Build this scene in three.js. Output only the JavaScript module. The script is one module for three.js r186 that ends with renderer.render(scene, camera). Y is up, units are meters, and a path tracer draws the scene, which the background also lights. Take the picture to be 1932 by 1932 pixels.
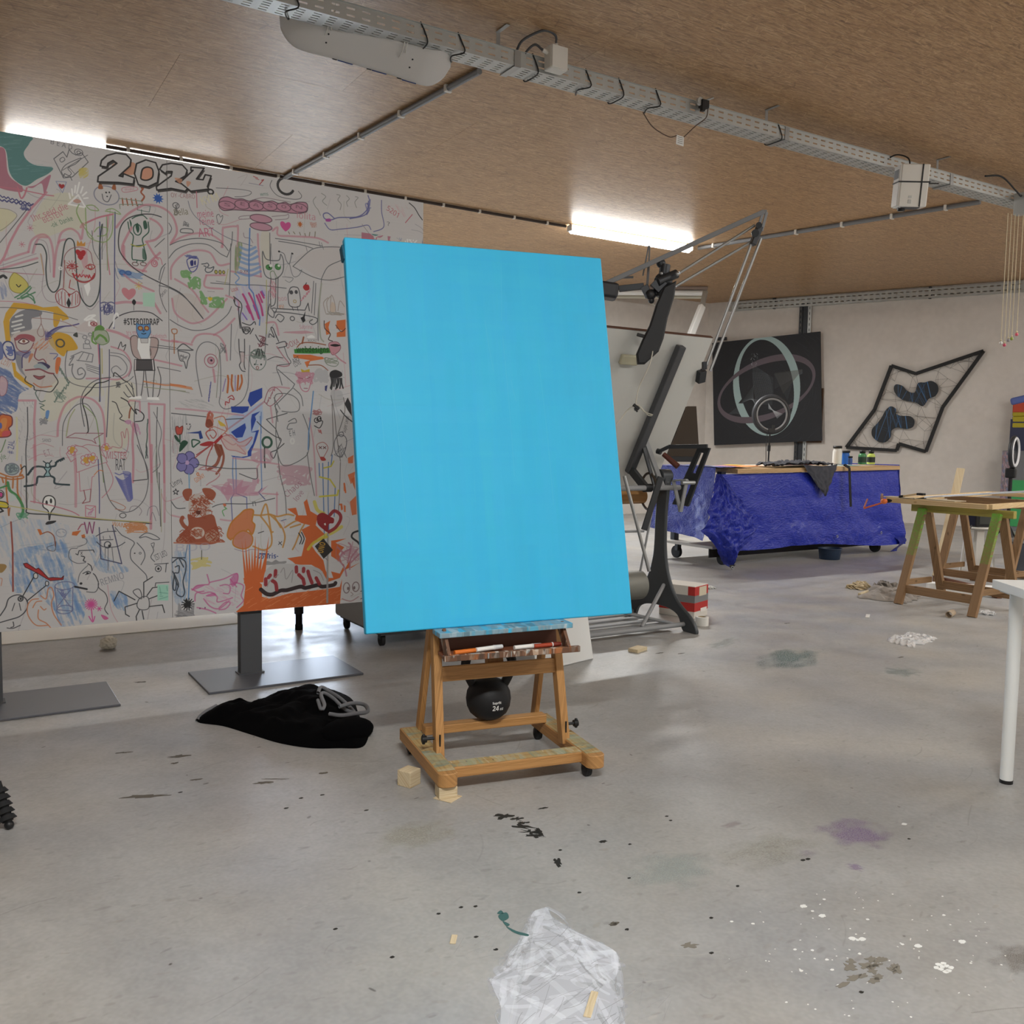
import * as THREE from 'three';
import { RoundedBoxGeometry } from 'three/addons/geometries/RoundedBoxGeometry.js';
import { mergeGeometries, mergeVertices, toCreasedNormals } from 'three/addons/utils/BufferGeometryUtils.js';
import { RectAreaLightUniformsLib } from 'three/addons/lights/RectAreaLightUniformsLib.js';
import { createNoise2D, createNoise3D } from 'simplex-noise';

// ---------- camera, sky, exposure ----------
const scene = new THREE.Scene();
const camera = new THREE.PerspectiveCamera(58.87, 1, 0.05, 200);
camera.position.set(0, 1.3, 0);
camera.rotation.order = 'YXZ';
camera.rotation.set(-0.0758, -0.5533, 0.0157);
const renderer = new THREE.WebGLRenderer();
renderer.toneMapping = THREE.LinearToneMapping;
renderer.toneMappingExposure = 1.3;
renderer.shadowMap.enabled = true;
scene.background = new THREE.Color().setRGB(0.78, 0.9, 1.08);   // overcast daylight outside the glass doors
scene.backgroundIntensity = 14;
RectAreaLightUniformsLib.init();

// ---------- helpers ----------
const V = (x, y, z) => new THREE.Vector3(x, y, z);
const vec = (p) => (p.isVector3 ? p.clone() : V(p[0], p[1], p[2]));
let seed = 7;
const rnd = () => { seed = (seed * 1664525 + 1013904223) >>> 0; return seed / 4294967296; };
const rr = (a, b) => a + (b - a) * rnd();
const n2 = createNoise2D(rnd), n3 = createNoise3D(rnd);
const lin = (r, g, b) => new THREE.Color().setRGB(r, g, b);
const std = (color, roughness = 0.7, metalness = 0, extra = {}) => new THREE.MeshStandardMaterial({ color, roughness, metalness, ...extra });
const phys = (color, roughness, extra = {}) => new THREE.MeshPhysicalMaterial({ color, roughness, ...extra });
const taken = {};
function numbered(name) { taken[name] = (taken[name] ?? -1) + 1; return taken[name] ? name + '_' + String(taken[name]).padStart(3, '0') : name; }
function clean(g) { const o = g.index ? g.toNonIndexed() : g.clone(); for (const k of Object.keys(o.attributes)) if (!['position', 'normal', 'uv'].includes(k)) o.deleteAttribute(k); if (!o.attributes.uv) o.setAttribute('uv', new THREE.BufferAttribute(new Float32Array(o.attributes.position.count * 2), 2)); o.morphAttributes = {}; return o; }
const merge = (list) => (list.length === 1 ? list[0] : mergeGeometries(list.map(clean), false));
// uv in metres, taken from the flat direction that each face looks in
function metric(g, s = 1, swap = false) {
  const o = clean(g); o.computeVertexNormals(); const fn = o.attributes.normal, p = o.attributes.position, uv = o.attributes.uv;
  const a = V(0, 0, 0), b = V(0, 0, 0), c = V(0, 0, 0);
  for (let i = 0; i < p.count; i += 3) {
    a.fromBufferAttribute(p, i); b.fromBufferAttribute(p, i + 1).sub(a); c.fromBufferAttribute(p, i + 2).sub(a); b.cross(c);
    const x = Math.abs(b.x), y = Math.abs(b.y), z = Math.abs(b.z);
    for (let k = i; k < i + 3; k++) {
      let u, v;
      if (y >= x && y >= z) { u = p.getX(k); v = p.getZ(k); } else if (x >= z) { u = p.getZ(k); v = p.getY(k); } else { u = p.getX(k); v = p.getY(k); }
      if (swap) [u, v] = [v, u];
      uv.setXY(k, u * s, v * s);
    }
  }
  return o;
}
function mesh(name, geo, mat, parent = scene) {
  const g = Array.isArray(geo) ? merge(geo) : geo;
  const m = new THREE.Mesh(g, mat); m.name = parent === scene ? numbered(name) : name; m.castShadow = m.receiveShadow = true; parent.add(m); return m;
}
function tag(o, label, category, group) { o.userData.label = label; o.userData.category = category; if (group) o.userData.group = group; return o; }
function struct(o) { o.userData.kind = 'structure'; return o; }
function thing(name, label, category, p = [0, 0, 0], turn = 0, group) {
  const o = new THREE.Group(); o.name = numbered(name); scene.add(o); o.position.set(...p); o.rotation.y = turn; return tag(o, label, category, group);
}
const xf = (g, p = [0, 0, 0], r = [0, 0, 0], s) => { const m = new THREE.Matrix4().compose(V(...p), new THREE.Quaternion().setFromEuler(new THREE.Euler(...r)), s ? V(...s) : V(1, 1, 1)); return g.applyMatrix4(m); };
const box = (w, h, d, p, r) => xf(new THREE.BoxGeometry(w, h, d), p, r);
const rbox = (w, h, d, p, r, rad = 0.004, seg = 1) => xf(new RoundedBoxGeometry(w, h, d, seg, Math.min(rad, w / 2.1, h / 2.1, d / 2.1)), p, r);
// a straight bar of section w x h from p to q; "up" says which way its h side looks
function bar(p, q, w, h, up = [0, 1, 0], rad = 0.003) {
  const a = vec(p), b = vec(q), d = b.clone().sub(a), L = d.length(); d.normalize();
  let u = vec(up); let s = u.clone().cross(d); if (s.length() < 1e-3) s = V(1, 0, 0).cross(d); s.normalize(); u = d.clone().cross(s);
  const g = rad ? new RoundedBoxGeometry(w, h, L, 1, Math.min(rad, w / 2.1, h / 2.1)) : new THREE.BoxGeometry(w, h, L);
  return g.applyMatrix4(new THREE.Matrix4().makeBasis(s, u, d).setPosition(a.add(b).multiplyScalar(0.5)));
}
function cyl(p, q, r0, r1 = r0, seg = 16, open = false) {
  const a = vec(p), b = vec(q), d = b.clone().sub(a), g = new THREE.CylinderGeometry(r1, r0, d.length(), seg, 1, open);
  return g.applyMatrix4(new THREE.Matrix4().compose(a.clone().add(b).multiplyScalar(0.5), new THREE.Quaternion().setFromUnitVectors(V(0, 1, 0), d.normalize()), V(1, 1, 1)));
}
const tube = (list, r, seg = 0, rs = 7, closed = false, tension = 0.5) => new THREE.TubeGeometry(new THREE.CatmullRomCurve3(list.map(vec), closed, 'catmullrom', tension), seg || list.length * 5, r, rs, closed);
const lathe = (pts, p = [0, 0, 0], r = [0, 0, 0], seg = 28) => xf(new THREE.LatheGeometry(pts.map(([x, y]) => new THREE.Vector2(x, y)), seg), p, r);
const ring = (R, r, p, rot, rs = 12, ts = 48) => xf(new THREE.TorusGeometry(R, r, rs, ts), p, rot);
const ball = (r, p, s = [1, 1, 1], w = 20, h = 14) => xf(new THREE.SphereGeometry(r, w, h), p, [0, 0, 0], s);
const shapeOf = (pts, holes = []) => { const s = new THREE.Shape(pts.map(([x, y]) => new THREE.Vector2(x, y))); for (const h of holes) s.holes.push(new THREE.Path(h.map(([x, y]) => new THREE.Vector2(x, y)))); return s; };
const extr = (pts, depth, bevel = 0, holes = []) => new THREE.ExtrudeGeometry(shapeOf(pts, holes), { depth, bevelEnabled: bevel > 0, bevelSize: bevel, bevelThickness: bevel, bevelSegments: 1, curveSegments: 8 });
// a flat sheet cut to a closed outline on the floor (x, z), t thick
const onFloor = (pts, t = 0.0008, y = 0.0002) => xf(extr(pts.map(([x, z]) => [x, -z]), t), [0, y, 0], [-Math.PI / 2, 0, 0]);
const smooth = (pts, n = 6) => { const c = new THREE.CatmullRomCurve3(pts.map(([x, y]) => V(x, y, 0)), true); return c.getPoints(pts.length * n).slice(0, -1).map((p) => [p.x, p.y]); };
// a rough closed blob round a centre
function blob(cx, cy, rx, ry, rough = 0.25, n = 22, turn = 0) {
  const k = rr(0, 99), out = [];
  for (let i = 0; i < n; i++) { const a = (i / n) * Math.PI * 2, r = 1 + rough * n2(Math.cos(a) * 1.3 + k, Math.sin(a) * 1.3) + rough * 0.5 * n2(Math.cos(a) * 4 + k, Math.sin(a) * 4); const x = Math.cos(a) * rx * r, y = Math.sin(a) * ry * r; out.push([cx + x * Math.cos(turn) - y * Math.sin(turn), cy + x * Math.sin(turn) + y * Math.cos(turn)]); }
  return out;
}
// a sheet from a function of (u, v) in 0..1, with a given thickness
function sheet(f, nu, nv, thick = 0) {
  const P = [], UV = [], I = [], grid = (o, flip) => { const b = P.length / 3; for (let j = 0; j <= nv; j++) for (let i = 0; i <= nu; i++) { const p = f(i / nu, j / nv); P.push(p[0] + o[0], p[1] + o[1], p[2] + o[2]); UV.push(i / nu, j / nv); } for (let j = 0; j < nv; j++) for (let i = 0; i < nu; i++) { const a = b + j * (nu + 1) + i, c = a + nu + 1; if (flip) I.push(a, c, a + 1, a + 1, c, c + 1); else I.push(a, a + 1, c, a + 1, c + 1, c); } };
  grid([0, 0, 0], false); if (thick) grid([0, -thick, 0], true);
  const g = new THREE.BufferGeometry(); g.setAttribute('position', new THREE.Float32BufferAttribute(P, 3)); g.setAttribute('uv', new THREE.Float32BufferAttribute(UV, 2)); g.setIndex(I); g.computeVertexNormals(); return g;
}
// ---------- computed textures ----------
function canvasTex(w, h, draw, srgb = true, repeat) {
  const c = document.createElement('canvas'); c.width = w; c.height = h; const x = c.getContext('2d'); draw(x, w, h);
  const t = new THREE.CanvasTexture(c); if (srgb) t.colorSpace = THREE.SRGBColorSpace; t.wrapS = t.wrapT = THREE.RepeatWrapping; t.magFilter = THREE.LinearFilter; if (repeat) t.repeat.set(...repeat); return t;
}
function dataTex(n, f, srgb = true) {   // f(u, v) -> [r, g, b] in 0..255; u, v in 0..1
  const d = new Uint8Array(n * n * 4);
  for (let j = 0; j < n; j++) for (let i = 0; i < n; i++) { const c = f(i / n, j / n), k = (j * n + i) * 4; d[k] = Math.max(0, Math.min(255, c[0])); d[k + 1] = Math.max(0, Math.min(255, c[1])); d[k + 2] = Math.max(0, Math.min(255, c[2])); d[k + 3] = 255; }
  const t = new THREE.DataTexture(d, n, n); if (srgb) t.colorSpace = THREE.SRGBColorSpace; t.wrapS = t.wrapT = THREE.RepeatWrapping; t.magFilter = THREE.LinearFilter; t.minFilter = THREE.LinearMipmapLinearFilter; t.generateMipmaps = true; t.needsUpdate = true; return t;
}
// noise that repeats after one tile: taken on a torus through blended copies
const tileNoise = (u, v, f, k = 0) => { const a = Math.min(1, Math.max(0, u)), b = Math.min(1, Math.max(0, v)); const N = (x, y) => n2(x * f + k, y * f - k); return N(a, b) * (1 - a) * (1 - b) + N(a - 1, b) * a * (1 - b) + N(a, b - 1) * (1 - a) * b + N(a - 1, b - 1) * a * b; };
const withRepeat = (t, x, y) => { const c = t.clone(); c.repeat.set(x, y); c.needsUpdate = true; return c; };
// ---------- surface materials ----------
function noiseCanvas(n, f) { const c = document.createElement('canvas'); c.width = c.height = n; const x = c.getContext('2d'), im = x.createImageData(n, n); for (let j = 0; j < n; j++) for (let i = 0; i < n; i++) { const q = f(i / n, j / n), k = (j * n + i) * 4; im.data[k] = q[0]; im.data[k + 1] = q[1]; im.data[k + 2] = q[2]; im.data[k + 3] = 255; } x.putImageData(im, 0, 0); return c; }
const wrapDraw = (x, w, h, px, py, draw) => { for (const ox of [-w, 0, w]) for (const oy of [-h, 0, h]) { const X = px + ox, Y = py + oy; if (X > -260 && X < w + 260 && Y > -260 && Y < h + 260) { x.save(); x.translate(X, Y); draw(); x.restore(); } } };
// trowelled concrete, one tile is 5 m
function concrete(base, warm, spread, scratch) {
  const low = noiseCanvas(640, (u, v) => {
    const a = tileNoise(u, v, 5, 3), b = tileNoise(u, v, 16, 11), c = tileNoise(u, v, 70, 23), s = tileNoise(u, v * 3, 9, 40), g = rnd() - 0.5;
    const l = base + spread * (a * 7 + b * 6 + c * 4 + s * 5) + g * 11, w = warm + a * 2.5 + tileNoise(u, v, 8, 77) * 3;
    return [l + w, l + w * 0.25, l - w];
  });
  return canvasTex(2048, 2048, (x, w, h) => {
    x.drawImage(low, 0, 0, w, h);
    for (let i = 0; i < 5200; i++) { const d = rr(0, 1); x.globalAlpha = rr(0.04, 0.16); x.fillStyle = d < 0.62 ? '#55514a' : d < 0.85 ? '#c8c4ba' : '#7c6a55'; wrapDraw(x, w, h, rnd() * w, rnd() * h, () => { x.rotate(rr(-0.5, 0.5)); x.beginPath(); x.ellipse(0, 0, rr(1, 10), rr(0.6, 3.2), 0, 0, 7); x.fill(); }); }
    x.lineCap = 'round';
    for (let i = 0; i < scratch; i++) { x.globalAlpha = rr(0.06, 0.3); x.strokeStyle = rnd() < 0.75 ? '#4c4843' : '#cfcbc2'; x.lineWidth = rr(0.6, 1.7); const L = rr(8, 90), b = rr(-14, 14), a = rnd() < 0.7 ? rr(-0.5, 0.5) : rr(0, 6); wrapDraw(x, w, h, rnd() * w, rnd() * h, () => { x.rotate(a); x.beginPath(); x.moveTo(0, 0); x.quadraticCurveTo(L / 2, b, L, rr(-3, 3)); x.stroke(); }); }
    for (let i = 0; i < 60; i++) { x.globalAlpha = rr(0.3, 0.75); x.fillStyle = '#37332e'; wrapDraw(x, w, h, rnd() * w, rnd() * h, () => { x.rotate(rr(0, 3)); x.beginPath(); x.ellipse(0, 0, rr(1.5, 5), rr(1, 2.2), 0, 0, 7); x.fill(); }); }
    x.globalAlpha = 1;
  });
}
const concreteNear = concrete(160, 2, 1, 420);
const concreteBump = dataTex(512, (u, v) => { const q = 128 + 50 * tileNoise(u, v, 9, 5) + 34 * tileNoise(u, v, 30, 9) + 22 * tileNoise(u, v, 90, 2); return [q, q, q]; }, false);
const roughNear = dataTex(512, (u, v) => { const q = 124 + 26 * tileNoise(u, v, 6, 15) + 20 * tileNoise(u, v, 26, 31) + (rnd() - 0.5) * 14; return [q, q, q]; }, false);
const M = {};
M.floor = std('#ffffff', 0.86, 0, { map: concreteNear, bumpMap: concreteBump, bumpScale: 0.0018, roughnessMap: roughNear });
// strand board: long flakes laid mostly one way; one tile is 2.5 x 1.25 m
function flakes(x, w, h, grey) {
  x.fillStyle = grey ? '#808080' : '#b8946c'; x.fillRect(0, 0, w, h);
  const tones = ['#bf9a70', '#a88560', '#c9a57c', '#967450', '#b48f66', '#dabb92', '#7f6044', '#ba9468', '#ad8862'];
  for (let i = 0; i < 15000; i++) {
    const L = rr(26, 130), W = rr(3, 12), a = rnd() < 0.9 ? rr(-0.14, 0.14) : rr(-1.5, 1.5), k = (rnd() * tones.length) | 0, q = 90 + ((rnd() * 76) | 0);
    x.fillStyle = grey ? `rgb(${q},${q},${q})` : tones[k]; x.globalAlpha = rr(0.18, 0.62);
    wrapDraw(x, w, h, rnd() * w, rnd() * h, () => { x.rotate(a); x.beginPath(); x.moveTo(-L / 2, -W * 0.3); x.lineTo(-L * 0.3, -W / 2); x.lineTo(L * 0.4, -W * 0.45); x.lineTo(L / 2, W * 0.1); x.lineTo(L * 0.3, W / 2); x.lineTo(-L * 0.45, W * 0.4); x.fill(); });
  }
  for (let i = 0; i < 2600; i++) { x.globalAlpha = rr(0.25, 0.6); x.strokeStyle = grey ? '#303030' : '#4a321f'; x.lineWidth = rr(0.8, 2.4); const L = rr(12, 60); wrapDraw(x, w, h, rnd() * w, rnd() * h, () => { x.rotate(rr(-0.2, 0.2)); x.beginPath(); x.moveTo(0, 0); x.lineTo(L, rr(-3, 3)); x.stroke(); }); }
  for (let i = 0; i < 120; i++) { x.globalAlpha = rr(0.4, 0.8); x.fillStyle = grey ? '#d0d0d0' : '#d2b084'; const L = rr(24, 70), W = rr(4, 9); wrapDraw(x, w, h, rnd() * w, rnd() * h, () => { x.rotate(rr(-1.4, 1.4)); x.fillRect(-L / 2, -W / 2, L, W); }); }
  x.globalAlpha = 1;
}
seed = 31; const osbMap = canvasTex(2048, 1024, (x, w, h) => flakes(x, w, h, false));
seed = 31; const osbBump = canvasTex(1024, 512, (x, w, h) => { x.scale(0.5, 0.5); flakes(x, w * 2, h * 2, true); }, false);
M.osb = std('#ffffff', 0.4, 0, { map: osbMap, bumpMap: osbBump, bumpScale: 0.0009 });
const plasterBump = dataTex(512, (u, v) => { const q = 128 + 46 * tileNoise(u, v, 40, 5) + 40 * tileNoise(u, v, 90, 9) + (rnd() - 0.5) * 30; return [q, q, q]; }, false);
const plasterMap = dataTex(512, (u, v) => { const q = 236 + 5 * tileNoise(u, v, 4, 5) + 4 * tileNoise(u, v, 14, 9) + (rnd() - 0.5) * 5; return [q, q - 3, q - 8]; });
M.wall = std('#e6e2df', 0.85, 0, { map: plasterMap, bumpMap: plasterBump, bumpScale: 0.0015 });
// sawn wood, one tile is 1 m along the grain (u) and 0.25 m across (v)
const woodTex = (tone, dark, knots) => canvasTex(1024, 256, (x, w, h) => {
  x.fillStyle = tone; x.fillRect(0, 0, w, h); x.strokeStyle = dark;
  for (let i = 0; i < 150; i++) { x.globalAlpha = rr(0.04, 0.22); x.lineWidth = rr(0.6, 3.5); const y = rnd() * h, a = rr(-5, 5); x.beginPath(); for (let k = 0; k <= 32; k++) { const X = (k * w) / 32, Y = y + a * Math.sin((k / 32) * Math.PI * 2) + 2 * Math.sin(k * 1.7 + i); k ? x.lineTo(X, Y) : x.moveTo(X, Y); } x.stroke(); }
  for (let i = 0; i < knots; i++) { const X = rnd() * w, Y = rnd() * h; for (let k = 5; k > 0; k--) { x.globalAlpha = 0.16; x.fillStyle = dark; x.beginPath(); x.ellipse(X, Y, 4 * k, 2 * k, 0, 0, 7); x.fill(); } }
  x.globalAlpha = 1;
});
M.beech = std('#ffffff', 0.5, 0, { map: woodTex('#bd8d56', '#7a5228', 0) });
M.pine = std('#ffffff', 0.65, 0, { map: woodTex('#d9bd90', '#9a7442', 3) });
M.oldPine = std('#ffffff', 0.7, 0, { map: woodTex('#937350', '#4f3820', 5) });
M.rawWood = std('#ffffff', 0.75, 0, { map: woodTex('#d6c6a6', '#a8895c', 1) });
M.black = std('#121214', 0.5); M.blackMatte = std('#1b1b1d', 0.85); M.darkSteel = std('#3d3f42', 0.45, 0.55); M.castIron = std('#4a4d50', 0.5, 0.35);
M.steel = std('#a7a9a9', 0.38, 0.75); M.zinc = std('#b9bcba', 0.42, 0.45); M.whitePaint = std('#e9eae8', 0.45); M.whitePlastic = std('#dfddd6', 0.45); M.grey = std('#8d8e8f', 0.6); M.darkGrey = std('#4b4c4f', 0.6); M.rubber = std('#17181a', 0.8); M.conduit = std('#7b7d80', 0.5);

// ---------- the hall: floor, walls, ceiling ----------
const R = { x0: -6, z0: -13.4, z1: 5, x1: 12.75, slope: 0.4241 / 0.9056, h: 4.1 };
const farX = (z) => R.x1 + (z - R.z0) * R.slope;
const floor = struct(new THREE.Group()); floor.name = 'floor'; scene.add(floor);
const slab = (z0, z1) => metric(xf(extr([[R.x0 - 0.3, -z0], [farX(z0) + 0.4, -z0], [farX(z1) + 0.4, -z1], [R.x0 - 0.3, -z1]], 0.2), [0, -0.2, 0], [-Math.PI / 2, 0, 0]), 0.2);
mesh('slab', slab(R.z0 - 0.3, R.z1 + 0.3), M.floor, floor);
// ceiling: strand boards in rows under the roof slab
const ceiling = struct(mesh('ceiling', box(28.4, 0.2, 19, [7.9, R.h + 0.12, -4.2]), std('#6f543b', 0.9)));
const panelGeo = [0, 1, 2].map((k) => { const g = clean(new THREE.BoxGeometry(2.498, 0.018, 1.248)), p = g.attributes.position, uv = g.attributes.uv; for (let i = 0; i < p.count; i++) { const s = k === 1 ? -1 : 1; uv.setXY(i, (s * p.getX(i)) / 2.5 + k * 0.37, (s * p.getZ(i)) / 1.25 + k * 0.21); } return g; });
for (let j = 0; j < 15; j++) for (let i = 0; i < 12; i++) {
  const z = R.z0 + 0.625 + j * 1.25, x = R.x0 - (j % 2) * 1.25 + 1.25 + i * 2.5;
  if (x - 1.3 > farX(z) + 0.3) continue;
  const p = mesh('strand_board', panelGeo[(i * 2 + j) % 3], M.osb, ceiling); p.position.set(x, R.h + 0.009, z);
}
// walls
const wl = (pts, t, holes) => metric(extr(pts, t, 0, holes), 0.5);
const doors = [[3.95, 0.02, 5.35, 2.5]];   // glazed openings in the long wall behind the drawing board: x0, y0, x1, y1
const rectPts = ([a, b, c, d]) => [[a, b], [c, b], [c, d], [a, d]];
struct(mesh('wall_left', wl([[R.x0 - 0.3, -0.2], ...doors.flatMap(([a, , c, d]) => [[a, -0.2], [a, d], [c, d], [c, -0.2]]), [R.x1 + 0.15, -0.2], [R.x1 + 0.15, R.h + 0.02], [R.x0 - 0.3, R.h + 0.02]], 0.3), M.wall)).position.set(0, 0, R.z0 - 0.3);
const wallFar = struct(mesh('wall_far', wl([[-0.2, -0.2], [20.6, -0.2], [20.6, R.h + 0.02], [-0.2, R.h + 0.02]], 0.3), M.wall)); wallFar.position.set(R.x1 + 0.3 * 0.9056, 0, R.z0 - 0.3 * 0.4241); wallFar.rotation.y = -1.1328;
struct(mesh('wall_back', wl([[R.x0 - 0.3, -0.2], [22, -0.2], [22, R.h + 0.02], [R.x0 - 0.3, R.h + 0.02]], 0.3), M.wall)).position.z = R.z1;
const wallEnd = struct(mesh('wall_end', wl([[-0.3, -0.2], [18.7, -0.2], [18.7, R.h + 0.02], [-0.3, R.h + 0.02]], 0.3), M.wall)); wallEnd.position.set(R.x0, 0, R.z0); wallEnd.rotation.y = -Math.PI / 2;
const paneMat = new THREE.MeshPhysicalMaterial({ color: '#ffffff', roughness: 0.02, transmission: 1, thickness: 0, ior: 1.45 }), frameMat = std('#c9cbcc', 0.4, 0.3);
doors.forEach(([a, b, c, d], k) => {
  const w = struct(new THREE.Group()); w.name = 'window_' + (k + 1); scene.add(w); w.position.set(0, 0, R.z0 - 0.12);
  const n = Math.max(1, Math.round((c - a) / 1.3)), s = (c - a) / n;
  mesh('window_frame', [box(0.06, d - b, 0.08, [a + 0.03, (b + d) / 2, 0]), box(0.06, d - b, 0.08, [c - 0.03, (b + d) / 2, 0]), box(c - a, 0.06, 0.08, [(a + c) / 2, d - 0.03, 0]), box(c - a, 0.08, 0.08, [(a + c) / 2, b + 0.04, 0]), ...Array.from({ length: n - 1 }, (_, i) => box(0.05, d - b, 0.08, [a + s * (i + 1), (b + d) / 2, 0]))], frameMat, w);
  for (let i = 0; i < n; i++) mesh('pane', box(s - 0.05, d - b - 0.12, 0.006, [a + s * (i + 0.5), (b + d) / 2, 0]), paneMat, w);
});
struct(mesh('ground_outside', box(60, 0.1, 30, [6, -0.26, -29]), std('#a8a59c', 0.9)));

// ---------- strip lamps under the ceiling ----------
const glow = new THREE.MeshStandardMaterial({ color: '#ffffff', emissive: '#f8f8f6', emissiveIntensity: 24, roughness: 0.4 });
function stripLamp(x, z, label, group, power = 1) {
  const L = 2.06, t = thing('strip_lamp', label, 'lamp', [x, R.h, z], 0, group);
  mesh('housing', [rbox(L, 0.035, 0.07, [0, -0.022, 0], [0, 0, 0], 0.012), box(0.05, 0.01, 0.05, [-0.6, -0.003, 0]), box(0.05, 0.01, 0.05, [0.6, -0.003, 0])], M.whitePlastic, t);
  const cs = []; for (let i = 0; i <= 10; i++) { const a = Math.PI * (i / 10); cs.push([Math.cos(a) * 0.055, -Math.sin(a) * 0.06]); }
  mesh('diffuser', xf(extr(cs, L - 0.06, 0.012), [-(L - 0.06) / 2, -0.045, 0], [0, Math.PI / 2, 0]), glow, t);
  for (const s of [-1, 1]) mesh('end_cap', rbox(0.02, 0.075, 0.1, [(s * L) / 2, -0.055, 0], [0, 0, 0], 0.008), M.whitePlastic, t);
  const l = new THREE.RectAreaLight('#f4f5f3', 76 * power, L - 0.08, 0.1); l.position.set(0, -0.128, 0); l.rotation.x = -Math.PI / 2; l.castShadow = true; t.add(l);
}
stripLamp(7.82, -9.7, 'long glowing strip lamp on the ceiling above the drafting stand', undefined, 3.6);
stripLamp(1.54, -10.1, 'strip lamp hidden behind the drawing board that brightens the ceiling', undefined, 0.3);
for (const [x, z, k] of [[0.1, 0.5, 3.6], [6.4, 0.5, 1.7], [9.6, 0.5, 1.2], [12.7, 0.5, 1.5], [16, -2.6, 1.5], [10.2, -2.6, 1.3]]) stripLamp(x, z, 'unseen strip lamp assumed on the ceiling to light the hall', 'strip lamps out of view', k);  // first follows from the canvas shadow; the others are added to brighten the hall
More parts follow.
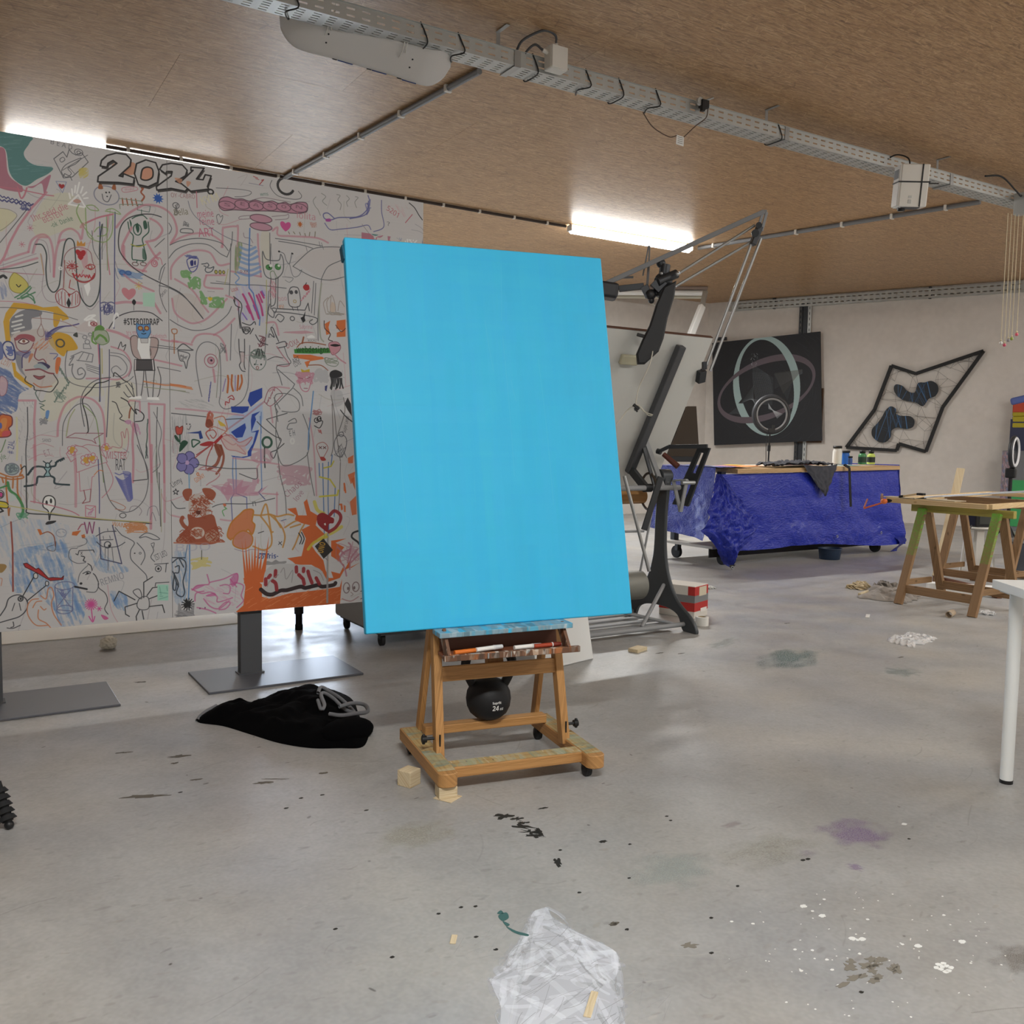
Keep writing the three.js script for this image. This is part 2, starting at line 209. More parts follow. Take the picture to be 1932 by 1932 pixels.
// ---------- the drawing board: two scribbled panels on steel posts ----------
const BOARD = { x0: -0.48, y1: 2.692, h: 2.327, z: -4.9, seam: 0.958, x1: 2.385 };
const paper = '#c2c0c0';
function doodles(x) {
  const path = (p, close, curve) => { x.beginPath(); if (!curve || p.length < 3) { p.forEach(([a, b], i) => (i ? x.lineTo(a, b) : x.moveTo(a, b))); if (close) x.closePath(); return; } const n = p.length, at = (i) => (close ? p[(i + n) % n] : p[Math.max(0, Math.min(n - 1, i))]); x.moveTo(...p[0]); for (let i = 0; i < (close ? n : n - 1); i++) { const a = at(i - 1), b = at(i), c = at(i + 1), d = at(i + 2); x.bezierCurveTo(b[0] + (c[0] - a[0]) / 6, b[1] + (c[1] - a[1]) / 6, c[0] - (d[0] - b[0]) / 6, c[1] - (d[1] - b[1]) / 6, c[0], c[1]); } };
  const stroke = (c, w, a) => { x.globalAlpha = a; x.strokeStyle = c; x.lineWidth = w; x.lineCap = x.lineJoin = 'round'; x.stroke(); x.globalAlpha = 1; };
  const s = (c, w, p, a = 0.9) => { path(p, false, true); stroke(c, w, a); };              // curved stroke
  const l = (c, w, p, a = 0.9) => { path(p, false, false); stroke(c, w, a); };             // straight strokes
  const o = (c, w, p, a = 0.9) => { path(p, true, true); stroke(c, w, a); };               // closed curve
  const f = (c, p, a = 1, line, w = 0.3) => { path(p, true, true); x.globalAlpha = a; x.fillStyle = c; x.fill(); x.globalAlpha = 1; if (line) stroke(line, w, 0.95); };
  const q = (c, p, a = 1, line, w = 0.3) => { path(p, true, false); x.globalAlpha = a; x.fillStyle = c; x.fill(); x.globalAlpha = 1; if (line) stroke(line, w, 0.95); };
  const e = (c, w, [[X, Y], [X2, Y2]], fill, a = 0.9) => { x.beginPath(); x.ellipse((X + X2) / 2, (Y + Y2) / 2, Math.abs(X2 - X) / 2, Math.abs(Y2 - Y) / 2, 0, 0, 7); if (fill) { x.globalAlpha = a; x.fillStyle = fill; x.fill(); x.globalAlpha = 1; } if (c) stroke(c, w, a); };
  const hatch = (c, w, p, n, dx, dy, a = 0.6) => { const X = p.map((k) => k[0]), Y = p.map((k) => k[1]), x0 = Math.min(...X), x1 = Math.max(...X), y0 = Math.min(...Y), y1 = Math.max(...Y); x.save(); path(p, true, true); x.clip(); for (let i = 0; i < n; i++) { const cx = rr(x0, x1), cy = rr(y0, y1), L = rr(0.5, 1.4); x.beginPath(); x.moveTo(cx - dx * L, cy - dy * L); x.quadraticCurveTo(cx + rr(-0.5, 0.5), cy + rr(-0.5, 0.5), cx + dx * L, cy + dy * L); stroke(c, w * rr(0.6, 1.3), a * rr(0.6, 1)); } x.restore(); };
  const t = (str, c, [[X, Y], [X2, Y2]], size, style = '', a = 0.9) => { size *= 0.6; x.save(); x.translate(X, Y); x.rotate(Math.atan2(Y2 - Y, X2 - X)); x.font = `${style} ${size}px sans-serif`; const w = x.measureText(str).width, k = Math.hypot(X2 - X, Y2 - Y) / w; x.scale(k, 1); x.globalAlpha = a; x.fillStyle = c; x.fillText(str, 0, 0); x.restore(); x.globalAlpha = 1; };
  const squig = (c, w, [[X, Y], [X2, Y2]], n, amp, a = 0.85) => { amp *= 0.6; const p = []; for (let i = 0; i <= n; i++) p.push([X + ((X2 - X) * i) / n + rr(-0.3, 0.3) * amp, Y + ((Y2 - Y) * i) / n + (i % 2 ? amp : -amp) * rr(0.5, 1)]); s(c, w, p, a); };
  const mess = (c, w, p, n, a = 0.7) => { const X = p.map((k) => k[0]), Y = p.map((k) => k[1]), x0 = Math.min(...X), x1 = Math.max(...X), y0 = Math.min(...Y), y1 = Math.max(...Y), r = []; for (let i = 0; i < n; i++) r.push([rr(x0, x1), rr(y0, y1)]); s(c, w, r, a); };
  const star = (c, [[X, Y]], R, n, w = 0.3) => { R *= 0.6;  for (let i = 0; i < n; i++) { const a = (i / n) * 6.283; l(c, w, [[X, Y], [X + Math.cos(a) * R, Y + Math.sin(a) * R]]); } };
  const heart = (c, [[X, Y]], R, a = 1) => { R *= 0.5;  x.beginPath(); x.moveTo(X, Y + R); x.bezierCurveTo(X - R * 1.7, Y - R * 0.1, X - R * 0.8, Y - R * 1.3, X, Y - R * 0.4); x.bezierCurveTo(X + R * 0.8, Y - R * 1.3, X + R * 1.7, Y - R * 0.1, X, Y + R); x.globalAlpha = a; x.fillStyle = c; x.fill(); x.globalAlpha = 1; };
  const PK = '#b9707f', GR = '#56565a', BK = '#1d1d20', NV = '#34386e', YE = '#cfc98e', DG = '#1f4a38', BL = '#5f86b8', RD = '#9c2a2c', OR = '#c9692f', WH = '#e4e4e2', PU = '#77709e', BR = '#96492a', MG = '#c64a8c';
  // faint older pencil lines under everything
  for (let i = 0; i < 260; i++) { const X = rr(0, 286), Y = rr(2, 230), a = rnd() < 0.5 ? rr(-0.3, 0.3) : rr(1.2, 1.9), L = rr(4, 26), b = rr(-5, 5); s(['#8d858c', PK, '#7f8088', '#8f8f7c', '#6f7480'][(rnd() * 5) | 0], rr(0.18, 0.5), [[X, Y], [X + Math.cos(a) * L * 0.5 + b, Y + Math.sin(a) * L * 0.5 - b], [X + Math.cos(a) * L, Y + Math.sin(a) * L]], rr(0.2, 0.5)); }
  // soft washes of coloured pencil
  f(YE, [[70,35],[76.6,37],[72.9,42.5],[69.7,44.9]], 0.5); f('#c8c6a4', [[89.2,27.1],[99.5,23.5],[106.1,30.7],[105,38.7],[95.4,42],[88.8,45.4],[84.6,45.5],[83.4,39.1]], 0.45); f('#c9c6a6', [[92.4,111.6],[109.3,113.1],[112.6,119],[102.7,120.4],[96.2,127.6],[88.6,132.4],[84.6,127]], 0.4);
  f('#c9c5a8', [[114.5,114.2],[126.5,112.3],[126.7,126.6],[122.4,144],[114,143.6]], 0.45); f('#c6c3a8', [[191.1,30.5],[195.8,29.8],[195.2,45.5],[191.6,48.7]], 0.4); f('#bcb6b4', [[209.6,41.5],[225.7,33.6],[235.3,31.8],[235.3,49.3],[225.7,50.3]], 0.5); f('#bdb3ae', [[145.5,68.2],[155.3,65.6],[161.7,74.5],[156.7,79.4],[149.7,77.2]], 0.6);
  hatch(BL, 1.1, [[73.1,194],[85.8,191.4],[95.4,189.7],[97.1,201.7],[99.8,213.9],[103.1,220.7],[100,232.6],[91.6,232.4],[88.4,223.9],[79.6,215.1],[71.3,213.5],[69.7,201.2]], 420, 0.7, 2.4, 0.3); hatch(BL, 1, [[103.2,189.5],[108.2,188.6],[112.1,198.2],[123.2,206],[117,207.9],[108.9,205.7],[105.5,197.8]], 120, 0.8, 2, 0.28); hatch(BL, 1, [[113.8,216.6],[121.4,219.4],[121.8,226.7],[116.7,225.2]], 60, 0.6, 1.6, 0.3); hatch('#7f9fc4', 0.8, [[66.6,178.1],[80.4,179],[96.5,183.3],[92.5,190.1],[80,197],[66.1,198.9]], 200, 0.6, 2, 0.18);
  hatch('#6d8fb7', 0.9, [[143.9,198.6],[151,199],[151.6,217],[147.9,227.1],[143.6,219.3]], 120, 0.4, 2, 0.25); hatch('#a9a6cf', 1, [[177.6,60],[192.7,58.4],[194.4,75.1],[180.9,76.8]], 110, 0.6, 2.5, 0.22); hatch('#bba99b', 1.2, [[95.3,48.7],[109.2,47.5],[110.4,62.6],[101.6,65.6],[96.7,70.3]], 80, 0.5, 2, 0.16);
  // ---- left panel, upper part
  f('#53807f', [[68.2,-.7],[83.1,0],[82.8,3],[80.3,7.9],[81.7,11.2],[85.3,12.8],[92.2,12.7],[90.3,15.8],[85.6,19.1],[81,22.8],[77,21.5],[74.2,17.4],[72.8,7.8],[68,5.7]]); hatch('#7fa3a2', 0.25, [[70.8,-.2],[83.1,0],[82.8,3],[80.3,7.9],[81.7,11.2],[92.2,12.7],[81,22.8],[74.2,17.4],[72.8,7.8],[70.6,7.2]], 30, 2.5, -0.6, 0.5);
  f('#a7707f', [[67.9,10.1],[72.4,7.6],[73.7,18.5],[77.6,22.3],[79.4,23.6],[78.2,26.2],[67.6,23.9]]); f('#ac7585', [[81.4,23.2],[85.1,21.7],[91,16.2],[90.7,19.2],[88.5,25.4],[87.4,20.8],[83.7,23.4]]); l(PK, 0.5, [[70.2,25],[77.3,24.9],[89.2,25.8],[92.4,25.7]]); s(PK, 0.7, [[77.4,23.9],[78.6,28.7],[80,27.5],[81.2,23.8]]); l(PK, 1, [[89.4,24.5],[83.1,32.5],[77.4,41.9],[73.6,49.9],[71.2,56.7],[69.4,59.9]], 0.7); s(GR, 0.35, [[81.2,33.3],[75.2,42.2],[69.6,50.4]]);
  squig(NV, 0.5, [[70.1,29.2],[83.6,31]], 16, 0.8); squig(NV, 0.6, [[70.1,31],[83.1,31.5]], 14, 0.8); mess(NV, 0.3, [[78.5,31.7],[82.6,34.1]], 22); s('#8f8a7d', 0.3, [[70,34.7],[74,34.9],[76.8,37.2],[72.5,42.6],[69.7,44.9]]);
  t('B E A D', '#6a6a70', [[91.3,1.5],[100.9,2.8]], 5); l(GR, 0.35, [[92.8,8.5],[96.8,4.5],[98.4,6.8],[99.5,3],[100.6,4.4],[102.3,5.1],[104.9,3.6],[107.7,7.5],[100.6,15.6],[96.8,16.7],[92.8,8.5]]); o(GR, 0.3, [[95.4,8.3],[96.8,7.1],[97.5,8.2],[96,9.5]]); e(GR, 0.3, [[101.8,2.1],[105.4,5.1]]); e(GR, 0.3, [[102.8,3],[104.4,4.5]]); o(GR, 0.3, [[96,13.8],[97.9,10.4],[102.7,7.1],[104.6,6.2],[102.2,9.2],[98.8,11.8],[100.2,14.1],[97.8,16.1]]); l(GR, 0.35, [[96.6,16.5],[97.3,14.6],[99.7,15.5],[100.4,17.2]]); l(GR, 0.25, [[96.4,13.2],[107.5,4.2]]); l(GR, 0.25, [[99.1,11.3],[101.6,13.9]]); hatch('#c2b35c', 0.6, [[103.6,11.5],[107.4,10.4],[107.4,14],[104,15.6]], 26, 1.4, -1.4, 0.6);
  q(paper, [[93.5,18.8],[98,18.4],[96.2,23.7]], 1, '#7c86a6', 0.3); heart(RD, [[95.9,20.6]], 2.6);
  q(paper, [[98.7,28.6],[103,23.6],[106.1,29.1]], 1, WH, 0.8); f('#b98f80', [[100.7,26.9],[102.4,25.6],[104.3,26.5],[102.6,27.6]], 0.9); for (const p of [[[102.4,23],[103.6,17.7]], [[101.5,22.7],[101.9,19.5]], [[104.1,22.5],[105.1,19.5]], [[100.5,24.3],[100.3,21.3]], [[99.5,25.8],[99.1,23.5]], [[104.9,23.7],[106.7,21.8]], [[105.5,24.9],[107.2,24.4]]]) l(WH, 0.7, p);
  t('Ihr seid die', PK, [[83.2,38.6],[98.7,30.3]], 6.5); t('BESTEN', PK, [[88.2,39.3],[96.7,34.4]], 6); t('-ok  Danke', '#54735c', [[91.2,40.5],[100.7,35.6]], 5); star(PK, [[82.2,42]], 2.2, 7, 0.25); star(PK, [[78.6,50]], 2.2, 7, 0.25);
  e('#7d7f92', 0.5, [[110,17.5],[121.2,26.4]]); f('#9a5a34', [[111.9,19.2],[112.8,16.2],[114.1,18.9]]); f('#9a5a34', [[118,18.3],[119.3,15.4],[119.9,18.5]]); e(null, 0, [[115,20.2],[115.8,21]], BK); e(null, 0, [[116.5,19.9],[117.2,20.7]], BK); e(null, 0, [[115.5,22.1],[116.2,22.7]], BK); s(GR, 0.4, [[113.6,21.6],[114.2,24.3],[116.2,24.8],[117.7,21.4]]); o(PK, 0.3, [[123,17.2],[128.6,15.8],[129.6,17.2],[123.5,19.2]]); t('miau!', PK, [[124,18.6],[128.6,17.3]], 3.6); for (const p of [[[122.7,22.3],[123,25.4]], [[124.6,22.1],[125.2,25.2]], [[126.8,21.8],[127.4,24.9]], [[128.8,21.7],[129.5,24.8]]]) s(BR, 0.6, p); s(BR, 0.8, [[131.7,15.9],[132.4,16],[131.4,18],[132.9,19.9],[131.6,22.3]]); l('#7c8a78', 0.4, [[121.2,22.5],[131.6,22.3],[132.1,23.8],[121.4,25.4],[121.6,27.4]]);
  { const p = [], [[X, Y]] = [[139.4,19.8]]; for (let i = 0; i < 20; i++) { const r = i % 2 ? 1.5 : 2.8, a = (i / 20) * 6.283; p.push([X + Math.cos(a) * r, Y + Math.sin(a) * r]); } q('#2456a8', p); }
  // the year in block digits
  { const sh = (p) => p.map(([a, b]) => [a + 0.5, b + 1.1]); const D = [[[113,8.4],[113.6,5.7],[116.1,2.9],[120.3,1],[124.8,.9],[127,3.1],[126.5,6.1],[121.4,11.7],[123.1,11.9],[123.4,10.3],[128.4,11.6],[127.9,14.6],[121.1,14.9],[111.7,16.1],[112,13.5],[118.2,8],[120.5,5.8],[118.8,4.8],[116.5,6.5],[116,8.5]], [[128.5,9.5],[129.5,4.5],[133.9,1.9],[138.5,2.5],[140,6.5],[139.2,12],[134.8,14.8],[130.2,14.5]], [[140.3,5.4],[141.7,3],[145.9,1.5],[151.2,1.4],[153.6,3.7],[152.7,6.6],[147.9,10.1],[154.3,11.8],[152.6,14.2],[145.7,13.9],[138.9,15.8],[138.6,14.2],[145.8,7.7],[146.3,5.5],[143.7,5.9],[143.2,7.1]], [[155.4,3.4],[155.5,1.8],[162,1.2],[158.1,7.3],[161.4,7.1],[162.5,4.4],[165.5,4.5],[163.5,10.3],[164.3,11.3],[155.3,13.8],[150,10.3],[156.5,3.2]]]; for (const p of D) q('#231f1e', sh(p), 0.8); f('#c08a6d', [[124.7,5.4],[128.3,4.2],[129.3,6.7],[127.7,10.1],[122.2,10]], 0.9); f('#c08a6d', [[118.7,6.4],[120.2,6.1],[118.2,8]], 0.9); for (const p of D) q('#bbb9b9', p, 1, '#1a1718', 0.7); f('#c9937a', [[131.5,10],[132.3,6.7],[134.6,5.3],[136.9,6],[136.9,9.7],[134.3,11.7],[131.7,11.6]], 1, '#1a1718', 0.7); e('#1a1718', 0.8, [[163.8,11.4],[166.5,13.7]], paper); f('#c08a6d', [[147.4,8.5],[151.1,8.5],[150,10.8]], 0.8); f('#c08a6d', [[153.2,9.2],[155.4,9.4],[153.7,11.9]], 0.8); }
  // pillars and the waving lines
  for (const [c, w, p] of [[NV, 0.45, [[112.3,35.1],[112.2,58.2],[111.8,74.1],[112,86.3]]], [NV, 0.45, [[119.3,29.4],[118.7,52.1],[118.4,74.5],[117.9,85.8]]], [GR, 0.3, [[113.6,35.7],[113,52.8]]], [PK, 0.5, [[116.1,31.4],[115.3,47.3],[116.4,59.8]]], ['#7d9a6a', 0.4, [[115.4,31.5],[115.4,42],[115.4,57.8]]], [GR, 0.3, [[108.8,39.7],[109.2,48],[111.5,53]]], [PK, 0.8, [[106,36.5],[111.9,33],[118.3,30.5]]]]) s(c, w, p);
  for (const p of [[[106.1,29.2],[106.2,35.9],[106.9,42.1],[110.2,44.2],[114.7,44.2],[117.7,39.6],[118.3,31.1]], [[102.2,32.3],[104.1,36.2],[106,37.5]], [[106.6,28.1],[109.5,27.6],[111.9,29.6],[108.5,29.9],[106.6,28.6]], [[115.4,28.9],[118.4,27.9],[121.8,30],[117.4,29.6],[114.9,29.5]], [[109.8,40.1],[111.8,37.7],[115.7,37.7],[114.7,41],[111.2,42]], [[103.3,28],[102.2,31.8],[105,38.1],[109.3,43.3]]]) s('#7f9c5f', 0.5, p, 0.8);
  for (const p of [[[81.2,53.2],[82.7,47.7],[86.9,44.4],[90.2,45.8],[91.7,52.8],[91.7,63.5]], [[83.1,53.3],[85.5,46.4],[89.2,45.4]], [[93.9,47.3],[95.4,42.5],[99.2,40],[102.5,41.6],[103.7,44.5]], [[91.7,63.5],[92.8,52.6],[94.4,46.8],[97.2,45.4]], [[71.2,58.2],[75.8,55.7],[81.2,53.2]], [[69.3,62.4],[78.4,58.4],[84.9,55.6]], [[103.8,38.8],[105,37.1],[104.2,44]]]) s(PK, 1, p, 0.55);
  for (const p of [[[82.6,53.8],[84.6,47.5],[88.7,48],[90,55.5],[90.3,61.6]], [[86.7,53.9],[87.5,60.9],[86.6,70.2],[89.1,75.1],[94.3,73.6],[96.5,59.9]], [[96.7,47.5],[95.6,54.9],[95.9,65.2]], [[103.5,67.5],[104.8,74.7],[107.7,77.6],[111.2,73.1]], [[69.4,60.9],[76.2,57.6],[84.4,53.6]], [[69.3,63.4],[74.7,63.4],[86.6,63.1]]]) s('#8d7d88', 0.3, p, 0.7);
  s('#2b3838', 0.55, [[84.3,49.3],[87.1,49.3],[88.8,53.6],[88.4,60.8],[89,67.9],[91.4,70.8],[93.9,67.4],[95.1,57.5],[96.7,47.5],[98.7,44.7],[100.8,46.5],[101.3,54.2],[101.9,64.5],[103.6,72.7],[107.2,76.1],[110.7,71.5],[112.1,62.4],[112,47.7],[113.3,36.2]]); s('#2b3838', 0.4, [[69.3,62.7],[78.4,60.4],[85.1,57.4]]); e('#d8d8d6', 0.7, [[94,58.6],[95.3,59.8]]); l('#b08a5a', 0.35, [[86.3,53.4],[87.5,63]]); s('#b07a86', 0.3, [[69.3,63.2],[78.3,63.5],[87.5,63]]);
  f('#c2b75e', [[72.9,67.6],[74.2,64.4],[75.6,63.5],[79.1,65.9],[80.8,68.8],[79.2,72],[75.8,72.6],[73.4,71.1]], 0.95, '#8d8245', 0.35); s(BK, 0.4, [[75.9,68.8],[76.8,69.8],[77.7,68.8]]); for (const p of [[[75.1,74.9],[78.1,72.6],[81.6,69]], [[76.2,75.3],[79.4,74],[83.6,71.6]], [[78,75.2],[80.8,73.9],[83.5,76.2]], [[77.6,74.2],[80.4,71.9],[82,69.7]], [[79.9,72.4],[82.6,73.7],[83.3,76.7]]]) s('#4b7d5a', 0.6, p); s(BK, 1.2, [[69.2,66.2],[70.6,65.3],[71.7,66.1]]); hatch('#8a93ad', 0.5, [[69.2,68],[71.8,70.7],[71.7,74.8],[69,76]], 22, 0.4, 2);
  // lady with a crown
  q('#c68a3a', [[101.8,47.9],[102.2,45],[103.2,46.4],[103.9,45],[104.6,46.5],[105.7,45.3],[105.6,47.5]]); o('#8a5a5e', 0.35, [[96.3,54.3],[99,49.8],[103.6,48.2],[107.7,49.8],[108.8,54.4],[110,58.4],[108.9,62.7],[104.5,64.3],[100.7,63.1],[97.4,60.9]]); f('#c28b95', [[103.6,48.2],[106.2,49.2],[106.6,55.1],[105.1,58.4],[103.7,53.9]], 0.6); heart('#a81f25', [[103.6,51.1]], 4.6); heart('#a81f25', [[103.5,53.1]], 2.6); s(RD, 0.4, [[97.4,58.5],[99.4,56.7],[102,57.5],[99.8,58.8],[97.7,58.5]]); star(RD, [[99.7,57.6]], 4.5, 12, 0.25); s(RD, 0.4, [[105.6,57.3],[107.6,55.8],[109.8,56.6],[108,58.4],[105.9,57.6]]); e(RD, 0.4, [[106.8,56.3],[108.5,58]]); squig('#b0232a', 0.5, [[100,61.6],[108.9,61.7]], 12, 1.6); s(RD, 0.6, [[99.8,61.1],[101.6,64],[105.5,64.7],[108.9,62.2],[109.5,60.1]]); l(RD, 0.35, [[98.8,64.3],[98.2,68],[100.6,68.8]]); s(PK, 0.4, [[104.6,59],[103.9,61.2],[106,61.2]]); o('#8c3a3c', 0.4, [[92.4,71.7],[95.3,68.8],[98.6,71.1],[101.5,69.3],[102.8,71.7],[102.1,76],[97.5,77.5],[93.3,75.8]]); for (const p of [[[93.4,71.1],[93.8,75.7]], [[94.8,70.2],[95,76.4]], [[96.3,70.3],[96.4,76.5]], [[99.6,71.3],[99.2,76.3]], [[101,70.4],[100.9,75.9]], [[102,70.8],[101.8,75]]]) l('#a04a4a', 0.3, p); q(BK, [[97.9,72.7],[98.9,75.3],[97.9,77.7],[96.9,75.4]]); q(RD, [[97.4,71],[98.9,70.8],[98.2,72.7]]); q(WH, [[104.7,66.3],[107.2,64.5],[107.6,67.6],[106.3,71.4],[105.6,69.4]]); s('#9a5a56', 0.4, [[96.6,55.3],[95.8,68.3]]);
  // small green mask figure with raised arms
  for (const p of [[[125.1,33.3],[125.8,37.5],[127.5,39.9],[126.9,44.8],[126.8,50.7],[128.3,51.3],[133.2,50.7],[132.3,44.1],[131.8,40.4],[134.7,36.8],[134.5,32]], [[127.1,31.4],[128.9,30.1],[132,29.1],[134,30.5]], [[126.9,44.8],[132.3,43.6]]]) s(DG, 0.5, p); f(DG, [[128.6,34.9],[129.6,33.2],[130.4,35.8],[129.6,38]], 0.95); f(DG, [[132.2,32.3],[133.5,31.6],[134.2,34.7],[132.7,35.7]], 0.9); e(DG, 0.5, [[127.6,33.8],[131.3,39.1]]); f(DG, [[131.8,45.2],[133.5,48.2],[133.2,50.4],[131.7,50.1]], 0.7); f(DG, [[125.8,31.9],[126.8,33.6],[126.5,35.8]], 0.9); e('#6b4e4e', 0.4, [[126.8,52.5],[129.6,54.2]]); e('#6b4e4e', 0.4, [[130.6,52.1],[133.4,53.8]]); s('#a7a23e', 0.5, [[126.4,44],[129.7,44.7],[133.3,43.2]]); l(DG, 0.4, [[129.1,51.5],[128.8,52.6]]); l(DG, 0.4, [[131.7,51.2],[131.9,52.2]]); l('#5c6f6a', 0.35, [[130,24.1],[135.7,24.1],[135.1,27.1],[129.5,26.8],[130,24.1]]); l(DG, 0.3, [[131.5,26.5],[131.5,29.2]]);
  for (const p of [[[119.7,36.7],[124.4,30.2],[130,25.7],[133.6,23.8],[139.8,23.7],[145,26.2],[147.6,30.7],[148.1,35.6],[145.4,40.8]], [[123.1,45.2],[123.5,51.6],[127.5,55.4],[133.2,56.4]], [[133.4,41.8],[138,40.1],[141.2,35.4],[139.2,31.9],[135.6,30.2]], [[123,51.6],[122.4,45.3],[126.8,35.7]], [[131.6,56.6],[134.8,51.9],[140,46.4]], [[133.9,42.3],[136.9,47.3],[139,49.8]]]) s(PK, 1.1, p, 0.6);
  s('#2b2b30', 0.5, [[140.8,28.7],[136.1,28],[129.9,29.2],[124.3,32.3],[121.5,37],[120.6,44.5],[122,49.6],[127.5,55.4],[133.1,58.5],[139.3,61.1],[145.1,63.3],[150.4,66],[155.8,71.6],[160.7,77.4]]); s(GR, 0.35, [[144.4,31.2],[145.7,33.7],[144.4,36.6]]); s(GR, 0.35, [[137.5,44],[142.2,39.1]]); s('#8b8089', 0.3, [[119,53.2],[120.4,56.7],[125.4,58.8],[131.5,62.5]]); s('#6d7890', 0.3, [[118.9,56.4],[119.4,59.5],[120.3,61.5]]);
  e(PK, 0.6, [[135.8,50.4],[138.6,53.6]]); e(PK, 0.5, [[136.6,51.1],[137.9,52.6]]); s(PK, 0.4, [[136.9,49.5],[140,49.1],[141,52.2]]); mess('#5a7fb5', 0.8, [[120.2,56.8],[132.1,60.3]], 34, 0.55); e('#3b5e98', 0.6, [[120.9,57.2],[123.4,59.3]], '#4c74ad'); e('#3b5e98', 0.6, [[123.7,57.2],[126.2,59]], '#4c74ad'); heart('#c07a84', [[125,67.9]], 6.8, 0.95); star('#c9b25e', [[129.7,63.8]], 3, 8, 0.4); s(PK, 1, [[122.9,59.1],[127.4,62.4],[136.7,65.8]], 0.6); s(PK, 1.3, [[119.1,73.4],[123.7,72.4],[130.9,72.3]], 0.55); s(PK, 1.2, [[136.6,71.2],[139.7,76.4]], 0.6); q('#a9cdb9', [[131.5,67.1],[137.2,66.5],[137.2,73.6],[131.6,73.7]]); f(BK, [[127.3,70.7],[128.3,72],[127.4,73.6],[126.4,72.2]]); l(GR, 0.25, [[127.2,73.6],[127.2,76.1]]);
  s(NV, 0.45, [[112.2,74],[113.7,73.4],[115.1,73.7],[116.7,73.1],[118.1,73.5]]); e(NV, 0.4, [[113.6,74.4],[116.1,78.5]]); mess(NV, 0.35, [[112.4,74],[117.8,79.4]], 26); s(GR, 0.35, [[139.9,60.5],[139.5,66],[140.8,71.4],[142.8,75.6]]); s(GR, 0.3, [[142.1,53.2],[139.9,60.5]]); t('dean', GR, [[140.8,68.6],[143.5,65.1]], 4);
  // ---- left panel, middle: the big face
  q('#c69a2c', [[70.9,95.7],[70.1,86.5],[71.2,82.4],[74.5,77.3],[82.4,77.2],[86.9,78.4],[93,77.3],[97.1,81.1],[97.9,82.8],[95,84],[93,80.5],[87.3,79.7],[80.8,79.8],[76,80.2],[72.7,85.4],[72.9,95.6]]); f('#c69a2c', [[92.6,78.3],[94.6,80.8],[92.9,86.4],[91.2,86.6],[91.3,79.8]]); f('#c4982a', [[89,92.2],[92.4,89.7],[96.9,90.2],[99.4,92.3],[101.4,96.8],[96.8,98.5],[95.1,100.9],[91.8,98.4],[89.4,95.3]]); f('#7b7c82', [[72.9,85.8],[75.9,82],[80.8,79.6],[86,80.2],[85.6,82.5],[81.9,84.2],[81.8,88.7],[78.6,90.3],[74.9,91.4],[72.9,93.4]]); for (const p of [[[75.3,83.8],[78.1,82.7]], [[73.9,86.4],[77.9,85]], [[73.6,88.4],[77.4,87]], [[74.6,89.7],[78.6,88.3]], [[73.6,91.5],[76.6,90.4]]]) l('#d2d2d0', 0.8, p); f('#b3a59f', [[72.9,93.4],[74.9,91.4],[81.8,89.1],[88.7,89],[92.2,98.3],[92.9,104.7],[91.9,112.5],[84.8,117.9],[78.8,114.5],[75.4,106.6],[74.4,99.5]], 0.55);
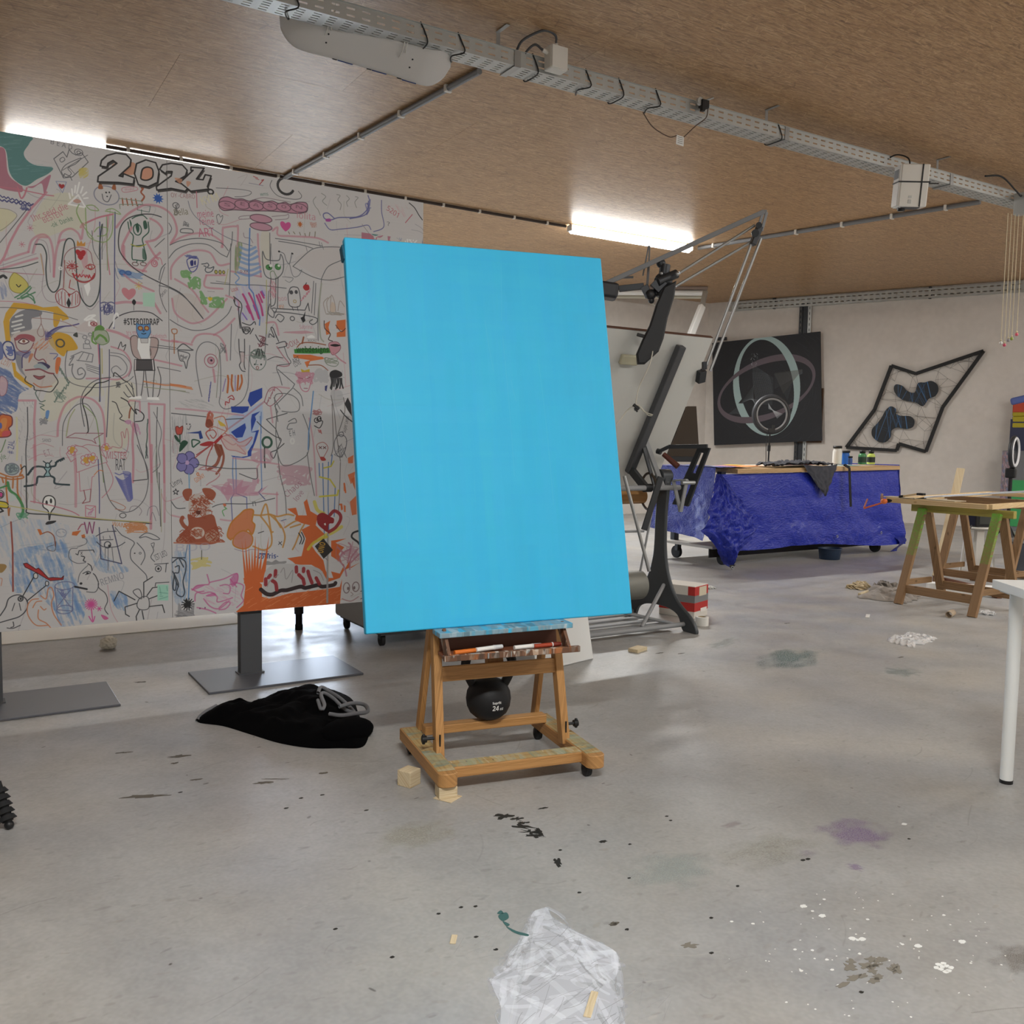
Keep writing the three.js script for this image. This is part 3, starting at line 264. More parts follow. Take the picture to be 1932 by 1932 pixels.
  f('#85868d', [[74,98.6],[75.9,100.7],[77.5,102.9],[77.4,107.8],[78.9,111.4],[76.2,108.4],[74.7,103.5]]); q('#c69a2c', [[73.1,105],[74.6,105.3],[74.9,108.9],[81.6,115.8],[80.8,116.7],[74.1,111.6]]); o('#2d356f', 0.6, [[69.5,98.1],[70.9,95.7],[73.3,96],[74.4,99.5],[74.3,103.5],[71.9,103.7],[70.4,101.6]]); mess('#2b3f8c', 0.5, [[70.9,97.5],[73.9,101.8]], 22); f('#93414a', [[74.5,94.1],[76.5,92],[80.1,91.5],[82.9,92.6],[82.5,94.9],[78.5,93.4],[75.3,94.8]], 0.85); f('#d6cfc8', [[76.2,95.4],[78.1,93.7],[80.5,94.8],[78.4,96.1]], 1, '#5a2f3c', 0.5); e(null, 0, [[77.7,94.1],[79,95.6]], '#7c4b42'); hatch('#c4683a', 0.35, [[81.6,97.2],[87.4,92.3],[89.4,94.9],[86,98.7]], 30, 1, -1); mess('#5a4d80', 0.4, [[87.5,89.1],[90.2,94.8]], 20); s('#4d4076', 0.6, [[88.7,90.4],[92.8,87.3],[99.1,85.9],[102.1,84.8]]); f('#3d3f74', [[87.8,91.4],[91.2,87.9],[97,86.1],[92.8,88.7],[89.4,92.2]], 0.6); s('#7d4148', 0.5, [[83.6,98],[82.7,101.7],[84.3,103.4],[86.4,102.8],[87.6,104.5]]); f('#3a3355', [[83.9,104.8],[86.3,104.2],[89.2,105.8],[88.3,107.2],[87.1,105.9]]); f('#b56540', [[80.7,100.9],[82.3,100.8],[80.2,105]], 0.7); f('#c6642e', [[92.1,102],[94,102.3],[92.4,109.3],[91.4,107.5]], 0.9); f('#8f9fa4', [[82.2,106.2],[85.1,104.7],[87.1,105.9],[88.3,107.7],[85.4,107.8],[83.4,107.5]], 0.8); s('#7c3c44', 0.7, [[78.8,108.4],[82.6,107.8],[85,107.6],[88.3,109.1],[90.7,109.4]]); f('#8d4a4e', [[82.1,110.7],[84.6,111.1],[87,110.7],[84.9,112.4],[83.3,112]], 0.95, '#5b2c36', 0.3); s(BK, 0.4, [[78.9,111.4],[78.6,113.6],[82,115.7],[82.4,117.5],[85.6,117.8],[89.3,118.1],[91.5,115.3],[92.5,113],[90.7,109.8]]); s('#b0603a', 0.5, [[82,114.4],[84.9,116.1],[89.8,115.4]]); f('#5c5b8a', [[74.3,100.9],[76.8,99.4],[81.2,99.3],[79.5,102.8],[77.5,102]], 0.6); s('#463f6b', 0.5, [[77.4,107.4],[77.7,102],[80.3,100]]); s('#7a3d48', 0.4, [[74.5,93.7],[75.6,98.5],[78.7,100.1],[81.2,98.2],[82.5,95.4]]); e('#454545', 0.7, [[92.1,92.9],[95.6,96.5]]); s('#8b6f6a', 0.35, [[85.4,81.6],[85.9,85.6],[84.2,89.8],[85,92],[86.6,91.9],[87,89.6],[85.9,86.1]]); s('#9b7b76', 0.35, [[82.3,83.7],[88.8,83.6],[95.4,84.4],[102,87.1]]); s(GR, 0.3, [[68.9,80],[74.8,79.7],[86,80.2],[94.6,81.3],[101.7,83]]); s(PK, 0.3, [[69,77.1],[76.9,76.8],[84,77.7]]); f('#3b3f3a', [[99.5,90.5],[101.2,89],[101.5,91.3]]); s('#5a5d90', 0.4, [[89.3,99.9],[92.6,100.1],[90.9,102.5]]); squig('#5b6f66', 0.45, [[93.3,106.5],[97.3,113.6]], 12, 1.8); squig('#5b6f66', 0.45, [[97.3,113.6],[90.5,123.1]], 14, 1.6); s('#54665e', 0.45, [[83.2,118],[82.8,119.3],[84.7,122.9],[86.8,122.4]]); s('#54665e', 0.45, [[84.3,123.8],[86.3,124.7],[84.7,125.6],[86.3,127]]); mess('#5e7369', 0.35, [[90.6,116.7],[95.9,122.5]], 20, 0.6); f(BL, [[87.1,127.4],[88.5,127.3],[87.8,131],[86.8,130.6]]); mess('#6a6d73', 0.3, [[83.9,130.2],[88.2,134.2]], 24);
  // eye bird, green head, gears
  f('#c0b6b4', [[101.2,88.1],[103.4,84.7],[108.1,82],[111.1,83.6],[111.5,86.3],[108.8,88.4]], 0.9); s(WH, 0.8, [[104.7,82.7],[106.8,80.7],[109.4,80.2],[105.5,82.9],[108.1,82],[109.8,83.2],[106.8,85.3],[106.8,83.5]]); e('#8a3038', 0.4, [[107.4,83.4],[110.2,85.3]], '#caa6a4'); e(null, 0, [[108.3,83.9],[109.3,84.9]], '#7c2c34'); f('#5d8a3e', [[109.1,87.5],[109.8,85.5],[111.9,84.7],[113.6,86.2],[112.3,87.7],[111,87.3]]); f('#9aa58e', [[108.9,87.9],[113.6,87.1],[115.3,89.3],[115.3,92.6],[112.2,94.2],[109.2,92.6]], 0.8, '#5d7a4a', 0.35); s('#5f8f3c', 1.1, [[109.6,91.6],[111.4,89.6],[113.6,90.8],[114.4,92.2]]); s('#5f8f3c', 0.8, [[108.4,88.4],[107.9,92.6],[109.6,93.9]]); e('#77787c', 0.4, [[103.7,90.2],[105.6,91.9]]); e('#77787c', 0.4, [[104.7,92.2],[106.8,94.3]]); e('#77787c', 0.4, [[106.3,88.8],[107.9,90.3]]); l('#77787c', 0.35, [[104,94.3],[106.6,94.1],[107.4,96.4],[104,96.6],[104,94.3]]); l('#6c6d72', 0.4, [[98.4,100.7],[103.1,98.1],[108.2,99.1],[107.7,102.9],[100.9,102.4]]); l('#6c6d72', 0.35, [[101.5,102.6],[104,98.2],[106.5,98.8],[105.2,102.1]]); s('#6c6d72', 0.45, [[98,102.1],[99.7,100.6],[97.5,104.9],[99.2,104.3]]); s('#6c6d72', 0.5, [[99.2,104.3],[98.7,108],[100.3,111.2],[103.3,111],[104.6,108.2],[103,106],[101.3,107],[101.6,109.3],[103.3,108.7]]); for (const p of [[[105.1,104.9],[111.1,106.4]], [[105.1,105.8],[111.1,107.6]], [[105.3,106.7],[110.6,108.6]], [[104.7,104],[111.1,105.7]]]) l('#6c6d72', 0.35, p);
  s('#6c6d72', 0.4, [[116,99.1],[120.4,99.8],[123.5,103.8],[122.5,107.7],[118.5,109.3],[116.4,106.1],[118.6,104.1],[120.8,105.9]]); s('#6c6d72', 0.35, [[116.1,97.7],[122.2,98.7],[125.7,103.7],[124.3,109]]); s(PK, 0.8, [[116.5,94.8],[122.2,96.8],[125.3,101.8],[124.3,107.6],[119.4,110.7],[112.8,110.6],[105,111]], 0.6); s(PK, 1.3, [[114.9,86.8],[120.2,88],[125.5,90.4]], 0.6); s('#2d2d32', 0.45, [[115.6,86],[119,80.6],[124.3,77.6],[129.7,76.4],[135.6,76.8],[140.6,80.2]]); s(WH, 0.9, [[117.6,84.9],[118.3,79.7],[119.4,78.4],[119.9,79.6]]); s(GR, 0.35, [[96.8,98],[95.8,104.5],[96.5,111.4],[100.7,114.4],[109.2,115.2],[118,113.8],[123.8,111.4],[126.5,108.9]]); s(BK, 0.35, [[119.6,95.6],[121,92.2],[121.6,94.5],[123.2,93.4],[122.3,96.3]]); l('#8a8a60', 0.6, [[111.3,96.1],[111.4,113],[110.6,121.9]]); s(NV, 0.5, [[111.1,94.3],[111,113],[110.9,121.9]]); s('#3e3e5a', 0.4, [[115.6,96.3],[115.4,108.1],[114.8,120.4],[113.6,139.3]]); s('#a9a05c', 0.4, [[112.2,96.1],[112.2,108.2]]); s(PK, 0.5, [[110.5,93.9],[110.9,103.6]]);
  // cat headed man in a vest
  t('#STEROIDRAP', BK, [[122.4,83.8],[139.4,82.5]], 7.4, 'bold'); q('#5f93c4', [[128.3,82.4],[129.6,83],[133.7,82.7],[134.6,82.1],[135,86.4],[133.6,89.4],[129.5,89.7],[128.4,86.9]], 1, '#34597f', 0.4); e('#7c3c2c', 0.5, [[129.1,83.8],[131.2,85.7]], '#c99a48'); e('#7c3c2c', 0.5, [[132.1,83.5],[134.1,85.5]], '#c99a48'); f('#34597f', [[130.9,85.5],[132.3,85.4],[131.7,86.7]]); s(BK, 0.4, [[130.7,87.3],[131.7,87.5],[132.7,87.1]]); t("It's my", PK, [[123.7,88.7],[128.9,87.6]], 5); t('Tealistisch', PK, [[135,88.8],[142.6,88.2]], 4.6); f('#a98f8a', [[125.5,90],[128.6,89],[129,95.9],[131.6,99.5],[131.2,101],[128.9,100.2],[126.3,97.5]], 0.7, '#3d3334', 0.35); f('#a98f8a', [[134.5,89.3],[138.2,89.5],[138.4,93.4],[137.1,97.8],[134.3,102.7],[133,102.3],[134.9,97.4],[134.5,93.6]], 0.7, '#3d3334', 0.35); q('#e2e2e0', [[128.8,89.7],[130,89.6],[130.4,92],[133.6,91.8],[133.8,89.1],[135,89.3],[134.4,95.5],[134.8,99.8],[130.3,100.1],[128.5,95]], 1, '#8a8684', 0.25); q('#4a4648', [[127.3,100.5],[136.2,100],[136.7,105.3],[127,105.8]], 1, BK, 0.5); l('#d8d2d2', 0.6, [[127.6,100.7],[127.4,105.5]]); l('#d8d2d2', 0.6, [[135.7,100.3],[136.1,105]]); for (const p of [[[127,106],[127.8,112.2],[128,119.4]], [[131.5,105.8],[131,112],[129.8,119.3]], [[132.2,105.7],[132.8,112.9],[133.6,119.1]], [[136.6,105.5],[136,111.8],[135.5,119.1]], [[138,103.5],[139.5,109.2],[138.7,116.5],[137.3,119.5]]]) s('#3a3a3e', 0.4, p); q(WH, [[124.6,119.3],[130,118.3],[130.2,119.9],[124.3,120.1]]); q(WH, [[133,118.9],[138.2,118.7],[138.8,120.2],[132.7,120.1]]);
  for (const p of [[[134.5,93.6],[143.2,94],[146.9,94.2]], [[138.1,92.6],[147,93.3]], [[138,103.5],[143.5,104.2],[149.2,105.1]]]) s(GR, 0.35, p); for (const p of [[[140,89.6],[143.7,90.1],[147.9,90.3]], [[136.7,100],[143.6,101.2],[149.7,102.3]]]) s(PK, 0.9, p, 0.6); s(OR, 0.8, [[131.5,111.1],[136,111.8],[141.6,112.5],[147.7,112.2],[151.6,112.8]], 0.6); s('#8a9070', 0.4, [[131.4,113.9],[140.6,114.5],[151.5,115.2]]); l('#a0643c', 0.5, [[146.3,86.5],[146.2,96.2]]); o('#a0643c', 0.5, [[145.2,84.2],[147.5,84],[147.5,85.9],[145.6,86.1]]); s('#2a2a2a', 0.5, [[117.2,109.4],[118.1,107.5],[122,111],[123.8,111.9]]); mess('#3a3a3e', 0.35, [[118,111.7],[122,115.3]], 12); for (const p of [[[121.9,116.8],[123.7,119.1],[125,119]], [[122.9,113.4],[124.6,116.2],[126.4,119]], [[125.6,112.3],[126.4,117],[126.8,118.9]], [[124.2,112.4],[126.4,115.1]]]) s('#3a3a3e', 0.4, p);
  // fire hand, frame lines, hawaiian shirt, insect, mister rat
  s(BK, 0.5, [[120.6,119.7],[123.6,121.4],[124.5,123.3],[127.6,127.5],[127.2,125.2],[129.9,126.5],[131.2,128.4],[130.3,130.8],[127.1,131.4]]); s(BK, 0.4, [[116.5,121.7],[118.3,122.6],[119.6,126.4],[120.9,128.7],[119.9,130.2],[122.6,131.5]]); s('#8a4a32', 0.7, [[125.2,124.3],[124.5,126.7],[124.2,129.6]]); f('#b678a0', [[121.9,131.5],[124,130.5],[125.3,131.5],[123.9,132.9]], 0.7); hatch('#b57ea0', 0.6, [[124.4,131.5],[128.4,132.8],[129.7,137.1],[127.5,138.1]], 24, 0.6, 2); l(PK, 1.1, [[126.2,132.4],[125.6,141.1],[125.9,150.7],[125.5,161.9]], 0.65); l(PK, 1, [[133.6,122],[133.8,140.9],[134.4,162]], 0.6); l(PK, 1, [[133.6,122.3],[141.2,122.3],[140.5,140.8],[140.5,162.1]], 0.6); l(PK, 0.8, [[124.1,121.9],[124.6,120.9],[129.3,121.2],[129.4,126.5]], 0.6); s('#3c3c40', 0.35, [[127.2,121.3],[126.6,131.4],[128.3,141],[131.8,153.6],[132.6,160.4]]); s('#3c3c40', 0.35, [[137.7,123.8],[137,140.9],[137.2,162]]); s('#55555a', 0.3, [[135.8,126.3],[139.4,136],[137.9,145.8],[138.5,153.1],[135,157]]); squig('#2e4a40', 0.5, [[133,130.3],[131.8,150.2]], 16, 0.9); l(PK, 1, [[75.4,122.8],[82.7,122.5],[81.9,132.6],[82.1,150.9]], 0.6); s('#33353a', 0.4, [[79.2,125.8],[79.1,137.2],[78.1,146.3],[78.2,161.5]]); l(YE, 0.8, [[74.6,130.9],[74.5,146.3],[74.2,150.9]], 0.6); hatch('#7b7f88', 0.2, [[75.4,123.2],[81.9,123],[81.7,150.9],[76.4,150.9]], 40, 0.2, 0.5);
  s(BK, 0.5, [[115,111.4],[112.8,112.4],[109.3,113.3],[106.6,116.9],[103.6,120.3],[103.1,123.1],[104.7,129.6],[105.4,136.2],[104.7,137.6]]); s('#4a4a4e', 0.4, [[115.9,109.9],[111.9,110.6],[107.6,112.7],[104.1,116.6],[102.3,121.8],[102.6,127.4],[103.7,134.3]]); s(PK, 1, [[91.8,139.2],[92.4,132.3],[95.4,124.3],[100.2,120.5],[104,120.1],[108.3,121.6],[111.6,126.1],[112.8,134.1],[112.7,143.6]], 0.6); s('#6d8a4c', 0.4, [[103.5,124.1],[106.9,127.2],[109,130.9],[110.1,138.9],[111.2,150.8],[111.9,161.8]]); s(GR, 0.35, [[93.8,143.8],[94.4,133.6],[97.9,126.6],[101.8,123.4],[105.6,124],[108.6,129.5]]); s('#9a9f78', 0.5, [[95.6,139.2],[97,131.2],[99.6,126.1]]); l('#94606a', 0.4, [[95.6,139.9],[99.4,137.7],[112.3,137.5],[107.9,140.4],[108.8,142.7],[107,141.3],[100.2,140],[95.6,139.9]]); s('#b0707c', 0.35, [[99.3,143.3],[102.3,144.2],[105.3,143.2],[113.1,144.6],[115.7,145],[116.2,144.1],[120.2,144.5],[120.7,140.2],[120.3,137.3],[121.2,136.8],[122,139.7],[123,134.9],[123.8,140.1],[122.4,146.9],[117,146.4]]); s('#b0707c', 0.35, [[111.3,144.1],[110.8,147.4],[113.4,149.8]]); l('#b0707c', 0.35, [[95.4,147.6],[99.7,143.8],[102.3,144.2],[104.4,145.1],[106.1,147]]); l('#b0707c', 0.35, [[95.4,147.6],[97.4,151.7],[99.6,149.9],[99.9,156.9],[108.1,153.6],[113.8,151.7],[110.9,145.1]]); for (const [p, k] of [[[[104.1,150.8]], 1.5], [[[106.9,149.8]], 1.4], [[[98,146.1]], 1.3], [[[113.3,144.6]], 1.1]]) { const [[X, Y]] = p; for (let i = 0; i < 5; i++) { const a = i * 1.257; e('#b5606e', 0.3, [[X + Math.cos(a) * k - k * 0.7, Y + Math.sin(a) * k * 1.2 - k * 0.7], [X + Math.cos(a) * k + k * 0.7, Y + Math.sin(a) * k * 1.2 + k * 0.7]]); } f('#c79a3c', blob(X, Y, k * 0.9, k * 1.1, 0.4, 10), 0.95); }
  t('MISTER', '#a8626c', [[113.2,149.8],[122.8,149.8]], 8.4); t('RAT', '#3e3e44', [[117.3,156],[122.2,156]], 13); t('SAND', '#6a6a70', [[85.1,142.1],[89,142.1]], 3.6); t('E.T.', '#9a7c84', [[86,149.2],[89.5,148.1]], 7); t('# ZAL', '#3a3f7c', [[73.3,148.2],[73.8,141.8]], 6); t('yle', '#5a7a5a', [[67.6,151.4],[70.2,150.5]], 6); for (const p of [[[79.2,150.9],[84.6,148.1],[89.9,149]], [[80.2,145.4],[85.1,143],[90,144.4]], [[79.8,141.3],[84.4,138.9],[91.4,139.7]]]) s(PK, 0.3, p, 0.6);
  s('#23343a', 0.9, [[78.7,157.9],[81.4,154.3],[85.6,154.3],[87.4,156.4],[85.7,158.8],[82.9,159],[81.9,162.4],[77.2,163.4]]); s('#23343a', 0.9, [[87.5,154],[90.3,153.7],[91.3,151.6],[94.2,150]]); s('#23343a', 0.9, [[88.3,158.5],[90,159.6],[90.4,162.2],[96.4,162.9]]); f('#8fb0b4', [[85.8,154.5],[88.6,154.5],[87.7,156.4],[88.3,158.5],[85.7,158.5],[86.7,156.4]], 1, '#23343a', 0.5); e('#23343a', 0.5, [[86.3,152.2],[88.2,154.5]], '#a7c0c2'); s('#23343a', 0.5, [[86.6,152.4],[85.4,151.4]]); s('#23343a', 0.5, [[88,152.4],[89,151.1]]); squig('#23343a', 0.4, [[77.5,163.3],[82.1,162.8]], 9, 0.7); squig('#23343a', 0.4, [[90.4,152.2],[94.7,150.3]], 9, 0.7); squig('#23343a', 0.4, [[78.7,157.9],[81.4,154.5]], 9, 0.7);
  // earth rose, flowers on the left edge
  e('#6d7480', 0.5, [[69.2,152.5],[75,157.9]], '#93a5a4'); mess('#55606a', 0.4, [[69.9,153],[74.4,157.1]], 20); for (const p of [[[67.1,157.1],[71.6,158.9],[76.2,158.4],[76.4,159.5],[71.6,160],[67.1,158.9]], [[69.5,158.9],[69.6,166.2],[70.3,177.1]], [[72.5,159.5],[72.2,164.1]], [[74.3,159.5],[74.2,166.3],[75.5,169.9]], [[75.8,153.2],[76.2,155.8],[75.3,157.9],[76.4,157.9]], [[67.9,159.4],[68.4,161.5]]]) s('#b06a36', 0.7, p); s('#3b8045', 1.2, [[70.2,161.5],[71,165.2],[73.7,167.8],[75.9,172],[76.3,175.2],[75.3,177.8]]); s('#3b8045', 0.8, [[69.7,163.1],[66.9,164.1]]); mess('#4b8d68', 0.5, [[73.5,176.2],[79,179.5]], 20); f('#b2c4c0', [[71.4,166.7],[73.7,168.3],[72.2,170.4],[70.4,169.8]], 0.6); f('#c66a34', [[67.7,130.2],[70.1,129.7],[72.5,130.6],[72.6,134.2],[71.2,136],[72.1,138.7],[69.9,140.1],[66,139.2]], 1, '#6a2c3c', 0.5); f('#d08a4a', [[68.1,132],[70.5,131.5],[70,135.6],[68,137.4]], 0.9); f('#c5505c', [[69.1,137.4],[71.9,137.3],[70.7,139.6],[68.3,139.6]], 0.9); e(null, 0, [[67.3,133.4],[68.5,136.3]], '#4a5cae'); s('#5d7d52', 0.4, [[69.8,141.4],[68.1,146.4],[67.3,147.3]]); f(MG, [[66.9,166.1],[68,166.7],[67.7,168.2],[66.8,168.2]], 1, BK, 0.3); e('#3a3a3a', 0.4, [[65.1,165.1],[68.5,169]]); f('#c9b832', [[65,170.3],[69.5,171.1],[69.9,173.5],[66.7,173.4],[64.9,173.4]], 1, BK, 0.4); l(BK, 0.7, [[66.7,173.4],[68,175],[66.7,175.5]]);
  hatch('#5a6f9c', 0.7, [[65.9,108],[71.4,108.2],[74.1,112.5],[77.2,116],[80,117.2],[75.9,120.1],[74.1,128.2],[65.4,128.5]], 330, 1.6, 1, 0.6); f('#bfa2a8', [[68.2,112.4],[70.1,112.3],[71.2,114.9],[70.3,119.8],[68,120.4]], 0.9, '#8a5f6c', 0.3); f('#5f6a9a', [[66.2,96.5],[69.3,96.3],[69.5,103.4],[66,103.6]], 0.9); t('CENT', '#b58a7a', [[68.3,105.7],[72,107.7]], 9);
  // ghost, lower left
  f('#dededa', [[85,170.1],[86.2,168.3],[88.4,168.2],[90,170],[89.9,173.4],[88.2,176.1],[87.4,179.8],[87,175.5],[84.9,173.3]], 1, '#2a2a2c', 0.5); e(null, 0, [[85.9,170.3],[86.9,172.6]], BK); e(null, 0, [[87.8,169.4],[88.8,171.8]], BK); f('#2b2b2d', [[85.7,181.6],[86.9,180.5],[90.3,180.3],[89.3,181.4],[86.4,182.1]]); s('#2e3234', 0.55, [[75.8,155.3],[77.9,154.3],[77.9,164.7],[77.9,173.1],[78.6,176.3],[89.8,177.4],[104.4,179.7],[119.5,181.3],[134,183.2]]); s('#b2a86a', 0.5, [[66.8,171.8],[78.1,174.2],[94.6,177.8],[114.4,180.6],[134,182.6]]); s(PK, 0.5, [[79.6,170.6],[87.6,172.6],[96.6,175.7],[100.5,178]]); l(PK, 1.1, [[81.6,143.8],[81.8,154.3],[81.2,171.1]], 0.5); l(PK, 1.2, [[99.1,146.8],[99.4,159.6],[99.1,173.6]], 0.5); s(NV, 0.4, [[109.6,150.5],[109.9,165.2],[109.7,177.2]]); s(GR, 0.4, [[110.2,143.4],[111.7,157],[113.6,168.5],[118.5,175.8],[124.7,176.5],[130.5,171],[132.7,162.7],[132.3,154.3],[127.8,143.2]]); l(BK, 0.4, [[125.7,161.2],[132.2,160.5]]); squig('#5d5f9c', 0.5, [[117.3,157.6],[124.4,158.2]], 4, 1); { const a = [[117.3,157.9],[123.7,170.9],[124.5,157.1],[125.3,170.9]]; for (let i = 0; i < 22; i++) { const k = i / 22, L = a[0][0] + (a[1][0] - a[0][0]) * k * 0.9, Rr = a[2][0] + (a[3][0] - a[2][0]) * k, y = a[0][1] + (a[1][1] - a[0][1]) * k; s('#5d62a0', 0.4, [[L, y + 1], [(L + Rr) / 2, y + 3 - k * 2], [Rr, y - 0.5], [(L + Rr) / 2, y - 1.5 + k]]); } }
  l(PK, 0.35, [[100.9,156.4],[101.2,166.1],[106.1,165.1],[106.7,159.2],[107.7,158.6]]); l('#8c4a4e', 0.4, [[102.9,165.6],[103.6,170],[102.1,172.1],[105.5,171.3],[106.1,165.1]]); s(OR, 0.35, [[107.7,158.1],[109.8,155.9],[111.8,156.2]]); s(PK, 0.35, [[113.3,152.1],[116.2,159.8],[114.6,165.2],[111,169.5]]); l(PK, 0.4, [[103.5,174.3],[103.5,173.2],[108,173.6],[107.9,179.3],[103.4,178.6],[103.5,174.3],[105.7,175.4],[108,173.6]]); mess('#b56a90', 0.3, [[104,174.8],[107.4,178.2]], 10); s('#a8705a', 0.35, [[114.5,170.7],[117.6,171.9],[121.6,174.2],[120.6,175.8],[117,175.2]]); e('#3a3a3a', 0.35, [[119,177.4],[122,179.8]]); s('#8c8288', 0.35, [[123.6,176.4],[124.7,174.2],[127.8,174.3],[129.4,176.6],[128.3,178.8]]); mess('#c07a4a', 0.45, [[120.5,182.5],[132.4,187.3]], 44, 0.8); t('WANY PAGO', '#c07a4a', [[115.3,183.4],[130.3,186.4]], 5); l(PK, 1.3, [[134.6,143.1],[134.3,165.5],[133.7,185.7]], 0.6); l(PK, 1.1, [[140.7,143.1],[140.6,165.6],[140.4,182.5]], 0.5); s('#3f4044', 0.4, [[138.1,157.1],[138.2,171.2],[138.5,184.7]]); s('#7f8a7a', 0.35, [[137.2,143.1],[136.5,154.3],[138,166.7]]); s('#9a9a7a', 0.35, [[139,165.5],[138.8,187.6]]); squig('#3a3a46', 0.4, [[132.2,143.2],[132.6,149.3]], 9, 0.8); s('#75707a', 0.3, [[132,178.9],[133.1,175],[136.3,174.5],[137.8,179.1]]); s('#75707a', 0.3, [[133.5,181.2],[134.6,177.3],[136.2,181.8]]);
  q('#c06a34', [[82.1,184.1],[83.5,184.2],[84.4,186.6],[83.2,187.1]]); s('#8a4a30', 0.5, [[84.4,186.3],[86.8,185.6],[89.2,187.8],[89.8,192.7]]); s(GR, 0.3, [[90.1,190.6],[89.5,194.8],[87.1,194.7],[86.2,193.1],[89.1,192.1]]); q('#c06a34', [[97.4,186],[101.3,185.4],[99.3,188],[97.1,187.6]]); q('#c06a34', [[101.3,187.8],[102.8,187.3],[103.2,189],[101.7,189.4]]); s('#9a4a5a', 0.5, [[99.9,185],[101.4,182.6],[102.6,182.4]]); t('W', '#7a2f5c', [[102.5,187],[107.7,187]], 14); e('#8c92a0', 0.4, [[90.2,184.4],[94.7,188.3]]); l('#8c92a0', 0.3, [[91.1,185.8],[92.1,186.4]]); l('#8c92a0', 0.3, [[93,185.8],[94,186.2]]); l('#8a3c30', 0.7, [[71.1,180.3],[71.5,193.4],[71.2,213.5]]); s('#8f5a3a', 0.5, [[70.3,177.1],[70.8,173.5]]);
  q('#a82a2c', [[75.9,200.5],[77.3,200.3],[81.2,203.5],[82.2,203],[83.8,204.7],[86.4,208.1],[88.3,208],[92.1,208.5],[93.1,207.5],[92.8,209.3],[87.3,209.5],[85.9,208.6],[81.7,205.4],[76.6,202.2]], 1, '#4a1416', 0.35); l(BK, 0.45, [[80,207.4],[75.4,215.9]]); l(BK, 0.45, [[85.6,211.5],[76.9,218.7]]); e(BK, 0.35, [[80,205.3],[81.9,208.1]], '#c9c6c2'); e(BK, 0.35, [[85,209.6],[86.5,211.9]], '#c9c6c2'); s('#33363a', 0.5, [[65.5,224.9],[67.9,221.1],[69.3,217],[72.6,215.4],[75.4,216.4],[77.2,219.2],[76.6,222.9],[73.7,225.9],[69.6,227.1],[65.4,228.1]]); e('#33363a', 0.6, [[73.3,216.3],[75.3,218.5]]); e(null, 0, [[73.9,216.8],[74.8,218]], BK); l('#33363a', 0.35, [[70.6,222.9],[71.8,219.3]]); l('#33363a', 0.35, [[73.7,219.5],[74.3,223]]); s('#2f2f33', 0.4, [[70.9,228.3],[71.1,230.4],[69.9,230.9]]); s('#2f2f33', 0.4, [[68.3,231],[70.8,231.4],[73.9,230.2]]); f('#9a7c4c', [[65.2,200.4],[67.9,200.3],[68.8,201.7],[66.9,204.2],[65.1,203.6]]); s('#c08a76', 0.4, [[65.9,206.8],[66.8,207.4],[66.3,210.5]]);
  for (const p of [[[85.9,231.3],[80.7,230.8],[77.5,226.2],[77.1,221.4],[79,218.3],[81.9,218]], [[82.9,216.5],[85.2,218.2],[86.2,213.5],[87.7,213],[88.6,216.9],[87.5,220.6],[88.4,226.1],[91.6,231.8]], [[79.4,222.1],[80.9,219.5],[83.3,219.2]], [[81.8,223.4],[81.7,227.7],[84.9,230.1],[86.8,232.5]], [[82.7,221.8],[84.1,223.6],[85.1,223.1]]]) s('#c07a56', 0.5, p); e('#686d92', 0.4, [[89.2,210.4],[97.8,214.3]]); l('#686d92', 0.4, [[89.1,212.6],[89.9,224],[96.7,225.2],[97.1,213.2]]); l('#686d92', 0.4, [[90.3,214.3],[95.7,222.9]]); l('#686d92', 0.4, [[95.9,214.7],[90.1,222.4]]); e('#686d92', 0.4, [[89.7,222.1],[96.9,226.3]]); mess('#585f92', 0.35, [[91.5,213.9],[94.8,219]], 18);
  s('#2f3136', 0.45, [[104,202.1],[105.4,203.3],[105.9,205.5]]); s('#5a5c62', 0.35, [[104,202.9],[100.4,206.8],[99.4,211.1]]); s('#2f3136', 0.45, [[106.4,207.2],[107.4,208.4],[108.6,211.5]]); s('#2f3136', 0.4, [[101.7,206.9],[103.9,205.9],[105.1,206.8],[102.9,207.5]]); e(null, 0, [[103.2,206.3],[104.3,207.3]], BK); e(null, 0, [[100.1,211.2],[101.4,212.4]], BK); s('#1b1b1e', 0.9, [[98.1,213.2],[100.8,214],[103.3,214.8]]); s('#3b3c42', 0.35, [[103.2,216.1],[106.7,216.6],[108.2,215.1],[108.8,212.3]]); s('#3b3c42', 0.4, [[108.6,211.8],[108.8,214.5],[111.7,217.5],[112.7,221.5],[111.3,225.3],[112.8,228.2]]); t('REMNO', '#85868e', [[110,214.1],[121.1,210.9]], 8); l('#2f3136', 0.4, [[98.7,196.9],[99.6,197.5],[100.2,195.4],[106.6,195.4],[107,196.5]]); t('x', BK, [[100.6,197.3],[101.8,197.4]], 5); s('#2f3136', 0.5, [[101.1,198.1],[102.6,198.8],[102,200.4],[103,201]]); s('#5a5c62', 0.35, [[99.4,194.2],[96.3,194.6],[95.7,198.9],[99.1,201.6],[103,201.5]]); s('#5a5c62', 0.3, [[99.4,193.7],[103.2,192.2],[103.7,190.1],[101.7,188.9]]); star(MG, [[105.1,222.6]], 4.6, 16, 0.5); l(MG, 0.5, [[105.2,224.8],[105.7,230.9]]); s(MG, 0.5, [[104,228.5],[105.7,231.5],[106.7,228.8]]); star(MG, [[108.8,225.1]], 2, 6, 0.4); f('#c04a84', [[109.5,228.2],[111.5,228.9],[113,230.4],[111,230.8]], 0.8);
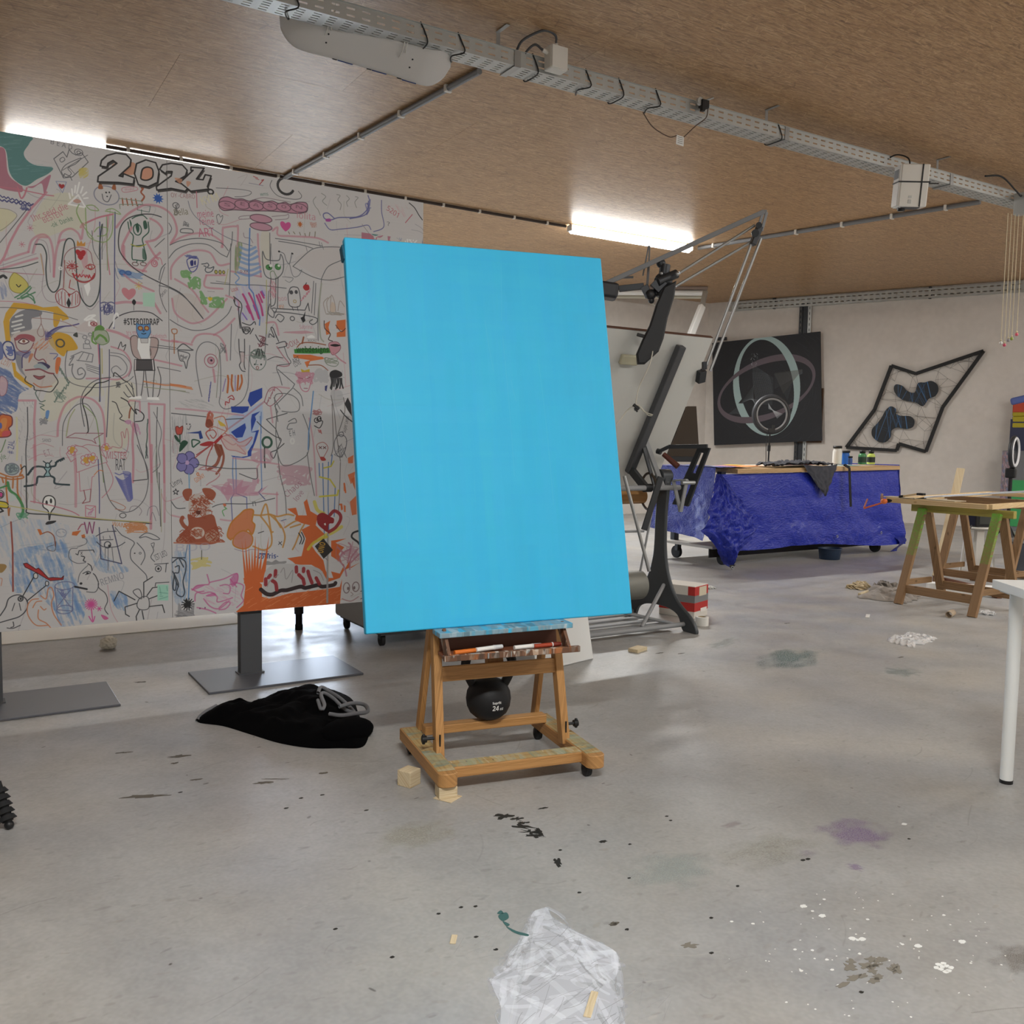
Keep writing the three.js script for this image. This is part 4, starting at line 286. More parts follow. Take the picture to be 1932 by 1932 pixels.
  l('#3c3e5e', 0.5, [[109.5,184.3],[110,200],[119.6,203],[115.6,183.4]]); s('#3c3e48', 0.4, [[108.2,191.4],[110.6,193.7],[114.1,194.4],[118.2,194],[121.3,192.2]]); s('#3c3e48', 0.4, [[108,188.6],[111.8,186.6],[117.3,186.5]]); e('#3c3e48', 0.5, [[111.7,191.5],[114.6,194.7]]); e(null, 0, [[113.4,193],[114.6,194.4]], BK); l('#3c3e48', 0.4, [[109.7,190.6],[115.7,190.6]]); for (const p of [[[112.1,194.6],[111.9,199.8]], [[113.4,194.9],[113.2,206]], [[115.2,194.7],[115.8,202.2]], [[111.2,188.7],[111.4,190.1]], [[114.2,188.6],[114.5,190]], [[113.3,185],[113.4,186.1]], [[116.8,185.7],[116.6,186.7]]]) l('#55575e', 0.3, p); s('#4a4c52', 0.4, [[116.8,184.5],[119.9,188.5],[122.9,190.3],[125.7,192.7],[123.9,196.5],[124.1,201],[127.4,205.1],[131,209.3],[131.5,212.2]]); s('#4a4c52', 0.4, [[127,192.7],[130.1,196.8],[130.6,200.2],[128.7,204.1]]); e(null, 0, [[125.4,197.7],[126.2,198.3]], BK); e('#4a4c52', 0.3, [[127.9,197.6],[128.9,198.6]]); s('#4a4c52', 0.4, [[128.1,190],[131.3,187.9],[135,188.9],[137.9,191.2],[135,191.4],[131.3,189.8],[128.4,190.3]]); s('#4a4c52', 0.4, [[133.9,194.2],[134.9,197.1],[133.5,200.4],[135.3,202.8]]); s('#4a4c52', 0.35, [[133.6,193.6],[135.2,193.1],[134.9,195.4]]); t('IST LEO', '#4a4c52', [[135.9,202.2],[141.8,199.7]], 7); l('#3c3e44', 0.4, [[135.3,204.2],[142,204],[141,204.2],[140.6,208.5]]); e('#3c3e44', 0.4, [[135.6,205],[138.5,208.1]]); e(null, 0, [[136.5,205.9],[137.7,207.3]], BK);
  for (const p of [[[129.8,221.1],[129.9,213.2],[134.2,210.6]], [[131.4,220.1],[134.1,216.3],[137.8,216]], [[132.4,221.9],[136.7,220.5]], [[125.6,221.9],[118.1,216.9],[115.7,221.7]], [[126.6,223.7],[120.8,225.2],[121,228.9],[122.8,230.2]], [[127.6,227.2],[126,230.5],[126.2,232.5]], [[128.9,227.9],[129.6,232.2]], [[132.4,225.9],[138.8,225.6],[139.8,229.7]]]) l('#26272a', 0.5, p); o('#3a3b40', 0.4, [[126.6,223.7],[128.2,221],[131.4,220.7],[132.4,223.6],[131.8,227],[128.6,227.3],[126.8,226]]); o('#3a3b40', 0.4, [[124.8,217.4],[127.2,216.4],[128.5,218.2],[128.7,221.6],[126.1,219.7]]); q('#9bcbb8', [[136.5,214.8],[141.9,215.2],[141.8,223.5],[136.4,223.1]]); for (let i = 0; i < 6; i++) { const [[X, Y], [X2, Y2]] = [[136.8,215.9],[141.5,222.6]]; l('#4f8878', 0.5, [[rr(X, X2), rr(Y, Y2)], [rr(X, X2), rr(Y, Y2)]], 0.4); } l('#3a3b40', 0.4, [[135.4,215.6],[135.7,213.9],[142.2,213.9]]);
  // ================= right panel =================
  t('OY -CABRO', '#9a6a6c', [[145.5,18],[157.4,17]], 5); l(PK, 0.5, [[158,13.6],[158.3,21.5]]); t('KYM', '#cfc9a8', [[160.6,20.1],[170.1,15.9]], 9); e(GR, 0.4, [[146.4,20.6],[149.5,23.4]]); mess(GR, 0.35, [[146.9,21],[149.2,27.2]], 12); t('Bella', '#6d6a50', [[147.1,27],[154.1,25.4]], 7); mess('#55585c', 0.3, [[151.1,29.2],[155.1,31.9]], 16); o('#45484c', 0.4, [[150.2,33.6],[152.4,32.8],[155.6,32.9],[156.1,34.5],[153.4,34.9],[150.2,35]]); t('meine', '#b5607a', [[158.5,27],[166.9,25.3]], 8); t('feine', '#b5607a', [[159.4,30.5],[167.2,29.4]], 8); t('ART', '#b5607a', [[158.9,35.8],[167.1,34.2]], 10); o(GR, 0.3, [[169.1,28.3],[168,24.6],[169.2,23.3],[170,24.6],[171.1,23.6],[170.8,25.9]]); s(GR, 0.3, [[167.9,10.2],[178,9.1],[185.4,9.1],[185.4,10.8],[181.4,12.5],[177.4,13.2]]); s('#6a7080', 0.35, [[153.9,18.9],[155.2,23.1],[158.4,27],[165.5,31],[174.4,34.9],[186.4,37.3]]);
  f('#b58496', [[169.2,18.8],[170.1,15.4],[173.4,13.8],[177.4,14.3],[181.4,13.7],[184.8,14.3],[188.3,13.2],[192.4,13.7],[197.1,12.4],[200.6,13.1],[204.2,12],[207.2,12.7],[211.5,10.9],[216.1,10.8],[216.4,14.8],[213.3,16.4],[207.8,17.2],[203,17.3],[195.3,17.9],[186.5,19.1],[177.3,19.9],[171.7,21]], 1, '#5a4450', 0.45); for (const [p, p2] of [[[[169.2,16.1],[177.6,20.1]], 'S'], [[[177.4,14.4],[185.1,18.9]], 'E'], [[[184.5,14],[192.3,18.4]], 'A'], [[[192.1,13.2],[199.7,17.5]], 'S'], [[[199.5,12.7],[207.2,16.8]], 'O'], [[[207.2,11.6],[216.4,16.1]], 'N']]) { e('#5f4753', 0.4, p); const [[X, Y], [X2, Y2]] = p; t(p2, '#6a4c5a', [[X + 2.2, Y2 - 1.6], [X2 - 2.2, Y2 - 1.2]], (Y2 - Y) * 0.95, 'bold', 0.55); } e('#5f4753', 0.45, [[185.3,20.4],[197,24.5]], '#b58496'); e('#5f4753', 0.45, [[185.3,24.7],[197,28.6]], '#b58496'); for (const p of [[[185.3,21.6],[180.2,22.9],[179.9,24.3],[185.3,23.3]], [[197,20.5],[204.2,18.9],[206,18.1],[205.4,20.5],[198.8,22]], [[186.5,13.5],[192.4,11.4],[200.1,11.4],[207.2,11.5]]]) s('#84767e', 0.35, p); s('#84767e', 0.35, [[181.8,31.1],[182.4,33.3],[185.3,33.5],[186.7,35.6]]);
  t('wms', '#4c7264', [[190.9,10.9],[195.3,10]], 4); l(RD, 0.35, [[187.2,1.2],[189.5,1.7]]); l('#9c4a50', 0.35, [[188.3,2.1],[190.1,2.4]]); l('#7c7c90', 0.3, [[184.9,5],[192.4,5.2]]); l(RD, 0.4, [[190.4,4.9],[192.7,2],[191.5,2.5]]); for (let i = 0; i < 20; i++) { const a = 2.0 + i * 0.2, [[X, Y]] = [[204.6,3.5]]; e(BK, 0.4, [[X + Math.cos(a) * 4.4 - 0.5, Y - Math.sin(a) * 4.2 - 0.5], [X + Math.cos(a) * 4.4 + 0.5, Y - Math.sin(a) * 4.2 + 0.5]], '#3a3a3a'); } s(GR, 0.35, [[197.1,1.6],[196.2,5.1],[200.1,9.1],[207.3,9.8],[212.1,9],[213.3,7.1],[211.5,5.1]]); for (const p of [[[221.4,6.5],[219.8,9],[221.1,11.8],[222.6,13.3],[223.9,16.1]], [[224.5,4.2],[227,5.6],[225.1,8.3],[227.6,10.2]], [[233.3,3.5],[235.3,3.8],[234,6.3],[235.9,8.4],[235.3,11.5]], [[239.1,3.2],[240.7,4.7],[239.1,6.8],[239.8,9]], [[244.3,3],[245.9,3.3],[244,6],[245,8.9]]]) s('#7d7f7a', 0.35, p);
  s('#5d5f92', 0.6, [[251.9,1.2],[252.9,5.3],[250.2,10.5],[245,14],[234.6,15.8],[230.2,17.6],[226.4,17.5],[225.7,15.2],[228.3,14.3],[232.1,16.7]]); s('#5d5f92', 0.6, [[252.2,4.2],[250.6,11.7],[241.1,15.5]]); s('#5d5f92', 0.5, [[226.4,19.9],[229.5,23],[235.3,22],[245,19.7],[251.6,17.6],[253.7,19.8]]); mess('#7072a4', 0.4, [[250.2,2.1],[253.6,11.3]], 16); f('#a04a96', [[227,17.7],[229.5,17.1],[229.9,18.5],[227.3,18.9]]); l('#8a8288', 0.35, [[248.3,17.5],[253.8,23.4]]); t('lolita', PK, [[210.3,19.8],[221.4,19.7]], 8, '', 0.7); heart('#c2528c', [[204.4,24.4]], 6); f('#b5642c', [[211.4,22.5],[212.4,21.3],[213.4,22.3],[212.5,23.7]]); star('#b5642c', [[212.4,22.5]], 2.8, 10, 0.25); t('Meet', '#b0604a', [[218.2,22.5],[222,21.7]], 4); t('Mari', '#b0604a', [[218.9,23.7],[222,23]], 4); for (const p of [[[206,27.3],[206.6,28.4]], [[208.7,27],[209.6,28]], [[212.1,26.8],[212.7,28.2]], [[215.1,27],[215.5,28.4]], [[217.9,26],[217.6,28.1]], [[221,25.3],[220.7,28.3]]]) l('#6a6248', 0.4, p);
  t('5201', '#b05a66', [[262.8,7.2],[270.7,11.2]], 7); l('#b05a66', 0.5, [[275.1,13],[279.4,7.8]]); s(BK, 0.5, [[277.4,1.5],[280.8,3.7],[283.5,7.3],[285.9,9.9]]); t('?', GR, [[263.5,16],[265.5,15.8]], 5); s('#5d5f92', 0.5, [[251.4,5.4],[252.7,8.7],[251.1,11.9]]); s('#5d5f92', 0.5, [[260.1,2.6],[260.2,9.1],[261.5,17.2],[255.4,20.7]]); hatch('#c98a94', 0.4, [[268.3,3.5],[276.7,3.7],[276.7,9.7],[268.4,9.4]], 12, 1, 1.4, 0.3);
  // lines of the old mural underneath
  for (const p of [[[145.1,41.4],[150.2,37.5],[157.2,34.6],[164.3,34],[170.4,37.1],[170.4,39.9]], [[171,39.8],[171.1,30.8],[172.2,29.6],[177.8,28.3],[179,29.8],[178,50.3]], [[189.4,30.7],[189.6,37.5],[191,52.8]], [[175.4,51.7],[191,52.8]], [[197.3,27.9],[200,25.8],[200.3,29.8],[207.2,29.5],[221.4,28.5],[228.3,30.3]], [[145.1,58.9],[145.5,52.8],[150.1,46.8],[156.6,43.3],[164.3,43.4],[168.7,49.1],[174.3,47.9]], [[147,58.7],[155.3,63.3],[160.7,70.6],[163.4,73.8]], [[162.5,55.1],[172,54]], [[162.5,55.4],[161.9,61],[170.8,61.2]], [[145.5,68.7],[147,75.7],[152.9,79.7],[157.3,79.9],[163.4,76.6],[173,66.1]], [[172.5,64.5],[178.7,66.7],[178.7,71.3]], [[166.1,85.4],[171.8,81.5],[176.9,76]], [[155,90.1],[157.2,86.6],[161.6,85.1],[168.3,85.8],[171.7,90.7],[172.8,98.1]], [[193.8,76.9],[198.6,76.5],[200.4,82.8]], [[145.3,89.7],[155,91.2]]]) s(PK, 1, p, 0.55);
  for (const p of [[[139.3,62.8],[144,63.4],[149.8,66.1],[155.2,70.6],[160.6,77.1]], [[144.2,48.6],[148,43.8],[155.5,40.1],[163.7,39.6],[169.8,43.3],[173.2,44.6]], [[144.8,42],[150.2,39.1],[159.9,36.8],[169.9,37.7],[173.8,41.2]], [[139.3,60],[140.4,54.5],[142.6,51.5]], [[144.3,79.3],[149.7,82.2],[156.7,83.8],[165,81.5],[172.9,74.6],[175.3,69.9]], [[173.2,44.6],[175.5,38.1],[176.1,31.3]], [[174.2,64.3],[174.8,50.6],[175.2,37.6]], [[164.7,58.8],[177.6,58.5],[189.2,57.4],[204.7,57.5]], [[195.8,29.3],[195.8,43.7]], [[196.4,34.9],[196,48.3]], [[198.8,31.8],[207.2,31.8],[225.1,32.5]], [[200.6,33],[213.3,33.4],[219.5,34.4]], [[208.4,45.4],[218.2,35.7],[225.7,33],[235.3,31.8]], [[208.4,45.4],[219.5,49.8],[228.9,50.6],[237.9,47.8]], [[224.5,51],[222.6,69.1],[222.6,84.2]], [[236,39],[228.3,43.4],[224.5,50.4]], [[174.5,97.9],[175.2,79]], [[220.1,52.1],[218.8,69.5]], [[221.3,53.1],[220.4,70.5]], [[192.5,96.8],[194.4,71.6],[195.1,59.9]]]) s('#56585c', 0.4, p); s('#9a9c90', 0.9, [[224.5,52.8],[223.2,66.1],[223.8,81.1],[225.7,84.5]]); for (const p of [[[167.5,57.6],[174.2,58]], [[215.8,34],[216.4,36.5]], [[224.5,30.8],[225.7,34.2]], [[223.2,30.4],[223.9,33.3]]]) l('#6a6c70', 0.3, p); l('#a3a05e', 0.5, [[193.9,54.3],[193.8,82.7]], 0.7); l('#a3a05e', 0.5, [[173.7,50.8],[171.9,58.8]], 0.6);
  // small heads, duck, vine, ladder
  mess('#3a4088', 0.35, [[152,45.8],[158.4,47.5]], 22); o('#3a4088', 0.45, [[153.3,48.1],[158.2,46.9],[158.1,51.4],[156.5,53.8],[154.8,54],[153.5,51.4]]); f('#23286e', [[154.6,49],[156,48.3],[156.1,50.8],[154.9,51.1]]); f('#23286e', [[156.6,48.7],[157.3,48.3],[157.3,50.4],[156.6,50.4]]); s('#3a4088', 0.4, [[154.3,52.4],[156.5,51.6],[157.9,50.9]]); s('#3a4048', 0.45, [[160.3,49.7],[162,49.3],[163.1,48.9],[163.9,49.9],[163.1,51.1],[164.7,51.2],[166.4,50.4],[165.3,52.8],[163.1,53.6],[162,52.6],[162.5,50.9],[161.4,50.5]]); for (const p of [[[166.8,52],[168.2,53.8]], [[168.9,51.8],[170.2,53.7]], [[170.8,51.8],[172,53.4]]]) e('#5a5430', 0.4, p, '#b5ad4e'); mess('#57964a', 0.9, [[150,54],[154.8,57.3]], 22, 0.7); mess('#57964a', 0.8, [[153.2,56.9],[159.7,62.9]], 30, 0.7); mess('#57964a', 0.7, [[159.1,63.5],[163.5,69.8]], 18, 0.7); mess('#57964a', 0.8, [[163.5,65.9],[171.8,71.3]], 34, 0.7); heart('#cdb42e', [[164.4,67]], 2.4); t('~~~~', GR, [[163,64.3],[166.8,64.2]], 4); hatch('#7f8f6a', 1, [[177.8,37.8],[181.2,37.4],[178.8,51.3],[177.1,50.9]], 34, 0.2, 3, 0.6); for (const p of [[[180.1,38.7],[188.1,37.7]], [[180.3,41.5],[188.7,39.6]], [[180,43.8],[189.3,42.4]], [[180,46.1],[189.6,46.1]], [[179.7,49.2],[190.4,47.7]], [[178.8,51.9],[190.7,50]]]) { s('#6d8fc0', 1.3, [p[0], [(p[0][0] + p[1][0]) / 2, p[0][1] + 1], p[1]], 0.7); } l('#4f78b4', 0.7, [[185.2,28.4],[184.6,43.8],[184.6,59.3],[186.8,61.9],[188,67.6],[190.3,74.3],[190,78.4]]); t('o xx', '#6a3040', [[179.8,52.1],[184.3,51.6]], 4); s('#6d8fc0', 0.6, [[177.1,52.6],[179.4,54.7],[177.6,57.7],[183.4,58.2]]); t('Look', RD, [[175.3,62.2],[179,61]], 5);
  for (const p of [[[181.3,63],[183.3,66.8],[186.8,75.7]], [[184.5,62.1],[186.8,66.5],[189.7,74.9]], [[188.6,62.9],[190.9,68.4],[191.8,73]], [[183.3,69.1],[185,72.4]], [[189.8,62.2],[191.5,66.1]], [[190.9,60.9],[192.4,63.7]]]) s('#b03a76', 1.1, p); for (const p of [[[181,72.8],[183.3,76]], [[191.5,60.3],[192.7,62.5]], [[186.8,68.2],[188,71]]]) s('#7a5ab0', 0.7, p);
  o('#55585c', 0.5, [[191.9,39.5],[194,43.3],[200.5,43.1],[201.7,39.8],[203.2,43.4],[202.6,49.3],[198.7,53.2],[193.9,52.5],[192.2,48.1]]); e('#2f6a34', 0.4, [[193.7,46.1],[196.9,48.7]], '#3c7f3c'); e('#2f6a34', 0.4, [[198.6,45.1],[201.6,48.1]], '#3c7f3c'); e(null, 0, [[195.4,45.7],[196.9,47.3]], '#e2e4de'); e(null, 0, [[199.9,45.2],[201.4,46.6]], '#e2e4de'); e(null, 0, [[195.1,46.9],[196,48]], '#16301a'); s('#6a8060', 0.4, [[196.3,52.9],[196,50],[197.8,49.2],[199.6,52.5]]); for (const p of [[[196.3,52.9],[196,59.8],[196.2,69.1]], [[199,52.6],[198.6,65.4],[196.2,68]], [[200.2,51.9],[199.8,68.8]]]) s('#45474b', 0.45, p); s('#55585c', 0.35, [[200.8,38.4],[203.5,39.3],[204.7,42.6],[206.5,44.2],[207.8,38.2]]); e(null, 0, [[200.2,37.9],[201.4,38.9]], BK); e(null, 0, [[207.5,38.2],[208.7,39.1]], BK); s('#6a6d70', 0.35, [[206.5,44.2],[208.4,50.4],[211.4,50.1],[213.3,46.9],[212,47.6]]); s('#7a7d80', 0.35, [[202.6,51.6],[208.4,51.6],[206.5,54.1],[204.1,53.2]]); hatch(PK, 0.4, [[195.4,54.7],[199,54.3],[198.6,64.8],[195.7,65.1]], 24, 0.8, 1.4, 0.6);
  o('#4a4b50', 0.5, [[205.9,60],[207.1,57],[209.6,56.3],[211.7,57.7],[212.3,65.9],[206.8,66.7],[205.6,61.2]]); e(null, 0, [[206.4,58.3],[208.5,60.5]], '#3a3a3e'); e(null, 0, [[209.3,57.9],[211.1,60]], '#3a3a3e'); e('#a08a56', 0.4, [[208.6,63.3],[210.2,64.8]]); l('#4a4b50', 0.4, [[207.7,66.9],[208.6,68.9]]); l('#4a4b50', 0.4, [[210.8,66.6],[211.1,68.7]]); f('#a8262a', [[214,56],[215.1,54.4],[217.3,54.6],[217.5,56.8],[215.4,57.6]]); l(BK, 0.4, [[215.4,54.4],[216,53.4]]); squig(PK, 0.4, [[212.6,63.5],[218.2,57]], 10, 1.6); t('boo', PK, [[200.4,65.2],[205.3,64.2]], 6, '', 0.6); t('ey', OR, [[200.7,68.4],[203.4,67.8]], 5, '', 0.7); l('#3c3e42', 0.5, [[199.8,68.8],[215.1,68.3],[216.9,64.3],[217.6,68.4]]); s('#4a4c50', 0.5, [[195.6,66.8],[194.7,71.6],[197.4,73.7],[198,71.3],[196.8,69.1],[199.2,68.9],[198.6,71.2]]); s('#4a4c50', 0.5, [[198,70.7],[207.1,70.5],[220.7,71.7],[221.9,74],[219.4,75.7],[217.6,74.4],[219.4,73]]); s('#4a4c50', 0.5, [[198.6,73.9],[200.4,71.7],[203.4,73.2],[201.6,75.7],[199.8,74.6]]); e('#4a4c50', 0.5, [[206.8,72.3],[209.2,74.5]]); q(BK, [[212.6,72.7],[214.1,71.7],[215.4,68.6],[214.9,72.5],[215.4,73.9],[214,75.2]]); mess('#8a8478', 0.35, [[225.7,67.7],[237.9,69.6]], 20); for (const p of [[[227,68.8],[225.7,63.5],[228.3,60.2]], [[229.6,67.9],[230.2,58.8],[232.1,62.3],[232.8,67.7]], [[234.1,66.9],[235.3,61.4],[237.9,64.2]], [[228.3,68],[227.6,62.7],[229.6,59.5]]]) s('#9a9088', 0.45, p); f('#bfa68e', [[229.6,67.3],[230.5,62.4],[232.4,64.1],[232.1,67.7]], 0.6);
  q('#c86a34', [[226.4,74.8],[229.6,72.8],[228.6,76.5],[229.6,80],[227.3,80.8]]); q('#c86a34', [[233.4,72.4],[238.6,71.4],[238.6,79.9],[238.6,80.9],[233.4,81.5],[233.4,79.1],[236.7,77.7],[233.1,76.7]]); s('#3d2a26', 0.5, [[226.1,73.1],[226.4,77.2],[229.6,80],[228.6,83.1],[230.9,83.9]]); s('#3d2a26', 0.4, [[232.8,74.9],[236,78.3],[238.6,76.3]]); t('Sabrina', PK, [[212,78.4],[219.4,77.8]], 5, '', 0.7); q('#b98a94', [[202.5,81.5],[208.9,78.3],[204,80.8],[215.7,79.3],[220.7,80.1],[213.2,81.3]], 0.8); f('#dcdcda', [[216,83.1],[218.8,81.4],[220.7,82.8]]); t('KICKZ', GR, [[216.9,84.9],[221.9,84.5]], 3);
  // burger
  s('#8a4a2c', 0.6, [[210.7,88.6],[213.2,86.3],[219.4,85.6],[227,86.3]]); s('#8a4a2c', 0.9, [[214.3,83],[213.5,86.3]]); q('#2f7d2b', [[208.9,89.9],[215,88.9],[222.6,88.7],[229.6,87.9],[229.6,90.6],[219.4,91.6],[209.2,92.1]]); t('webdesigns', '#123d14', [[210.4,91.7],[228.9,90.4]], 7.5, 'bold'); q('#c96a34', [[208.5,92.8],[218.2,92.3],[226.4,93.6],[218.2,95.3],[208.5,94.4]]); f('#c08a94', [[228.9,85.3],[233.2,84.2],[235.6,86],[235,88.9],[231.3,91.5],[229.5,89.3]], 1, '#8a5a66', 0.4); f('#1d0f12', [[229.5,86.3],[232.5,85.4],[235.6,86],[232.5,86.9]]); s('#b57c88', 0.8, [[231.3,90.3],[235,93.6],[238.7,95.7]]); t('DOXA', '#9a5a60', [[204.9,89.8],[212.2,86.5]], 7); q('#cf6f37', [[208.3,92.7],[225.2,93],[225.9,94.1],[218.1,95.8],[216.3,99.6],[214.8,96.5],[221,94.2],[208.6,94.6]]); s('#8a4a2c', 0.5, [[216.9,98.1],[224,97.7],[228.3,100.3]]); mess('#7f8a78', 0.4, [[225.9,93],[234.4,96.5]], 22); o('#6f7d6a', 0.4, [[226.5,93.5],[230.1,93.9],[234.4,95.4],[232.6,97.8],[227.7,96.9]]); t('ART', '#3a3a3e', [[208.9,98],[212.7,95.8]], 6); t('LOVE', '#3a3a3e', [[209.5,100],[213.3,97.8]], 6); mess('#a3a3a6', 1.4, [[220.4,100.2],[228.3,106.7]], 30, 0.6);
  // bony arm, hands, boy
  for (const p of [[[176.4,64.6],[179.9,67.2],[180.7,69.9],[179.8,74.6],[180.3,79.7],[181.5,83.1]], [[176.4,66.3],[177.5,69.1],[179.8,70]], [[177,67.4],[177,65.1]], [[179,70.1],[179.2,75.2],[179.8,80.9]], [[180.9,77.9],[185,78.8],[187.3,76.8],[187.9,78.2]], [[180.9,80.8],[182.6,83.6],[185,81.7],[184.4,80],[180.9,80.2]], [[185,83.4],[186.7,80.4]]]) s('#2f3033', 0.5, p); mess('#2f3033', 0.4, [[181.5,80.2],[184.7,82.3]], 12); for (const p of [[[179,86.6],[179.2,92.6],[180,98.1],[179.2,100.3],[180.5,103],[182.2,103.4]], [[182,86.4],[182,93],[181.7,99.6],[182.2,102.3]], [[179.5,93.2],[182,93.3]]]) s('#3b3b40', 0.5, p); f('#b9a4a4', [[180,93.7],[181.7,93.6],[181.7,98.2],[180,98.3]], 0.6); for (const p of [[[195,84.4],[195.6,82.6],[198,84.2],[196.2,79.6],[197.4,79.5],[199.2,84.1],[198.6,82.4],[200.4,86.3]], [[199.1,87.6],[203.7,86.1],[204.6,88.4],[199.7,89.9]], [[187.9,83.7],[190.2,87.1],[194.4,88.5],[190.8,87.6]]]) s('#3b3b40', 0.5, p); mess('#5a1f2c', 0.4, [[189.1,83.7],[193.2,89.8]], 14); s('#a36e78', 0.6, [[199.4,89.1],[202.8,93.9],[206.3,98.2],[203.4,99.5],[199.4,99.1]]); s('#45474b', 0.4, [[203.4,88.8],[205.1,93.7],[206.9,97.6],[199.4,99.7],[201.1,105.8],[202.2,109.7]]); s('#45474b', 0.4, [[194.2,96.6],[198.2,94.7],[202.8,95]]); l('#45474b', 0.4, [[199.9,101.3],[209.2,108.8],[208,111.1],[198.1,121.1],[199.8,124.4]]); e('#5d6f66', 0.4, [[184.8,91.2],[193.4,102.3]]); mess('#4c6056', 0.4, [[185.3,91.4],[192.8,96.2]], 34); for (const p of [[[189.2,90.9],[188.1,94.3]], [[189.8,91.1],[189.7,94.7]], [[190.9,91],[192,94.6]]]) l('#1f2422', 0.5, p); e(null, 0, [[186.9,98.9],[187.8,99.8]], '#2a3a34'); e(null, 0, [[190.3,98.7],[191.3,99.7]], '#2a3a34'); e('#8a5a56', 0.4, [[188.1,100.3],[189.4,101.9]]); s('#5d6f66', 0.35, [[188.3,97],[188,99.2],[189.2,99.4]]); e('#9a5a66', 0.4, [[161.2,95.4],[167.8,102.3]]); e('#9a5a66', 0.4, [[162.8,96.9],[166.2,100.5]], '#b88a94'); e(null, 0, [[164.1,98],[165.3,99.2]], '#2d1a34'); s(PK, 1.1, [[165.6,103.2],[166.1,106.5],[166.4,109.7]], 0.6); s('#65686c', 0.45, [[159.7,117.6],[158.2,110.6],[157,101.6],[157.3,94.6],[160,90.2],[164.2,89.3],[168.4,92.3],[169.4,100.9],[169.3,114.5],[168.7,121],[172.5,123.6],[180.1,119.5],[183.5,112.2],[184.1,102.8],[184.8,89.5]]); s('#85887a', 0.4, [[168.9,92.8],[168.3,103.6],[167.1,117.8]]); mess('#55585c', 0.3, [[169,88.4],[172.7,95.2]], 18); s('#45474b', 0.5, [[147.5,93.9],[150.6,91.1],[154.2,93.2],[155.2,94],[148,94.2]]); s('#45474b', 0.45, [[148,94.7],[149,99.4],[151,100.1],[152,103.5],[152.8,99.7],[153.6,95.9],[148,94.7]]); mess('#5a5c60', 0.3, [[148.5,96.2],[153.3,99.4]], 14); squig('#3a4088', 0.45, [[164.3,110.1],[163.1,120.1]], 20, 0.9); for (const p of [[[173.1,106.1],[173.4,108.8],[172.8,114.9]], [[175.3,105.7],[175,110.4],[175.8,113.9]], [[178.6,105.8],[178.3,110.2],[178,113.5]], [[180.2,105.5],[180.5,109],[179.1,112.9]]]) s('#b05c2a', 1, p); for (const p of [[[172,107.8],[170.4,114.4]], [[177,105.9],[176.9,113.6]]]) s('#8d7aa8', 0.6, p); s(RD, 0.5, [[173.1,117.6],[175.2,116.4],[176.3,118.5],[174.1,118.1],[173.6,120.3],[171.9,119.8],[171.7,121.5]]); for (const p of [[[144.2,111.8],[154.5,113.2]], [[144.2,112.4],[155,114]]]) s(OR, 0.7, p, 0.6); s('#8a8c80', 0.4, [[144.2,114.5],[153.4,115.9]]); hatch('#9a9c9e', 0.3, [[148.7,120.1],[163.9,119],[164.4,124.4],[149.7,123.3]], 60, 1.6, 0.6, 0.4);
  // pink lion, ink heads, right edge
  q('#bda22e', [[212.7,100.3],[214.8,101.1],[217.7,100.1],[217.7,102],[213.2,102.2]]); mess('#b57084', 0.5, [[209.8,101.9],[220.4,108.8]], 60, 0.7); s('#b57084', 0.5, [[211.5,106.9],[212.7,110.9],[214.5,112.5],[216.8,112.1],[218,108.9],[219.2,106]]); s('#8a4a5c', 0.4, [[211.5,105.2],[213.9,105.7]]); s('#8a4a5c', 0.4, [[216.3,105.3],[218,104.6]]); l('#8a4a5c', 0.4, [[214.5,110.8],[216.5,110.8]]); f('#1d1d20', [[229.5,101.4],[232.6,99.8],[236.3,101.1],[236,103.4],[230.1,104.3]]); for (let i = 0; i < 8; i++) { const [[X, Y], [X2, Y2]] = [[230.1,104.3],[236.3,109.8]]; const k = X + ((X2 - X) * i) / 7; s('#1d1d20', 0.8, [[k, Y], [k + rr(-0.6, 0.6), (Y + Y2) / 2], [k + rr(-1, 1), Y2 + rr(-1, 1)]]); } q(NV, [[226.5,109.1],[228,108.5],[227.4,112],[226.5,111.4]]); q('#1f1f22', [[238.1,118.5],[240,114.9],[241.9,118.4],[242.5,125.5],[240,122]]); s('#1f1f22', 0.6, [[235.7,122.1],[238.8,125.6],[242.6,128.4]]); f('#8e8e92', [[230.1,111.8],[236.3,111.6],[236.9,118.6],[231.3,119.9]], 0.35);
